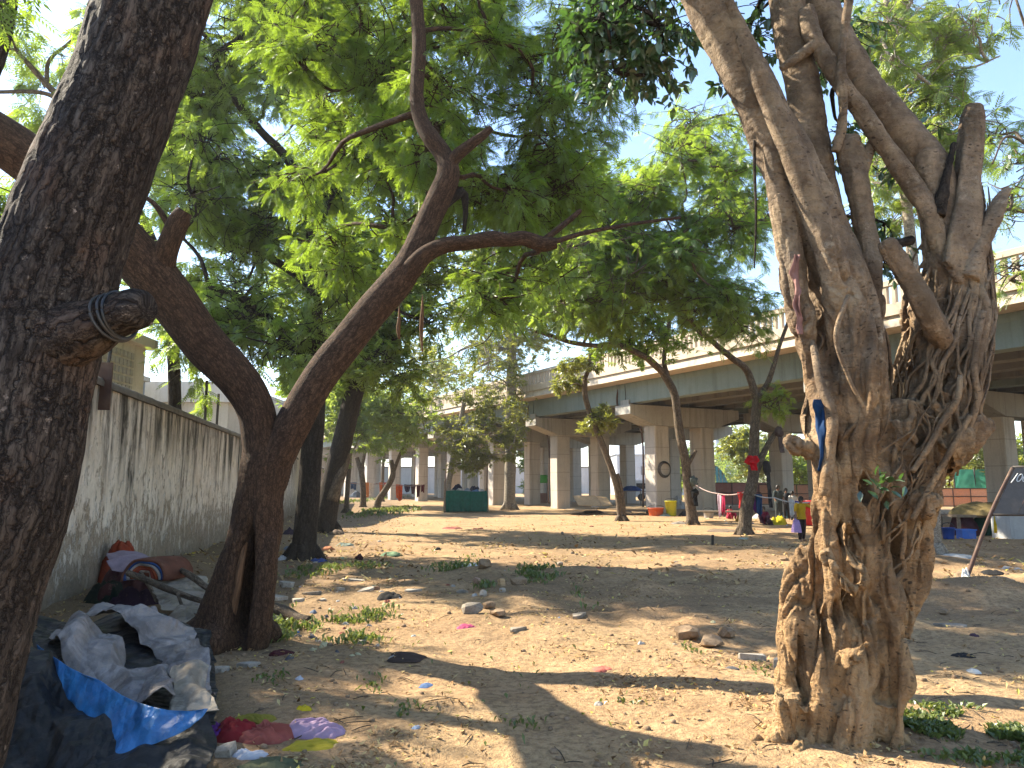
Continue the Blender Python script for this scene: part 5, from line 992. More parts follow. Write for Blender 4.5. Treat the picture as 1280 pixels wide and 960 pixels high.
def slab(px, py, w_, d_, h_, label, rz, tilt=0., mat='slab', name='slab', cat='slab', group='broken slabs on the ground', seed=1):
    g = GP(px, py); rr_ = np.random.default_rng(seed); m = Matrix.Rotation(rz, 3, 'Z') @ Matrix.Rotation(tilt + rr_.normal(0, .07), 3, 'X') @ Matrix.Rotation(rr_.normal(0, .07), 3, 'Y'); mb = MB(); w_ *= .85; d_ *= .85; h_ *= .8; hull_mesh(mb, g + [0, 0, h_ * .22], w_, d_, h_, seed, slab=True, rot=m)
    return tag(mb.build(name, M[mat], origin=g, smooth=False), label, cat, group)
def csheet(name, rows, mat, label, cat, amp, freq, seed, ragged=.02, nu=90, nv=90, thick=.004, group=None):
    g = sheet_grid([[P(*c) for c in r] for r in rows], nu, nv); g = crumple(g, amp, freq, seed, ragged); mb = MB(); add_sheet(mb, g, thick)
    return tag(mb.build(name, mat, origin=g[nv // 2, nu // 2]), label, cat, group)
# ---------------------------------------------------------------- the heap of sheets, left foreground
csheet('black_sheet', [[(40, 800, 6.2), (120, 775, 6.6), (200, 765, 6.75), (262, 790, 6.5)], [(60, 815, 5.6), (130, 812, 5.75), (200, 808, 5.95), (268, 835, 5.9)], [(80, 850, 5.15), (140, 848, 5.3), (205, 852, 5.4), (272, 872, 5.3)], [(105, 885, 4.75), (160, 892, 4.75), (215, 900, 4.8), (268, 905, 4.85)]],
       M['tarp_black'], 'black plastic sheet showing in the gap between the torn grey sheets', 'sheet', .05, 2.6, 2)
csheet('tarpaulin', [[(-70, 790, 5.35), (20, 790, 5.25), (62, 820, 5.1), (112, 868, 4.85), (190, 902, 4.6), (257, 886, 4.56)], [(-90, 850, 5.0), (20, 845, 4.8), (80, 880, 4.65), (140, 915, 4.5), (200, 930, 4.42), (261, 920, 4.4)],
       [(-110, 910, 4.6), (10, 905, 4.5), (80, 930, 4.4), (140, 950, 4.33), (200, 962, 4.25), (262, 957, 4.25)], [(-130, 1010, 4.05), (0, 1010, 4.06), (80, 1012, 4.05), (140, 1014, 4.03), (200, 1012, 4.03), (258, 1004, 4.06)]],
       M['tarp_black'], 'large crumpled black tarpaulin lying at the bottom left corner', 'tarpaulin', .15, 2.2, 5, .02, 170, 130)
csheet('blue_tarpaulin', [[(46, 806, 5.08), (50, 821, 5.04), (46, 840, 5.02)], [(84, 832, 4.90), (84, 850, 4.86), (82, 872, 4.84)], [(122, 850, 4.74), (116, 874, 4.70), (106, 898, 4.68)], [(152, 868, 4.62), (142, 902, 4.54), (126, 930, 4.50)], [(192, 884, 4.50), (180, 912, 4.42), (150, 946, 4.36)],
       [(226, 888, 4.46), (216, 908, 4.40), (196, 928, 4.36)], [(260, 886, 4.46), (252, 897, 4.42), (240, 908, 4.40)]], M['tarp_blue'], 'bright blue strip of tarpaulin folded over the black one', 'tarpaulin', .022, 3.2, 8, .014, 60, 130)
csheet('grey_sheet', [[(96, 776, 6.2), (150, 760, 6.5), (192, 752, 6.62), (228, 774, 6.5)], [(150, 780, 5.95), (180, 780, 6.0), (208, 790, 6.0), (248, 800, 6.0)], [(192, 813, 5.7), (202, 808, 5.75), (228, 812, 5.75), (264, 826, 5.7)], [(206, 842, 5.42), (222, 838, 5.38), (246, 850, 5.28), (270, 872, 5.05)]],
       M['tarp_grey'], 'torn grey sheet draped over the back of the heap, behind the pinkish one', 'sheet', .14, 2.4, 11, .03, 110, 110)
csheet('grey_sheet', [[(60, 788, 5.75), (100, 779, 5.85), (140, 786, 5.75), (166, 812, 5.6)], [(75, 810, 5.38), (110, 803, 5.42), (150, 820, 5.38), (190, 838, 5.38)], [(85, 835, 5.12), (125, 842, 5.06), (165, 856, 5.02), (212, 858, 5.08)], [(100, 858, 4.95), (145, 874, 4.82), (180, 888, 4.70), (215, 886, 4.76)]],
       M['tarp_grey'], 'pinkish grey crumpled sheet in the middle of the heap, just above the blue strip', 'sheet', .13, 2.6, 14, .03, 120, 110)
csheet('dirty_white_sheet', [[(226, 826, 5.42), (240, 824, 5.44), (254, 828, 5.42)], [(217, 852, 5.10), (240, 846, 5.12), (260, 852, 5.12)], [(213, 874, 4.90), (240, 868, 4.92), (268, 874, 4.92)], [(208, 892, 4.78), (240, 890, 4.78), (272, 889, 4.8)]], M['tarp_pale'], 'dirty white sacking at the right end of the heap', 'sheet', .06, 3.2, 17, .02, 60, 70)
csheet('grey_plastic', [[(48, 770, 6.3), (72, 775, 6.3), (92, 782, 6.2)], [(42, 790, 5.8), (66, 800, 5.7), (84, 812, 5.5)], [(40, 812, 5.4), (62, 822, 5.3), (80, 836, 5.15)]], M['tarp_black'], 'small dark grey plastic piece beside the wall at the upper left end of the heap', 'sheet', .04, 3.4, 19, .03, 50, 50)
csheet('cardboard', [[(190, 722, 9.6), (220, 715, 9.9), (258, 722, 9.9)], [(192, 742, 9.0), (225, 738, 9.1), (262, 742, 9.1)], [(204, 762, 8.5), (230, 764, 8.4), (258, 766, 8.4)]], M['tarp_pale'], 'beige flattened sack leaning behind the sticks, left of the forked neem', 'sack', .04, 2.4, 23, .03, 50, 50)
csheet('cardboard', [[(206, 775, 8.0), (228, 758, 8.2), (246, 770, 8.2)], [(212, 800, 7.6), (232, 800, 7.5), (246, 806, 7.5)]], M['tarp_pale'], 'brownish torn sack standing against the foot of the forked neem', 'sack', .04, 3., 25, .03, 40, 40)
rag(152, 752, 68, 66, 'dark red and black heap of old clothes against the wall', (.055, .018, .018), 3, 'clothes_heap', 'clothes', dpx=24, n=80, fold=.45)
rag(132, 757, 46, 30, 'black cloth with a green edge at the left end of the clothes heap', (.012, .02, .014), 13, 'cloth_bundle', 'clothes', dpx=14, n=64, fold=.5)
rag(172, 762, 56, 26, 'dark purple cloth at the front of the clothes heap', (.03, .015, .035), 17, 'cloth_bundle', 'clothes', dpx=14, n=64, fold=.5)
rag(150, 738, 44, 62, 'rust red cloth bundle in the clothes heap by the wall', (.24, .045, .02), 4, 'cloth_bundle', 'clothes', dpx=16, n=64, fold=.4)
rag(186, 748, 40, 40, 'navy and maroon cloth bundle at the right end of the clothes heap', (.05, .02, .05), 5, 'cloth_bundle', 'clothes', dpx=16, n=64, fold=.4)
csheet('lavender_cloth', [[(132, 692, 10.1), (158, 688, 10.2), (184, 692, 10.1)], [(134, 702, 9.7), (160, 700, 9.7), (188, 706, 9.7)], [(140, 712, 9.55), (164, 716, 9.5), (190, 722, 9.5)]], cloth_mat((.30, .235, .28)), 'lavender grey cloth spread over the top of the clothes heap', 'cloth', .035, 3., 27, .03, 50, 50)
# quilt folded over itself: nested arches of striped cloth
qc = P(196, 716, 9.5); qo = empty('quilt', qc, 'folded striped quilt in rust, white and blue on top of the clothes heap', 'quilt')
for k, cl in enumerate([(.15, .062, .040), (.030, .08, .24), (.42, .38, .36), (.30, .07, .03), (.26, .05, .03), (.38, .30, .24), (.22, .05, .03)]):
    r_ = .235 - .033 * k; th = np.linspace(-.15, math.pi + .2, 22); gq = np.zeros((10, 22, 3))
    for i_, y in enumerate(np.linspace(-.22, .25, 10)): gq[i_] = qc + np.stack([r_ * 1.05 * np.cos(th) + y * .35 + .01 * np.sin(y * 25 + k), np.full(22, y + .012 * k) + .02 * np.sin(th * 3 + k), -.04 + r_ * .9 * np.sin(th) + .008 * np.sin(th * 5 + y * 12)], -1)
    mb = MB(); add_sheet(mb, gq, .026); mb.build('layer', cloth_mat(cl), qo)
for k, (rows, lb) in enumerate([([(160, 716, 9.2, 7), (190, 728, 8.9, 8), (225, 742, 8.6, 7), (266, 756, 8.3, 6)], 'long grey stick lying across the beige sack by the wall'), ([(226, 712, 9.6, 7), (245, 724, 9.2, 8), (268, 742, 8.8, 6)], 'short thick stick pointing down towards the forked neem'),
        ([(222, 742, 8.4, 4), (229, 765, 8.2, 4), (224, 785, 8.0, 4), (232, 802, 7.8, 3)], 'crooked thin twig hanging over the torn sack'), ([(176, 716, 9.3, 5), (188, 735, 9.1, 5), (196, 752, 8.9, 4)], 'short twig slanting down across the clothes heap')]):
    mb = MB(); ptube(mb, rows, seg=10, step=.04, rough=.2, seed=k + 3); tag(mb.build('stick', M['bark_far'], origin=P(*rows[1][:3])), lb, 'stick', 'sticks by the wall')
mb = MB(); ptube(mb, [(318, 758, 9.3, 16), (338, 762, 9.25, 17), (356, 766, 9.2, 17), (372, 775, 9.1, 16), (388, 778, 9.05, 15)], seg=16, step=.04, rough=.12, seed=9); tag(mb.build('log', M['bark_far'], origin=P(350, 772, 9.2)), 'bent grey log lying on the ground right of the forked neem', 'log')
# colourful clothes in front
for a in [(272, 922, 34, 30, 'purple cloth at the left end of the clothes strewn in the foreground', (.14, .035, .22), 6), (296, 920, 50, 32, 'dark red cloth between the purple and the salmon ones in the foreground', (.22, .018, .022), 7), (334, 920, 64, 34, 'salmon red crumpled cloth in the middle of the foreground clothes', (.32, .085, .065), 8),
          (390, 914, 68, 28, 'pale mauve thin cloth at the right end of the foreground clothes', (.40, .28, .40), 9), (318, 902, 44, 14, 'yellow-green cloth edge showing behind the salmon cloth', (.26, .22, .03), 10), (392, 931, 58, 9, 'yellow strip of cloth on the ground below the mauve cloth', (.42, .34, .03), 11),
          (338, 958, 70, 12, 'flat olive green cloth at the bottom edge beside the tarpaulin', (.10, .11, .06), 12), (312, 945, 36, 14, 'small white cloth beside the pale block in the foreground', (.50, .50, .54), 14), (380, 888, 20, 8, 'small yellow rag behind the mauve cloth', (.55, .42, .02), 15)]:
    rag(a[0], a[1], a[2] * 1.2, a[3] * .62, a[4], a[5], a[6], 'cloth', 'cloth', dpx=a[2] * .26, n=100, fold=.6, group='clothes strewn in the foreground', freq=2.8)
slab(282, 945, .16, .13, .09, 'pale grey broken block beside the foreground clothes', .4, mat='slab', name='block', cat='block', group=None, seed=3)
# ---------------------------------------------------------------- blocks, slabs and rubbish along the wall side
slab(272, 838, .22, .14, .07, 'pale block at the left foot of the forked neem', .3, seed=4); slab(310, 834, .24, .14, .07, 'long pale block lying before the foot of the forked neem', -.2, seed=5)
for k, (x, y, w_, d_, h_, rz, lb) in enumerate([(345, 752, .5, .35, .10, .5, 'tilted pale slab right behind the foot of the forked neem'), (352, 735, .45, .3, .12, .2, 'grey slab in the rubbish between the forked neem and the log'), (346, 775, .3, .22, .10, 1.2, 'pale chunk right of the forked neem above the log'), (372, 752, .32, .2, .07, .9, 'pale chunk just above the log end'),
        (390, 745, .40, .2, .05, .1, 'thin grey slab between the log and the grass strip'), (444, 727, .50, .3, .05, 0, 'broad pale slab beside the half brick'), (425, 742, .22, .16, .06, .5, 'whitish slab piece in the middle of the left clearing'), (455, 741, .34, .22, .04, .2, 'flat earth-coloured slab near the half brick'),
        (518, 741, .36, .2, .05, .1, 'flat tan slab right beside the black rag'), (450, 806, .22, .14, .05, .6, 'pale little slab in the grass before the black rag'), (403, 752, .20, .12, .05, 2, 'small pale slab near the log'), (652, 795, .30, .18, .05, .2, 'grey slab edge half buried in the open ground'), (722, 773, .30, .2, .06, .7, 'grey slab half buried near the ridge of earth'),
        (1190, 788, .62, .34, .07, .6, 'flat grey slab on the sandy mound right of the ficus'), (940, 826, .34, .16, .09, -.1, 'squared slab lying left of the foot of the ficus'), (972, 828, .26, .18, .10, .3, 'squared slab half hidden behind the foot of the ficus'), (840, 676, .0, .0, .0, 0, '')][:-1]):
    slab(x, y, w_, d_, h_, lb, rz, seed=k + 6, mat='slab' if k not in (4, 11, 12, 13) else 'stone')
slab(466, 738, .24, .13, .10, 'brown half brick next to the broad pale slab', -.15, mat='brick', name='brick', cat='brick', group=None, seed=31)
for k, (x, y, w_, h_, lb, mt) in enumerate([(590, 768, .34, .2, 'large pale rock at the left end of the rock heap', 'stone'), (612, 762, .22, .15, 'brown rock in the middle of the rock heap', 'earthstone'), (604, 752, .16, .14, 'small pointed rock on top of the rock heap', 'slab'), (622, 772, .28, .11, 'flat earthy rock at the front of the rock heap', 'earthstone'), (628, 748, .12, .1, 'small round rock at the back of the rock heap', 'slab'),
        (648, 736, .34, .22, 'rounded brown boulder left of the green weeds', 'earthstone'), (605, 722, .36, .24, 'earthy boulder below the white bag', 'earthstone'), (596, 733, .2, .14, 'orange brown stone beside the yellow block', 'brick'), (578, 745, .22, .1, 'low grey stone left of the rock heap', 'stone'), (700, 708, .16, .12, 'dark stone on the earth behind the green weeds', 'stone'),
        (890, 808, .34, .16, 'clod of earth left of the squared slabs', 'earthstone'), (860, 800, .44, .2, 'long clod of earth at the edge of the shade', 'earthstone'), (908, 798, .26, .16, 'rough clod beside the long clod of earth', 'earthstone'), (716, 694, .10, .09, 'dark pebble-like stone alone on the shaded earth', 'stone'), (703, 668, .12, .16, 'small upright stone alone in the sunlit strip', 'stone'),
        (1203, 726, .42, .26, 'brown stone packed round the foot of the blackboard leg', 'earthstone'), (1255, 742, .44, .12, 'brown clod of dung-like earth below the blackboard', 'earthstone'), (980, 700, .25, .1, 'low clod left of the ficus trunk in the shade', 'earthstone'), (845, 712, .3, .1, 'low clod in the shaded middle ground', 'earthstone'), (1180, 770, .16, .1, 'small dark clod right of the ficus foot', 'earthstone')]):
    stone(x, y, w_, w_ * .75, h_, lb, k + 2, mt, rz=k * .7)
slab(627, 738, .14, .12, .18, 'yellowish upright block among the rocks left of the weeds', .2, mat='ply', name='block', cat='block', group=None, seed=40)
for k, a in enumerate([(408, 710, 20, 9, 'yellow plastic bag lying right of the upright dark trunk', (.72, .55, .01)), (397, 704, 22, 8, 'blue plastic bag beside the yellow one', (.02, .07, .30)), (408, 688, 18, 8, 'orange rag in the rubbish right of the upright dark trunk', (.50, .14, .02)), (449, 700, 10, 12, 'dark maroon bundle standing on the shaded earth', (.07, .02, .02)),
          (428, 700, 9, 6, 'pale green scrap of plastic beside the maroon bundle', (.35, .45, .25)), (432, 682, 24, 8, 'grey-green rag in the rubbish below the leaning dark neem', (.16, .22, .18)), (488, 748, 34, 14, 'black crumpled rag lying in the left clearing', (.012, .012, .014)), (352, 818, 30, 12, 'dark maroon rag lying right of the foot of the forked neem', (.11, .012, .018)),
          (371, 793, 8, 5, 'small bright blue scrap below the log', (.03, .18, .50)), (374, 850, 10, 8, 'small pale blue scrap on the littered earth', (.42, .48, .60)), (584, 790, 22, 8, 'bright pink rag lying alone on the sunlit earth', (.62, .015, .16)), (753, 840, 26, 6, 'thin orange red rag on the sunlit earth in the middle', (.62, .10, .05)),
          (533, 850, 20, 4, 'flat blue scrap in the shade of the forked neem', (.05, .14, .35)), (520, 914, 12, 5, 'small pale blue scrap near the bottom centre', (.25, .36, .55)), (588, 711, 22, 10, 'white bag lying on the earth behind the rocks', (.58, .62, .70)), (1205, 820, 26, 8, 'black rag on the shaded earth right of the ficus', (.015, .015, .018)), (1218, 842, 16, 7, 'pale paper scrap right of the black rag', (.55, .58, .56)),
          (1218, 800, 10, 7, 'dark purple scrap above the black rag right of the ficus', (.06, .03, .06)), (1196, 704, 34, 8, 'crumpled whitish sheet left of the blackboard', (.50, .48, .44)), (1240, 716, 26, 8, 'black plastic lying under the blackboard', (.02, .02, .022)), (1262, 712, 24, 7, 'grey rag lying at the right edge under the blackboard', (.30, .30, .31)), (547, 690, 8, 7, 'small dark plastic lump on the sunlit strip', (.03, .03, .035)),
          (565, 661, 26, 5, 'dull red cloth flat on the ground before the green stall', (.36, .07, .05)), (598, 662, 16, 5, 'orange red scrap on the ground right of the dull red cloth', (.5, .14, .07)), (487, 696, 26, 8, 'heap of wilted green leaves on the sunlit strip', (.11, .22, .10)), (930, 675, 12, 5, 'pale green scrap at the foot of the red-ragged tree', (.40, .48, .40)), (830, 645, 22, 8, 'pale green plastic in the rubbish by the front column', (.36, .5, .42)),
          (505, 826, 46, 6, 'dark heap of leaves and rags in the left clearing', (.06, .035, .025)), (360, 690, 14, 9, 'blue grey rubbish bag left of the upright dark trunk', (.15, .19, .25)), (362, 668, 16, 14, 'dark purple bundle against the wall behind the forked neem', (.06, .035, .07)), (352, 704, 16, 10, 'white and grey rags left of the upright dark trunk', (.42, .43, .45)), (420, 668, 22, 10, 'brown sack lying below the leaning dark neem', (.17, .11, .07))]):
    rag(*a, 50 + k, dpx=a[2] * .35, group='rags and bags on the ground', n=40, fold=.45)
rng = np.random.default_rng(9)
scr_cols = [(.5, .48, .44), (.42, .38, .33), (.16, .2, .28), (.28, .1, .07), (.12, .12, .13), (.55, .5, .3)]
names_ = ['whitish', 'tan', 'blue grey', 'rust red', 'blackish', 'straw-coloured']
for k in range(96):
    j = int(rng.integers(6)); 
    if k < 56: x, y = rng.uniform(340, 520), rng.uniform(664, 835); x = min(x, 345 + (y - 640) * 1.2 + 90); zone = 'on the shaded earth along the wall side'
    elif k < 78: x, y = rng.uniform(540, 980), rng.uniform(665, 900); zone = 'on the open earth in the middle'
    else: x, y = rng.uniform(700, 1000), rng.uniform(640, 662); zone = 'on the ground before the flyover columns'
    g = GP(x, y); s = rng.uniform(.025, .065) if k < 78 else rng.uniform(.06, .15); mb = MB(); heap_mesh(mb, g + [0, 0, .004], s, s * rng.uniform(.4, .8), s * rng.uniform(.12, .4), k + 3, 22, .9, 2.6, rng.uniform(0, 6))
    tag(mb.build('scrap', cloth_mat(scr_cols[j]), origin=g), f'small {names_[j]} scrap of litter {zone}', 'litter', f'{names_[j]} scraps {zone}')
mb = MB(); g = GP(891, 680); cbox(mb, g + [0, 0, .12], .05, .05, .30, .3, .08); tag(mb.build('peg', M['iron'], origin=g, smooth=False), 'short black wooden peg driven into the ground before the red-ragged tree', 'peg')
# ---------------------------------------------------------------- loose leaf litter, pebbles, grass: nobody could count them
def litter(n, seed, dens, y0, y1, smin, smax):
    r = np.random.default_rng(seed); Yv = np.exp(r.uniform(math.log(y0), math.log(y1), n * 3)); X = r.uniform(-.8, .8, n * 3) * (Yv + .5)
    pr = dens(X, Yv); k = r.uniform(0, 1, n * 3) < pr; X, Yv = X[k][:n], Yv[k][:n]; m = len(X); s = r.uniform(smin, smax, m); a = r.uniform(0, 6.28, m); ti = r.normal(0, .35, (m, 2))
    d = np.stack([np.cos(a), np.sin(a), ti[:, 0]], -1); e = np.stack([-np.sin(a), np.cos(a), ti[:, 1]], -1); c = np.stack([X, Yv, gh(X, Yv) + .006 + np.abs(ti).sum(1) * s * .4], -1); cu = (r.uniform(-.25, .35, m) * s)[:, None] * np.array([0, 0, 1.])
    w_ = r.uniform(.16, .3, m)[:, None]
    v = np.stack([c - d * s[:, None] * .5, c + e * s[:, None] * w_ - cu, c + d * s[:, None] * .5, c - e * s[:, None] * w_ - cu], 1).reshape(-1, 3)
    mb = MB(); mb.add(v, np.arange(4 * m).reshape(-1, 4), var=r.beta(1.6, 1.5, m)); return mb
def dens(x, y):
    q = P3(x * .7, y * .7); n = np.clip(fbm(q, 3, 55) * 2.4 + .35, 0, 1); n2 = np.clip(fbm(q * 4, 2, 56) * 2 + .4, 0, 1)
    path = 1 - .85 * np.exp(-((x - (.15 - .13 * (y - 5))) / .65) ** 2)   # few leaves lie on the trodden track
    return np.clip(n * n2 + .06 + .45 * (x < -.12 * y - .2) * n2, 0, 1) * path
tag(litter(15000, 1, dens, 3.6, 13, .018, .058).build('dry_leaves', M['litter'], origin=(0, 7, 0), smooth=False), 'dry yellow and brown leaves scattered over the near earth', 'leaf litter', kind='stuff')
tag(litter(7000, 2, dens, 12, 40, .06, .15).build('dry_leaves', M['litter'], origin=(0, 20, 0), smooth=False), 'dry leaves scattered over the farther earth', 'leaf litter', kind='stuff')
r = np.random.default_rng(3); mb = MB()
for k in range(650):
    Yv = math.exp(r.uniform(math.log(3.8), math.log(22))); X = r.uniform(-.75, .75) * Yv; s = r.uniform(.012, .038) * (1 + Yv / 14); rock_mesh(mb, (X, Yv, gz(X, Yv) + s * .1), s, s * r.uniform(.6, 1), s * .7, k, r.uniform(0, 6), 5, .4, var=r.uniform())
tag(mb.build('pebbles', M['earthstone'], origin=(0, 8, 0)), 'small pebbles and clods over the bare earth', 'pebbles', kind='stuff')
mb = MB()
for k in range(260):
    Yv = math.exp(r.uniform(math.log(3.8), math.log(16))); X = r.uniform(-.75, .72) * Yv; a = r.uniform(0, 6.28); L = r.uniform(.06, .22); p0 = np.array([X, Yv, gz(X, Yv) + .008]); p1 = p0 + [L * math.cos(a), L * math.sin(a), 0]; p1[2] = gz(p1[0], p1[1]) + .012
    m_ = (p0 + p1) / 2 + r.normal(size=3) * L * .08; m_[2] = max(p0[2], p1[2]) + .004; v, f, bc = tube([p0, m_, p1], [.003, .004, .002], seg=5, step=.04); mb.add(v, f, bc=bc)
tag(mb.build('fallen_twigs', M['bark_far'], origin=(0, 8, 0)), 'thin dry twigs fallen over the bare earth', 'twigs', kind='stuff')
def grass(spots, n, seed, label, hmin=.04, hmax=.11, wid=.012):
    r = np.random.default_rng(seed); V = []; A = []
    mb = MB()
    for (px, py, rx, ry, k) in spots:
        m = int(n * k); a = r.uniform(0, 6.28, m); q = r.uniform(0, 1, m) ** .6; c0 = GP(px, py); Yr = c0[1]; sx = rx / F * Yr; g1 = G(px, py - ry); sy = max(.15, abs(g1[1] - c0[1]))
        x = c0[0] + sx * q * np.cos(a) + r.normal(0, .04, m); y = c0[1] + sy * q * np.sin(a) + r.normal(0, .04, m); cl = np.clip(fbm(P3(x, y) * 4, 3, 5) * 3 + .45, 0, 1) * np.clip(1.25 - q, .1, 1); kk = r.uniform(0, 1, m) < cl; x, y = x[kk], y[kk]; m = len(x)
        h = r.uniform(hmin, hmax, m) * (1 + Yr * .02); b = np.stack([x, y, gh(x, y) - .005], -1); al = r.uniform(0, 6.28, m); d = np.stack([np.cos(al), np.sin(al), 0 * al], -1); ln = r.uniform(.2, 1.1, m)[:, None] * d * h[:, None]; e = np.stack([-np.sin(al), np.cos(al), 0 * al], -1) * (wid * (1 + Yr * .05)) * r.uniform(.6, 1.3, m)[:, None]
        up = np.array([0, 0, 1.]) * h[:, None]; v = np.stack([b - e * .5, b + ln * .4 + up * .65 - e, b + ln + up * .85, b + ln * .4 + up * .65 + e], 1).reshape(-1, 3); mb.add(v, np.arange(4 * m).reshape(-1, 4), var=r.beta(2, 2, m))
    return tag(mb.build('grass', M['grass'], origin=GP(spots[0][0], spots[0][1]), smooth=False), label, 'grass', kind='stuff')
grass([(400, 717, 55, 8, 1.), (450, 712, 40, 6, .6)], 700, 1, 'low green weeds right of the upright dark trunk')
grass([(400, 782, 22, 12, 1.), (450, 770, 45, 9, 1.), (440, 802, 50, 8, .7), (345, 795, 30, 18, 1.), (330, 780, 12, 20, .5)], 650, 2, 'green weeds around the end of the grey log')
grass([(670, 722, 32, 12, 1.3), (570, 714, 40, 8, .8), (604, 738, 14, 6, .3), (730, 748, 10, 12, .3)], 700, 3, 'dark green weeds beside the boulders in mid-ground')
grass([(1195, 925, 110, 28, 1.6), (1270, 930, 60, 26, .8), (1130, 918, 30, 14, .5), (1180, 895, 60, 8, .4)], 3200, 4, 'low green weeds in the shade at the foot of the ficus', .02, .06, .012)
grass([(485, 640, 36, 6, 1.4), (440, 628, 22, 8, 1.)], 1300, 5, 'sunlit grass around the far leaning tree', .06, .17, .02)
grass([(790, 878, 30, 7, .16), (660, 915, 36, 16, .2), (510, 888, 20, 12, .08), (866, 818, 6, 14, .06), (955, 838, 30, 12, .14), (590, 700, 20, 4, .2), (350, 850, 30, 10, .12), (470, 850, 18, 10, .1), (545, 690, 6, 5, .1), (600, 840, 200, 60, .12)], 700, 6, 'sparse green tufts dotted over the open earth', .02, .06, .010)
# ---------------------------------------------------------------- blackboard on slanted legs
f0 = GP(1203, 728); Yb = f0[1]; TL = P(1266, 584, Yb + .25); BL = P(1238, 643, Yb + .15); U_ = np.array([.97, -.24, 0.]); wd = 1.55
o = empty('blackboard', f0, 'weathered dark board in a steel frame tilted on slanting legs, at the right edge', 'board')
vdir = (TL - BL); nb = np.cross(U_, vdir); nb /= np.linalg.norm(nb); bw = plain_mat((.10, .088, .080), .75, 0, .5)
for k in range(4):
    mb = MB(); box(mb, BL + U_ * (.03 + k * (wd - .06) / 4 + .004) , U_ * ((wd - .06) / 4 - .008), vdir * .985, nb * .02); mb.build('plank', bw, o, smooth=False)
mb = MB()
for a, b_ in ((BL, TL), (BL + U_ * wd, TL + U_ * wd), (BL, BL + U_ * wd), (TL, TL + U_ * wd)): v, f, bc = tube([a, b_], [.026, .026], seg=8, step=.4); mb.add(v, f)
mb.build('frame', M['iron'], o)
for s in (0, wd):
    mb = MB(); e = f0 + U_ * s; e[2] = gz(e[0], e[1]) - .1; v, f, bc = tube([TL + U_ * s * 1.0 - vdir * .02, BL + U_ * s, e], [.03, .032, .036], seg=10, step=.2, rough=.05); mb.add(v, f, bc=bc); mb.build('leg', M['rust'], o)
chalk = plain_mat((.72, .72, .70), .9); fr = TL + U_ * .10 - vdir * .24 - nb * .012 if np.dot(nb, [0, 1, 0]) > 0 else TL + U_ * .10 - vdir * .24 + nb * .03
mb = MB(); vh = vdir / np.linalg.norm(vdir)
def stroke(pts): 
    p = np.array([fr + U_ * x + vh * y for x, y in pts]); v, f, bc = tube(p, np.full(len(p), .008), seg=5, step=.02); mb.add(v, f)
stroke([(-.02, -.10), (.0, .0), (.015, .09)])
for cx in (.075, .165): stroke([(cx + .034 * math.cos(a), .075 * math.sin(a)) for a in np.linspace(0, 6.28, 14)])
mb.build('chalk_marks', chalk, o)
mb = MB(); g = f0 + (BL - f0) * .10
heap_mesh(mb, g - [0, 0, .10], .075, .075, .22, 3, 30, .4); tag(mb.build('white_rag', cloth_mat((.6, .6, .58)), origin=g), 'white rag knotted round the foot of the blackboard leg', 'rag')
# ---------------------------------------------------------------- green cloth stall
g = GP(583, 640); g = np.array([P(583, 640, 45.)[0], 45., 0]); sw, sd, sh = 2.55, 1.5, 1.28
o = empty('covered_stall', g, 'low square stall wrapped in dark green cloth with goods on top', 'stall')
c0 = g + [-sw / 2, 0, 0]; ca, sa = math.cos(.10), math.sin(.10); ux = np.array([ca, sa, 0]); uy = np.array([-sa, ca, 0])
gm = cloth_mat((.006, .125, .088))
per = [c0, c0 + ux * sw, c0 + ux * sw + uy * sd, c0 + uy * sd, c0]; mb = MB(); cols = []
for a, b_ in zip(per[:-1], per[1:]):
    for t in np.linspace(0, 1, 40, endpoint=False): cols.append(a + (b_ - a) * t)
cols = np.array(cols); nrm = cols - (c0 + ux * sw / 2 + uy * sd / 2); nrm /= np.linalg.norm(nrm, axis=1)[:, None]
rowsv = []
for z in np.linspace(.04, sh, 12):
    wv = .11 * vnoise(np.column_stack([np.arange(len(cols)) * .45, np.full(len(cols), z * .6), 0 * cols[:, 0]]), 4) * (1.2 - z / sh * .8) + .05 * math.sin(z * 2.4); rowsv.append(cols + nrm * wv[:, None] + [0, 0, z + .0])
rowsv[-1][:, 2] += .04 * np.sin(np.arange(len(cols)) * .16); mb.add(np.concatenate(rowsv), gridfaces(len(cols), 12, True)); mb.build('cloth_side', gm, o)
mb = MB(); box(mb, c0 + ux * .03 + uy * .03 + [0, 0, sh - .12], ux * (sw - .06), uy * (sd - .06), (0, 0, .06)); mb.build('table_top', cloth_mat((.42, .46, .46)), o)
for a in per[:4]:
    mb = MB(); v, f, bc = tube([a - [0, 0, .1], a + [0, 0, sh + .18]], [.035, .03], seg=8, step=.4); mb.add(v, f); mb.build('post', M['wood'], o)
rng = np.random.default_rng(3)
for k, (x, cl, nm) in enumerate([(.4, (.42, .36, .3), 'tan'), (.9, (.55, .52, .48), 'whitish'), (1.35, (.3, .34, .4), 'grey blue'), (1.85, (.10, .22, .42), 'blue'), (2.2, (.5, .5, .52), 'pale grey')]):
    mb = MB(); p = c0 + ux * x + uy * rng.uniform(.4, 1.0) + [0, 0, sh - .06]; heap_mesh(mb, p, .26, .22, rng.uniform(.12, .24), k + 9, 30, .4); tag(mb.build('bundle', cloth_mat(cl), origin=p), f'{nm} bundle lying on top of the green stall', 'bundle', 'bundles on the green stall')
for k, px in enumerate((572, 593)):
    mb = MB(); p = P(px, 613, 46.4); p[2] = sh - .06; heap_mesh(mb, p, .38, .25, .34, 20 + k, 30, .4); tag(mb.build('bag', cloth_mat((.02, .025, .06)), origin=p), ['dark navy bag on the back left of the green stall', 'dark navy bag on the back right of the green stall'][k], 'bag')
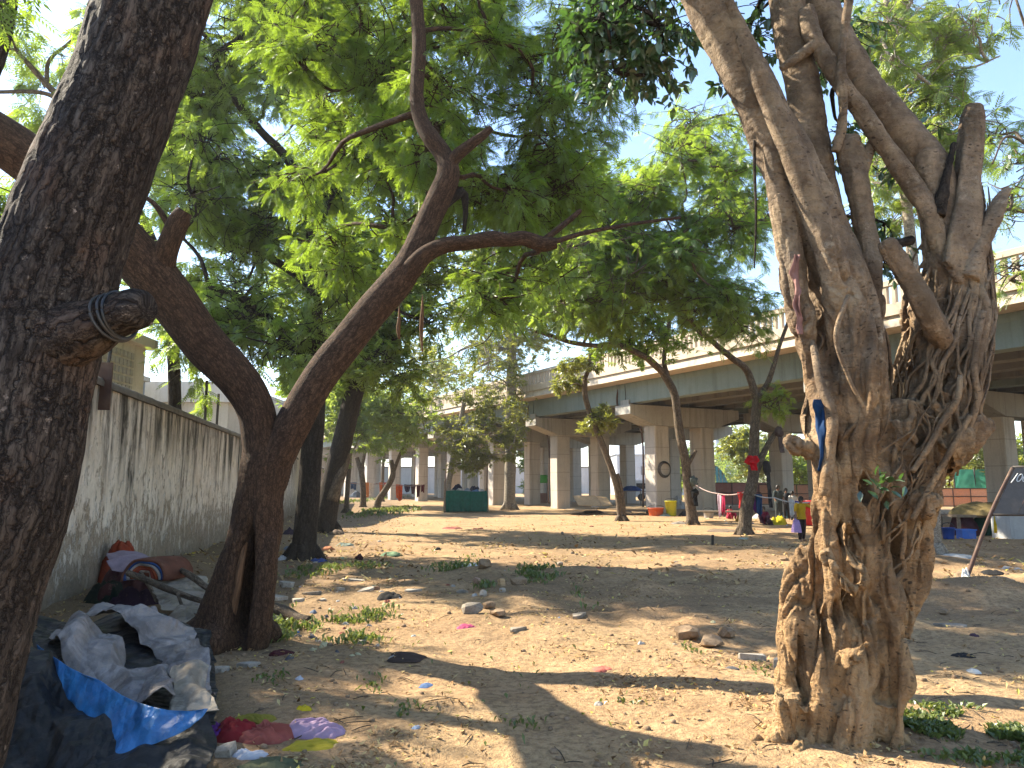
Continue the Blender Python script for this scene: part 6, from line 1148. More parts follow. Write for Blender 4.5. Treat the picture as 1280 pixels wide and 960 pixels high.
mb = MB(); p = P(556, 638, 45.); v, f, bc = tube([[p[0], 45., -.1], [p[0] - .02, 45., 1.9]], [.07, .06], seg=9, step=.3, rough=.1); mb.add(v, f, bc=bc); tag(mb.build('stump_post', M['wood'], origin=(p[0], 45., 0)), 'short wooden post standing at the left corner of the green stall', 'post')
# ---------------------------------------------------------------- plywood, boards, benches under the flyover
def plank_sheet(rows, label, mat, name='plywood_sheet', cat='plywood', thick=.03):
    mb = MB(); add_sheet(mb, sheet_grid([[P(*c) for c in r] for r in rows], 6, 6), thick); tag(mb.build(name, mat, origin=P(*rows[0][0]), smooth=False), label, cat, 'boards lying before the columns')
plank_sheet([[(716, 620, 43.), (744, 620, 43.)], [(723, 632, 42.), (752, 633, 42.)]], 'tilted brown plywood sheet propped up before the column, left one', M['ply'])
plank_sheet([[(745, 620.5, 43.), (758, 622, 43.)], [(753, 633, 42.), (766, 632, 42.)]], 'narrow tilted plywood sheet propped up beside the wide one', M['ply'])
plank_sheet([[(764, 633.5, 43.5), (812, 633, 44.)], [(758, 637, 40.5), (814, 637, 41.)]], 'low flat board on the ground between the leaning tree and the front column', M['ply'])
plank_sheet([[(712, 635, 44.), (750, 635, 44.)], [(705, 638, 41.), (745, 638, 41.)]], 'low flat board in front of the tilted plywood sheets', M['ply'])
def bench(px, py, w_, d_, h_, label, top, name='bench', cat='bench', back=False):
    g = P(px, py, G(px, py)[1]); g[2] = gz(g[0], g[1]); o = empty(name, g, label, cat)
    mb = MB(); cbox(mb, g + [0, 0, h_], w_, d_, .06); mb.build('top', top, o, smooth=False)
    for sx in (-1, 1):
        for sy in (-1, 1):
            mb = MB(); cbox(mb, g + [sx * (w_ / 2 - .06), sy * (d_ / 2 - .06), h_ / 2 - .03], .06, .06, h_); mb.build('leg', M['wood'], o, smooth=False)
    if back:
        mb = MB()
        for z in (.35, .6, .85): cbox(mb, g + [0, d_ / 2 - .03, h_ + z - .15], w_, .04, .07)
        mb.build('rail', M['wood'], o, smooth=False)
    return o
bench(792, 631, 1.5, 1., 1.15, 'wooden cart under the flyover with a blue cover on it', M['wood'], 'cart', 'cart')
g = P(790, 631, G(792, 631)[1]); mb = MB(); heap_mesh(mb, g + [0, 0, 1.18], .8, .55, .35, 5, 40, .3); tag(mb.build('blue_cover', cloth_mat((.03, .09, .30)), origin=g + [0, 0, 1.18]), 'blue cover bundled on the wooden cart under the flyover', 'cover')
bench(814, 630, 1.3, .8, .9, 'empty wooden stand beside the cart under the flyover', M['wood'], 'stand', 'stand', True)
bench(900, 652, 2.3, .8, .42, 'low wooden cot before the two front columns', M['wood'], 'cot', 'cot')
# coil of cable on column
mb = MB(); A0 = FP(-.56, .05, 2.35)
for k in range(4):
    th = np.linspace(0, 6.28, 24); r_ = .46 - .035 * k; p = A0 + np.stack([FC[0] * r_ * np.cos(th), FC[1] * r_ * np.cos(th) , r_ * np.sin(th)], -1) - np.append(FD, 0) * (.03 + .03 * k); v, f, bc = tube(p, np.full(24, .018), seg=6, step=.15); mb.add(v, f)
tag(mb.build('cable_coil', plain_mat((.03, .03, .033), .6), origin=A0), 'black coil of cable hanging on the front column', 'cable coil')
def bucket(px, py, d, h, label, col, name='bucket', cat='bucket', group=None, lid=False):
    g = GP(px, py); o = empty(name, g, label, cat, group); m = plain_mat(col, .4, 0, .15)
    mb = MB(); lathe(mb, g, [(.01, .02), (d * .40, .0), (d * .42, .03), (d * .5, h * .93), (d * .535, h * .94), (d * .535, h), (d * .48, h), (d * .40, .06), (.01, .05)], 22); mb.build('body', m, o)
    mb = MB(); th = np.linspace(0, np.pi, 12); p = g + np.stack([d * .52 * np.cos(th), 0 * th, h * .95 + (.04 if not lid else .02) - d * .0 + .12 * np.sin(th)], -1); v, f, bc = tube(p, np.full(12, .012), seg=5, step=.04); mb.add(v, f); mb.build('handle', M['iron'], o)
    return o
bucket(839, 645, .62, .8, 'yellow bucket standing before the front column', (.55, .52, .02)); bucket(820, 645, .85, .42, 'orange red basin at the foot of the front column', (.55, .10, .03), 'basin', 'basin'); bucket(1017, 657, .75, 1.0, 'red bucket standing left of the ficus trunk under the flyover', (.52, .012, .02))
bucket(886, 648, .5, .35, 'small steel pot on the ground near the cot', (.35, .35, .36), 'pot', 'pot')
bucket(1186, 674, .36, .34, 'deep blue tub right of the ficus, the left one of the two', (.012, .05, .24), 'tub', 'tub', 'blue tubs'); 
# square blue crates
g = GP(1208, 673); mb = MB(); o = empty('crate', g, 'bright blue open crate right of the round deep blue tub', 'crate')
for (cx, cy_, sx, sy) in ((0, -.15, .42, .02), (0, .15, .42, .02), (-.20, 0, .02, .28), (.20, 0, .02, .28)): cbox(mb, g + [cx, cy_, .13], sx, sy, .26)
cbox(mb, g + [0, 0, .03], .38, .28, .02); mb.build('body', plain_mat((.012, .10, .42), .45, 0, .2), o, smooth=False)
mb = MB()
for (cx, cy_, sx, sy) in ((0, -.168, .47, .035), (0, .168, .47, .035), (-.222, 0, .03, .30), (.222, 0, .03, .30)): cbox(mb, g + [cx, cy_, .272], sx, sy, .035)
mb.build('rim', plain_mat((.012, .12, .48), .45, 0, .2), o, smooth=False)
# covered heap on a cot at right
Yh = 24.5; b = P(1232, 666, Yh); b[2] = gz(b[0], b[1])
o = empty('cot', b, 'low wooden cot loaded with covered goods right of the ficus', 'cot'); mb = MB(); cbox(mb, b + [.1, 0, .62], 2.7, 1.2, .08); mb.build('top', M['wood'], o, smooth=False)
for sx in (-1, 1):
    for sy in (-1, 1): mb = MB(); cbox(mb, b + [.1 + sx * 1.25, sy * .5, .27], .08, .08, .64); mb.build('leg', M['wood'], o, smooth=False)
for (x, z, rx, ry, h, cl, sd, lb, nm) in [(-.0, .66, 1.4, .7, .42, (.16, .12, .05), 3, 'olive brown cover over the goods on the right-hand cot', 'cover'), (-.75, .0, .42, .5, .62, (.06, .02, .025), 5, 'dark maroon bundle under the left end of the covered cot', 'bundle'), (-.1, .0, .5, .45, .58, (.02, .07, .05), 6, 'dark green bundle under the middle of the covered cot', 'bundle')]:
    mb = MB(); p = b + [x, -.1, z]; heap_mesh(mb, p, rx, ry, h, sd, 50, .35); tag(mb.build(nm, cloth_mat(cl), origin=p), lb, nm)
csheet('yellow_cloth', [[(1243, 645, 23.2), (1252, 644, 23.2), (1260, 645, 23.2)], [(1242, 655, 23.2), (1251, 655, 23.1), (1259, 655, 23.2)], [(1243, 666, 23.2), (1252, 667, 23.1), (1260, 666, 23.2)]], cloth_mat((.62, .42, .01)), 'bright yellow cloth hanging from the right end of the covered cot', 'cloth', .05, 4, 3, .02, 24, 24)
mb = MB(); b = P(1282, 672, 22.5); b[2] = 0; box(mb, b + [-.42, 0, -.1], (1.9, .1, 0), (0, .9, 0), (0, 0, .80)); tag(mb.build('concrete_block', concrete_mat('block_concrete', (.30, .31, .32), (.40, .41, .41), (.15, .15, .15), False), origin=b, smooth=False), 'big grey concrete block at the right edge under the blackboard', 'block')
stone(1266, 672, .4, .3, .5, 'pale stone leaning on the big grey concrete block', 61, 'slab', group=None)
# ---------------------------------------------------------------- fence and netting beyond the flyover
fp_a = plain_mat((.58, .25, .13), .6, 0, .3); fp_b = plain_mat((.26, .085, .06), .6, 0, .35)
def fence(px0, px1, Y0, Y1, h, n, label, mats, name='panel_fence'):
    a = P(px0, 640, Y0); b_ = P(px1, 640, Y1); a[2] = b_[2] = 0; o = empty(name, a, label, 'fence'); d = (b_ - a) / n; nn = np.array([d[1], -d[0], 0]); nn /= np.linalg.norm(nn)
    for k in range(n):
        q = a + d * k; mb = MB(); box(mb, q + d * .03 + [0, 0, .08], d * .94, nn * .03, (0, 0, h - .12)); mb.build('panel', mats[k % len(mats)], o, smooth=False)
        mb = MB(); box(mb, q - nn * .04 - d * .02, d * .04, nn * .12, (0, 0, h)); mb.build('post', M['rust'], o, smooth=False)
    for z in (.08, h * .55, h - .06): mb = MB(); box(mb, a + nn * .032 + [0, 0, z], d * n, nn * .05, (0, 0, .06)); mb.build('rail', M['rust'], o, smooth=False)
fence(872, 960, 60., 60., 1.85, 4, 'maroon sheet-metal fence beyond the flyover, seen behind the hanging clothes', [fp_b, fp_b, plain_mat((.30, .11, .08), .6)])
fence(950, 1150, 60., 56., 1.7, 8, 'faded salmon sheet-metal fence beyond the flyover, behind the ficus', [fp_a])
fence(1150, 1330, 55., 52., 1.42, 8, 'orange sheet-metal fence beyond the flyover, right of the ficus', [fp_a, plain_mat((.62, .30, .17), .6)])
t_ = NT('green_netting'); c_ = t_.mix(t_.noise(t_.pos(), 2.5, 3.), (.04, .26, .19), (.12, .40, .30)); d_ = t_.n('BsdfDiffuse', {'Color': c_}); r_ = t_.n('BsdfTranslucent', {'Color': c_}); m_ = t_.n('MixShader', {0: .5, 1: d_.outputs[0], 2: r_.outputs[0]}); t_.t.links.new(m_.outputs[0], t_.out.inputs[0])
a = P(1196, 640, 58.); b_ = P(1330, 640, 56.); a[2] = b_[2] = 0; o = empty('netting_fence', a, 'green netting stretched on posts behind the orange fence', 'netting'); gg = np.array([[a + (b_ - a) * t + [0, 0, z] for t in np.linspace(0, 1, 8)] for z in (1.2, 2.0, 2.85)]); g2 = crumple(sheet_grid(gg, 80, 16), .12, .8, 3); mb = MB(); add_sheet(mb, g2); mb.build('net', t_.m, o)
for t in np.linspace(0, 1, 6): mb = MB(); q = a + (b_ - a) * t; v, f, bc = tube([q - [0, 0, .1], q + [0, 0, 2.95]], [.05, .05], seg=7, step=1); mb.add(v, f); mb.build('post', M['iron'], o)
# ---------------------------------------------------------------- far things seen between the columns
tw = plain_mat((.30, .40, .52), .6, 0, .1)  # distance haze put into the tower's wall colour as pale blue
b = P(904, 600, 420.); o = empty('tower_block', (b[0], 420, 0), 'high-rise far away between the two front columns, its colour tinted with haze blue', 'building')
mb = MB(); cbox(mb, (b[0], 420, 16), 9, 9, 32.); cbox(mb, (b[0] + 1, 420, 33.5), 5, 5, 3.); mb.build('wall', tw, o, smooth=False)
for k in range(9): mb = MB(); cbox(mb, (b[0], 415.4, 4.0 + k * 3.2), 7.6, .1, 1.3); mb.build('window_band', plain_mat((.16, .22, .30), .3), o, smooth=False)
b = P(908, 622, 78.); b[2] = 0; o = empty('tarp_shelter', b, 'round-topped blue striped shelter beyond the maroon fence', 'shelter')
for k in range(7):
    mb = MB(); th = np.linspace(0, np.pi, 20); vs_ = []
    for y in (k * .45, k * .45 + .45): vs_.append(np.stack([b[0] - 1.5 + 3.0 * (k * 0) + 1.9 * np.cos(th), np.full(20, b[1] + y), .3 + 3.5 * np.sin(th)], -1))
    mb.add(np.concatenate(vs_), gridfaces(20, 2)); mb.build('cover_strip', plain_mat((.06, .33, .62), .5) if k % 2 == 0 else plain_mat((.42, .60, .72), .5), o)
mb = MB()
for k in range(14): x = b[0] - 1.5 + 1.85 * math.cos(np.pi * (k + .5) / 14); box(mb, (x - .12, b[1] - .02, 0), (.24, 0, 0), (0, .015, 0), (0, 0, .3 + 3.45 * math.sin(np.pi * (k + .5) / 14))); 
mb.build('front_curtain', plain_mat((.10, .42, .68), .5), o, smooth=False)
pg = plain_mat((.46, .50, .55), .6, 0, .15)
b = P(818, 618, 130.); b[2] = 0; o = empty('grey_shed', b, 'pale grey industrial shed far beyond the flyover between the columns', 'building')
mb = MB(); cbox(mb, b + [0, 4, 3.5], 13, 9, 7); mb.build('wall', pg, o, smooth=False)
mb = MB(); v = np.array([b + q for q in ([-6.8, -.8, 7], [6.8, -.8, 7], [6.8, 8.8, 7], [-6.8, 8.8, 7], [-6.8, 4, 8.8], [6.8, 4, 8.8])]); mb.add(v, [np.array([[0, 1, 5, 4], [2, 3, 4, 5]]), np.array([[1, 2, 5], [3, 0, 4]])]); mb.build('roof', plain_mat((.38, .42, .47), .5), o, smooth=False)
for k in range(4): mb = MB(); cbox(mb, b + [-4.5 + k * 3, -.55, 4.2], 1.6, .1, 1.5); mb.build('window', plain_mat((.12, .14, .17), .3), o, smooth=False)
for k, (px, hh) in enumerate(((803, 12.), (831, 10.5))):
    b = P(px, 618, 140.); b[2] = 0; o = empty('lattice_mast', b, ['tall grey lattice mast at the left of the far shed', 'tall grey lattice mast at the right of the far shed'][k], 'mast')
    mb = MB()
    for sx, sy in ((-1, -1), (1, -1), (1, 1), (-1, 1)): v, f, bc = tube([b + [sx * .6, sy * .6, 0], b + [sx * .25, sy * .25, hh]], [.12, .09], seg=5, step=2); mb.add(v, f)
    mb.build('legs', pg, o)
    for z in np.arange(1, hh - 1, 2.0):
        mb = MB(); s = .6 - .35 * z / hh; v, f, bc = tube([b + [-s, -s, z], b + [s, -s, z + 1.6]], [.06, .06], seg=5, step=2); mb.add(v, f); mb.build('brace', pg, o)
# white van and red barrier
def van(px, Y, label, col):
    b = P(px, 620, Y); b[2] = 0; o = empty('van', b, label, 'van'); pr_ = [(-2.3, .4), (2.25, .4), (2.35, .9), (2.1, 1.25), (1.5, 2.05), (1.2, 2.15), (-2.2, 2.15), (-2.35, 1.6)]
    mb = MB(); n = len(pr_); v = np.array([b + [x, y, z] for y in (-.9, .9) for x, z in pr_]); i = np.arange(n); j = (i + 1) % n; mb.add(v, [np.stack([i, j, j + n, i + n], -1)]); mb.add(v[:n], np.array([[0, k + 1, k] for k in range(1, n - 1)])[:, ::-1]); mb.add(v[n:], np.array([[0, k, k + 1] for k in range(1, n - 1)])[:, ::-1]); mb.build('body', plain_mat(col, .35, 0, .1), o, smooth=False)
    for x0, x1 in ((-1.9, -.7), (-.5, .5), (.7, 1.5)): mb = MB(); box(mb, b + [x0, -.915, 1.25], (x1 - x0, 0, 0), (0, .02, 0), (0, 0, .6)); mb.build('window', plain_mat((.03, .035, .04), .15), o, smooth=False)
    for x in (-1.4, 1.4):
        mb = MB(); th = np.linspace(0, 6.283, 18, endpoint=False); v = np.concatenate([np.stack([b[0] + x + r_ * np.cos(th), np.full(18, b[1] + y), b[2] + .38 + r_ * np.sin(th)], -1) for r_, y in ((.36, -.95), (.38, -.93), (.38, -.75), (.30, -.74))]); mb.add(v, gridfaces(18, 4, True)); mb.add(v[:18], np.array([[0, k + 1, k] for k in range(1, 17)])); mb.build('wheel', M['iron'], o)
van(816, 80., 'white van parked beyond the flyover, behind the wooden cart', (.62, .62, .62))
b = P(672, 620, 70.); b[2] = 0; o = empty('awning_stall', b, 'small stall with a bright green awning beyond the flyover', 'stall'); mb = MB(); v = np.array([b + q for q in ([-.95, -.6, 1.9], [.95, -.6, 1.9], [.95, .5, 2.6], [-.95, .5, 2.6])]); mb.add(v, np.array([[0, 1, 2, 3]])); mb.add(v - [0, 0, .05], np.array([[3, 2, 1, 0]])); mb.build('awning', plain_mat((.10, .55, .06), .6), o, smooth=False)
for x, y in ((-.9, -.55), (.9, -.55), (.9, .45), (-.9, .45)): mb = MB(); cbox(mb, b + [x, y, 1.1], .06, .06, 2.2); mb.build('post', M['iron'], o, smooth=False)
mb = MB(); cbox(mb, b + [0, 0, .45], 1.7, .8, .9); mb.build('counter', plain_mat((.25, .12, .09), .6), o, smooth=False)
# ---------------------------------------------------------------- clothes lines
def hang(a, b_, drop, label, col, seed, name='hanging_cloth', group='clothes hung on the lines', cat='cloth'):
    a = np.asarray(a, float); b_ = np.asarray(b_, float); L = np.linalg.norm(b_ - a); nu = 22; nv = 20; u = np.linspace(0, 1, nu); g = np.zeros((nv, nu, 3)); n = np.cross(b_ - a, [0, 0, 1.]); n /= np.linalg.norm(n)
    for i, z in enumerate(np.linspace(0, 1, nv)):
        w_ = .10 * L * np.sin(u * 9 + seed + z * 1.5) * (.35 + z); sh = 1 - .28 * z * (1 + .3 * math.sin(seed)); g[i] = a + (b_ - a) * (.5 + (u - .5) * sh)[:, None] - np.array([0, 0, 1.]) * (drop * z * (1 + .10 * np.sin(u * 5 + seed)))[:, None] + n * w_[:, None]
    mb = MB(); add_sheet(mb, g, .01); return tag(mb.build(name, cloth_mat(col), origin=a), label, cat, group)
def cline(name, pts, label, r=.02, col=(.4, .3, .28)):
    mb = MB()
    for a, b_ in zip(pts[:-1], pts[1:]): wire(mb, a, b_, .08, r, 10)
    tag(mb.build(name, cloth_mat(col), origin=pts[0]), label, 'clothes line')
La, Lb_, Lc = P(868, 605, 30.6), P(934, 614, 24.9), P(1012, 628, 23.)
cline('clothes_line', [La, P(898, 617, 28.), Lb_], 'pinkish clothes line strung between the two dark trees')
cline('clothes_line', [Lb_, P(968, 622, 24.), Lc], 'pale clothes line running right from the red-ragged tree towards the ficus', col=(.5, .5, .5))
lt = lambda t: La + (Lb_ - La) * t + np.array([0, 0, -.06])
for k, (p0, p1, dr, lb, cl) in enumerate([(P(897, 618, 28.), P(903, 618, 27.8), .78, 'white and lilac cloth on the line between the dark trees', (.55, .42, .50)), (P(900.5, 618, 27.9), P(906, 618, 27.6), .72, 'crimson cloth hanging beside the white and lilac one', (.42, .02, .08)), (P(922, 615, 25.8), P(931, 614, 25.2), .62, 'red cloth hanging left of the red-ragged tree', (.50, .03, .03)),
        (P(940, 616, 24.8), P(945, 617, 24.7), .6, 'purple cloth hanging right behind the red-ragged tree', (.18, .04, .20)), (P(944, 617, 24.7), P(953, 618, 24.5), .66, 'dark blue cloth hanging right of the red-ragged tree', (.02, .06, .15)), (P(986, 624, 23.6), P(993, 625, 23.5), .5, 'white cloth hanging on the pale line near the ficus', (.58, .58, .58)), (P(994, 626, 23.4), P(999, 627, 23.3), .34, 'royal blue cloth hanging near the child in yellow', (.02, .03, .30))]):
    hang(p0, p1, dr, lb, cl, k + 1)
a, b_ = P(470, 604, 56.), P(532, 605, 60.)
cline('clothes_line', [a, P(505, 607, 58.), b_], 'far clothes line left of the green stall', .025)
for k, (x0, x1, dr, cl, lb) in enumerate([(495, 503, 1.15, (.75, .10, .01), 'bright orange cloth on the far clothes line'), (505, 513, .55, (.05, .03, .08), 'dark purple cloth on the far clothes line next to the orange one'), (513, 520, .7, (.09, .02, .03), 'maroon cloth in the middle of the far clothes line'), (520, 526, 1.0, (.10, .018, .025), 'long maroon cloth on the far clothes line'), (526, 531, .6, (.13, .02, .03), 'short wine red cloth at the right end of the far clothes line')]):
    Yk = 56 + (x0 - 470) / 62 * 4 ; hang(P(x0, 605.5, Yk), P(x1, 606, Yk + .4), dr, lb, cl, k + 11)
a, b_ = P(430, 602, 64.), P(492, 602, 68.); cline('clothes_line', [a, P(460, 605, 66.), b_], 'far clothes line under the flyover at the left', .03)
for k, (x0, x1, dr, cl, lb) in enumerate([(433, 438, 1.2, (.45, .05, .03), 'red cloth hung far left near the slim grey stem'), (438, 446, .6, (.05, .10, .22), 'blue cloth hung far left beside the red one'), (457, 461, 1.2, (.60, .22, .06), 'orange cloth hung far left before the columns'), (461, 466, 1.1, (.62, .60, .56), 'white cloth hung far left before the columns'), (474, 478, 1.3, (.55, .14, .04), 'rust orange cloth hung far left behind the leaning tree'), (480, 485, 1.0, (.45, .06, .05), 'brick red cloth hung far left behind the leaning tree')]):
    hang(P(x0, 603, 64 + k * .6), P(x1, 603, 64.5 + k * .6), dr, lb, cl, k + 21)
# rags on the trees
def tie(px, py, Y, w_, h_, label, col, seed, drop=0):
    p = P(px, py, Y); mb = MB(); rock_mesh(mb, p, w_, w_ * .8, h_, seed, .4, 14, .1); mb.v[0] = mb.v[0] + ((mb.v[0] - p) * (.9 * ridged((mb.v[0] - p) * 7 + seed, 3, seed)[:, None] - .35)) * np.array([1, 1, .8])
    if drop: g = np.array([[p + [dx * w_ * .3, -.05 * i, -drop * i / 4] for dx in (-1, 0, 1)] for i in range(5)]); add_sheet(mb, crumple(sheet_grid(g, 10, 30), .05, 4, seed), .01)
    tag(mb.build('rag', cloth_mat(col), origin=p), label, 'rag', 'rags tied to the trees')
tie(940, 575, 24.6, .38, .30, 'bright red rag knotted round the fork of the dark tree', (.52, .006, .012), 3, .35)
tie(974, 540, 24.7, .26, .3, 'grey brown rag dangling from the right fork of the red-ragged tree', (.10, .07, .06), 5, .7); tie(959, 585, 24.7, .22, .4, 'long dark strip hanging from the fork of the red-ragged tree', (.04, .035, .035), 6, 1.3)
tie(867, 602, 30.6, .30, .36, 'grey green bundle tied to the slender neem', (.10, .12, .11), 7); tie(868, 617, 30.6, .30, .42, 'black rags tied to the slender neem below the grey green bundle', (.02, .02, .02), 8, .5)
# ---------------------------------------------------------------- bundles by the columns
for k, a in enumerate([(975, 656, 22, 22, 'bright yellow bundle on the ground under the flyover', (.60, .48, .02)), (986, 648, 22, 20, 'teal grey bundle behind the bright yellow one', (.07, .14, .17)), (961, 656, 14, 16, 'dark bundle left of the bright yellow one', (.05, .03, .035)), (925, 652, 12, 14, 'small mustard yellow bundle left of the red-ragged tree', (.42, .24, .02)), (952, 648, 22, 10, 'pale grey bedding roll on the ground behind the seated figures', (.40, .38, .36)),
          (846, 636, 18, 26, 'white plastic sack leaning on the front column', (.55, .55, .56)), (857, 645, 16, 14, 'dark sack between the front column and the slender neem', (.04, .04, .045)), (905, 640, 16, 9, 'dark green bundle behind the low cot', (.03, .12, .07)), (1008, 650, 12, 20, 'dark maroon bundle beside the red bucket', (.12, .02, .03)), (740, 641, 30, 8, 'dark rubbish heap under the propped plywood', (.07, .05, .045)), (680, 626, 16, 16, 'dark heap of goods beside the second column', (.08, .05, .06)), (668, 622, 12, 20, 'maroon bundle behind the tall pale trunk', (.14, .02, .04)), (780, 640, 20, 6, 'rubbish heap at the foot of the leaning thin tree', (.12, .09, .07)), (850, 655, 26, 6, 'flattened grey rubbish heap at the foot of the slender neem', (.25, .22, .19)), (905, 664, 40, 6, 'low heap of earthy rubbish left of the red-ragged tree', (.20, .15, .11)), (445, 622, 16, 14, 'dark blue grey bundle at the far left by the slim stem', (.05, .07, .10))]):
    rag(*a, 130 + k, name='bundle', cat='bundle', dpx=a[2] * .3, group='bundles under the flyover', n=40, fold=.4)
# ---------------------------------------------------------------- people
skin_m = plain_mat((.20, .105, .065), .6, 0, .1); hair_m = plain_mat((.012, .010, .009), .5, 0, .1)
def person(base, H, face, pose, label, top, bottom, name='person', skirt=False, seat=0.):
    base = np.asarray(base, float); o = empty('person', base, label, 'person'); ca, sa = math.cos(face), math.sin(face)
    def W(x, y, z): return base + np.array([x * ca - y * sa, x * sa + y * ca, z]) * 1.0     # y forward = facing (-Y world at face=0 is y<0)
    s = H / 1.7
    if pose == 'stand': J = dict(pel=(0, 0, .92), chest=(0, .0, 1.22), neck=(0, 0, 1.43), head=(0, -.02, 1.55), ls=(-.17, 0, 1.37), rs=(.17, 0, 1.37), le=(-.25, -.02, 1.12), re=(.25, -.04, 1.12), lh=(-.24, -.16, .92), rh=(.24, -.10, .90), lk=(-.10, -.02, .48), rk=(.10, -.01, .48), lf=(-.10, .02, .06), rf=(.11, .02, .06), lt=(-.11, -.15, .03), rt=(.12, -.15, .03), lp=(-.09, 0, .88), rp=(.09, 0, .88))
    elif pose == 'carry': J = dict(pel=(0, 0, .92), chest=(0, -.01, 1.22), neck=(0, -.02, 1.43), head=(0, -.05, 1.55), ls=(-.17, 0, 1.37), rs=(.17, 0, 1.37), le=(-.24, -.03, 1.12), re=(.36, -.08, 1.30), lh=(-.27, -.12, .86), rh=(.50, -.16, 1.42), lk=(-.10, -.06, .48), rk=(.10, .03, .49), lf=(-.10, -.02, .06), rf=(.11, .12, .08), lt=(-.11, -.18, .03), rt=(.12, -.05, .03), lp=(-.09, 0, .88), rp=(.09, 0, .88))
    else: J = dict(pel=(0, .05, .16), chest=(0, -.02, .46), neck=(0, -.06, .66), head=(0, -.10, .78), ls=(-.17, -.05, .60), rs=(.17, -.05, .60), le=(-.24, -.18, .40), re=(.24, -.18, .40), lh=(-.12, -.36, .34), rh=(.12, -.36, .34), lk=(-.20, -.32, .42), rk=(.20, -.32, .42), lf=(-.10, -.40, .06), rf=(.10, -.42, .06), lt=(-.12, -.56, .03), rt=(.12, -.58, .03), lp=(-.10, 0, .16), rp=(.10, 0, .16))
    rad = dict(pel=.12, chest=.125, neck=.052, head=.085, ls=.055, rs=.055, le=.040, re=.040, lh=.030, rh=.030, lk=.056, rk=.056, lf=.038, rf=.038, lt=.028, rt=.028, lp=.085, rp=.085)
    E_ = [('pel', 'chest'), ('chest', 'neck'), ('neck', 'head'), ('chest', 'ls'), ('chest', 'rs'), ('ls', 'le'), ('rs', 're'), ('le', 'lh'), ('re', 'rh'), ('pel', 'lp'), ('pel', 'rp'), ('lp', 'lk'), ('rp', 'rk'), ('lk', 'lf'), ('rk', 'rf'), ('lf', 'lt'), ('rf', 'rt')]
    names = list(J); loc = [W(*(np.array(J[n]) * s)) - base for n in names]; me = bpy.data.meshes.new('b'); me.from_pydata([tuple(l) for l in loc], [(names.index(a), names.index(b)) for a, b in E_], []); ob = bpy.data.objects.new('b', me); COL.objects.link(ob)
    md = ob.modifiers.new('s', 'SKIN'); 
    for i, n in enumerate(names): d = me.skin_vertices[0].data[i]; d.radius = (rad[n] * s, rad[n] * s); d.use_root = (n == 'pel')
    sb = ob.modifiers.new('u', 'SUBSURF'); sb.levels = sb.render_levels = 2
    m2 = bpy.data.meshes.new_from_object(ob.evaluated_get(bpy.context.evaluated_depsgraph_get())); bpy.data.objects.remove(ob); m2.materials.clear(); m2.materials.append(skin_m); m2.polygons.foreach_set('use_smooth', np.ones(len(m2.polygons), bool))
    body = bpy.data.objects.new('body', m2); COL.objects.link(body); body.parent = o
    Jw = {n: W(*(np.array(J[n]) * s)) for n in names}
    # clothes follow the limbs a little outside the skin
    mb = MB(); v, f, bc = tube([Jw['pel'] - (Jw['chest'] - Jw['pel']) * .25, Jw['pel'], (Jw['pel'] + Jw['chest']) / 2, Jw['chest'], (Jw['chest'] + Jw['neck']) / 2 + (Jw['neck'] - Jw['chest']) * .1, Jw['neck']], np.array([.19, .175, .155, .175, .15, .075]) * s, seg=18, step=.04, cap=False, rough=.06, seed=3); mb.add(v, f, bc=bc)
    for a, b_ in (('ls', 'le'), ('rs', 're')): v, f, bc = tube([Jw['chest'] * .35 + Jw[a] * .65, Jw[a], Jw[b_]], np.array([.085, .075, .06]) * s, seg=12, step=.04, cap=False); mb.add(v, f, bc=bc)
    if skirt: v, f, bc = tube([Jw['pel'] + [0, 0, .02], Jw['pel'] - [0, 0, .2 * s], (Jw['lk'] + Jw['rk']) / 2 + [0, 0, -.05 * s]], np.array([.175, .22, .26]) * s, seg=20, step=.04, cap=False, rough=.08, seed=5); mb.add(v, f, bc=bc)
    mb.build('tunic', cloth_mat(top), o)
    mb = MB()
    for a, b_, c in (('lp', 'lk', 'lf'), ('rp', 'rk', 'rf')): v, f, bc = tube([Jw[a] + (Jw['pel'] - Jw[a]) * .2, Jw[b_], Jw[c] + (Jw[b_] - Jw[c]) * .08], np.array([.115, .085, .06]) * s, seg=14, step=.05, cap=False, rough=.06, seed=7); mb.add(v, f, bc=bc)
    mb.build('trousers', cloth_mat(bottom), o)
    h = Jw['head'] + np.array([0, 0, .02 * s]); mb = MB(); rock_mesh(mb, h + [0, 0, .015 * s], .19 * s, .22 * s, .26 * s, 3, face, 14, .0); 
    fx, fy = sa, -ca
    d = mb.v[0] - h; keep = (d[:, 0] * fx + d[:, 1] * fy); mb.v[0] = mb.v[0] - np.outer(np.clip(keep - .035 * s, 0, 1), [fx, fy, 0]) * 1.5 + np.outer(np.clip(-.02 * s - d[:, 2], 0, 1) * 0, [0, 0, 1]); mb.build('hair', hair_m, o)
    fwd = np.array([fx, fy, 0]); rt = np.array([ca, sa, 0]); mb = MB()
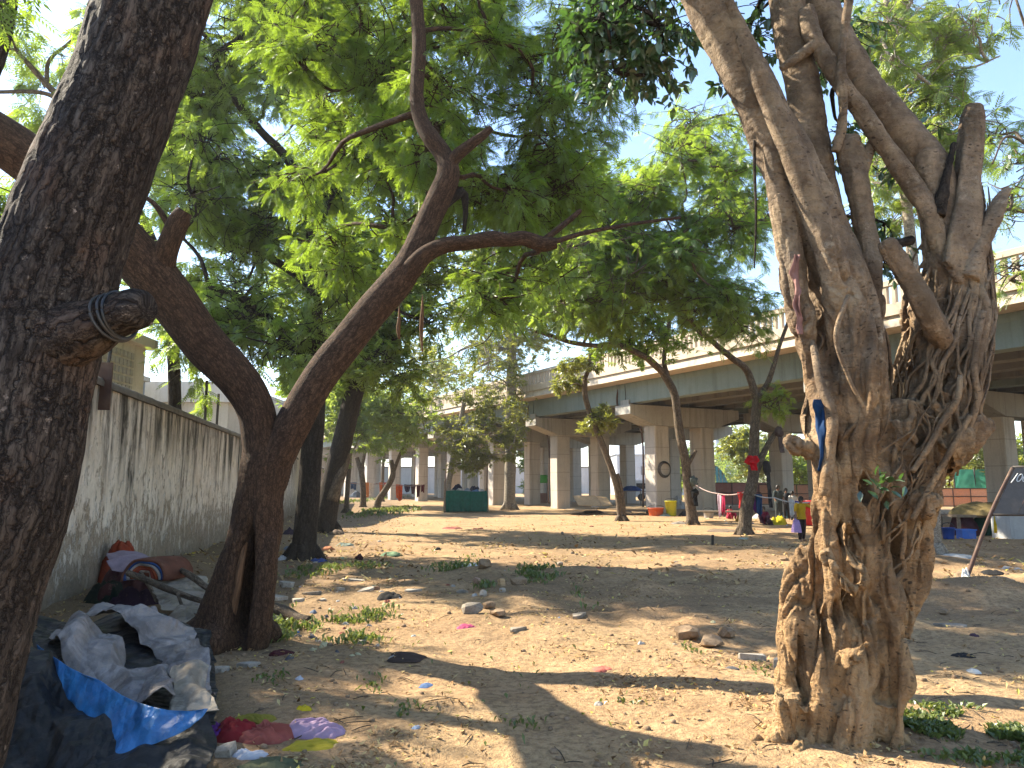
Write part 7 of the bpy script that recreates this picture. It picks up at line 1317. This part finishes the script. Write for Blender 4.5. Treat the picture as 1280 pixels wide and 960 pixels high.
    for sg in (-1, 1): rock_mesh(mb, h + fwd * .093 * s + rt * sg * .033 * s, .024 * s, .014 * s, .014 * s, 5, face, 6, 0)
    mb.build('eyes', plain_mat((.02, .015, .012), .3), o); mb = MB(); rock_mesh(mb, h + fwd * .10 * s - [0, 0, .03 * s], .028 * s, .035 * s, .045 * s, 6, face, 6, 0); mb.build('nose', skin_m, o)
    return o, Jw
def ground_at(px, py): g = GP(px, py); return g
g = GP(1003, 677); pers, JJ = person(g, 1.30, .15, 'carry', 'child in a yellow and maroon tunic walking with a lavender bag in hand', (.50, .30, .012), (.035, .022, .02), skirt=False)
mb = MB(); hh = JJ['lh']; heap_mesh(mb, hh - [0, 0, .38], .15, .12, .36, 8, 34, .25); tag(mb.build('bag', cloth_mat((.42, .28, .55)), origin=hh - [0, 0, .38]), 'lavender cloth bag held by the child in yellow', 'bag')
for (px, py, H, fc, po, lb, tp, bt) in [(974, 652, 1.62, .3, 'stand', 'adult in dark grey green clothes standing before the column under the flyover', (.05, .065, .065), (.05, .06, .06)), (984, 650, 1.5, -.4, 'stand', 'adult in black clothes standing right of the one in grey green', (.025, .025, .03), (.03, .03, .035)), (992, 652, 1.35, .2, 'stand', 'person in a white shirt standing behind the child in yellow', (.50, .49, .47), (.06, .06, .08)),
        (912, 650, 1.2, .5, 'sit', 'small child in bright red sitting by the low cot', (.50, .02, .05), (.30, .02, .06)), (955, 656, 1.35, -.2, 'sit', 'person in maroon sitting on the ground right of the red-ragged tree', (.20, .02, .05), (.06, .02, .04))]:
    person(GP(px, py), H, fc, po, lb, tp, bt)

# ---------------------------------------------------------------- thin sunlit haze over the whole place
mb = MB(); box(mb, (-420, -90, -1.6), (940, 0, 0), (0, 860, 0), (0, 0, 46.)); t = NT('thin_haze'); vol = t.n('VolumePrincipled', {'Color': (.93, .95, 1.), 'Density': HAZE, 'Anisotropy': .35}); t.t.links.new(vol.outputs[0], t.out.inputs['Volume'])
tag(mb.build('haze', t.m, origin=(0, 200, 0), smooth=False), 'thin pale haze hanging in the air', 'haze', kind='stuff')
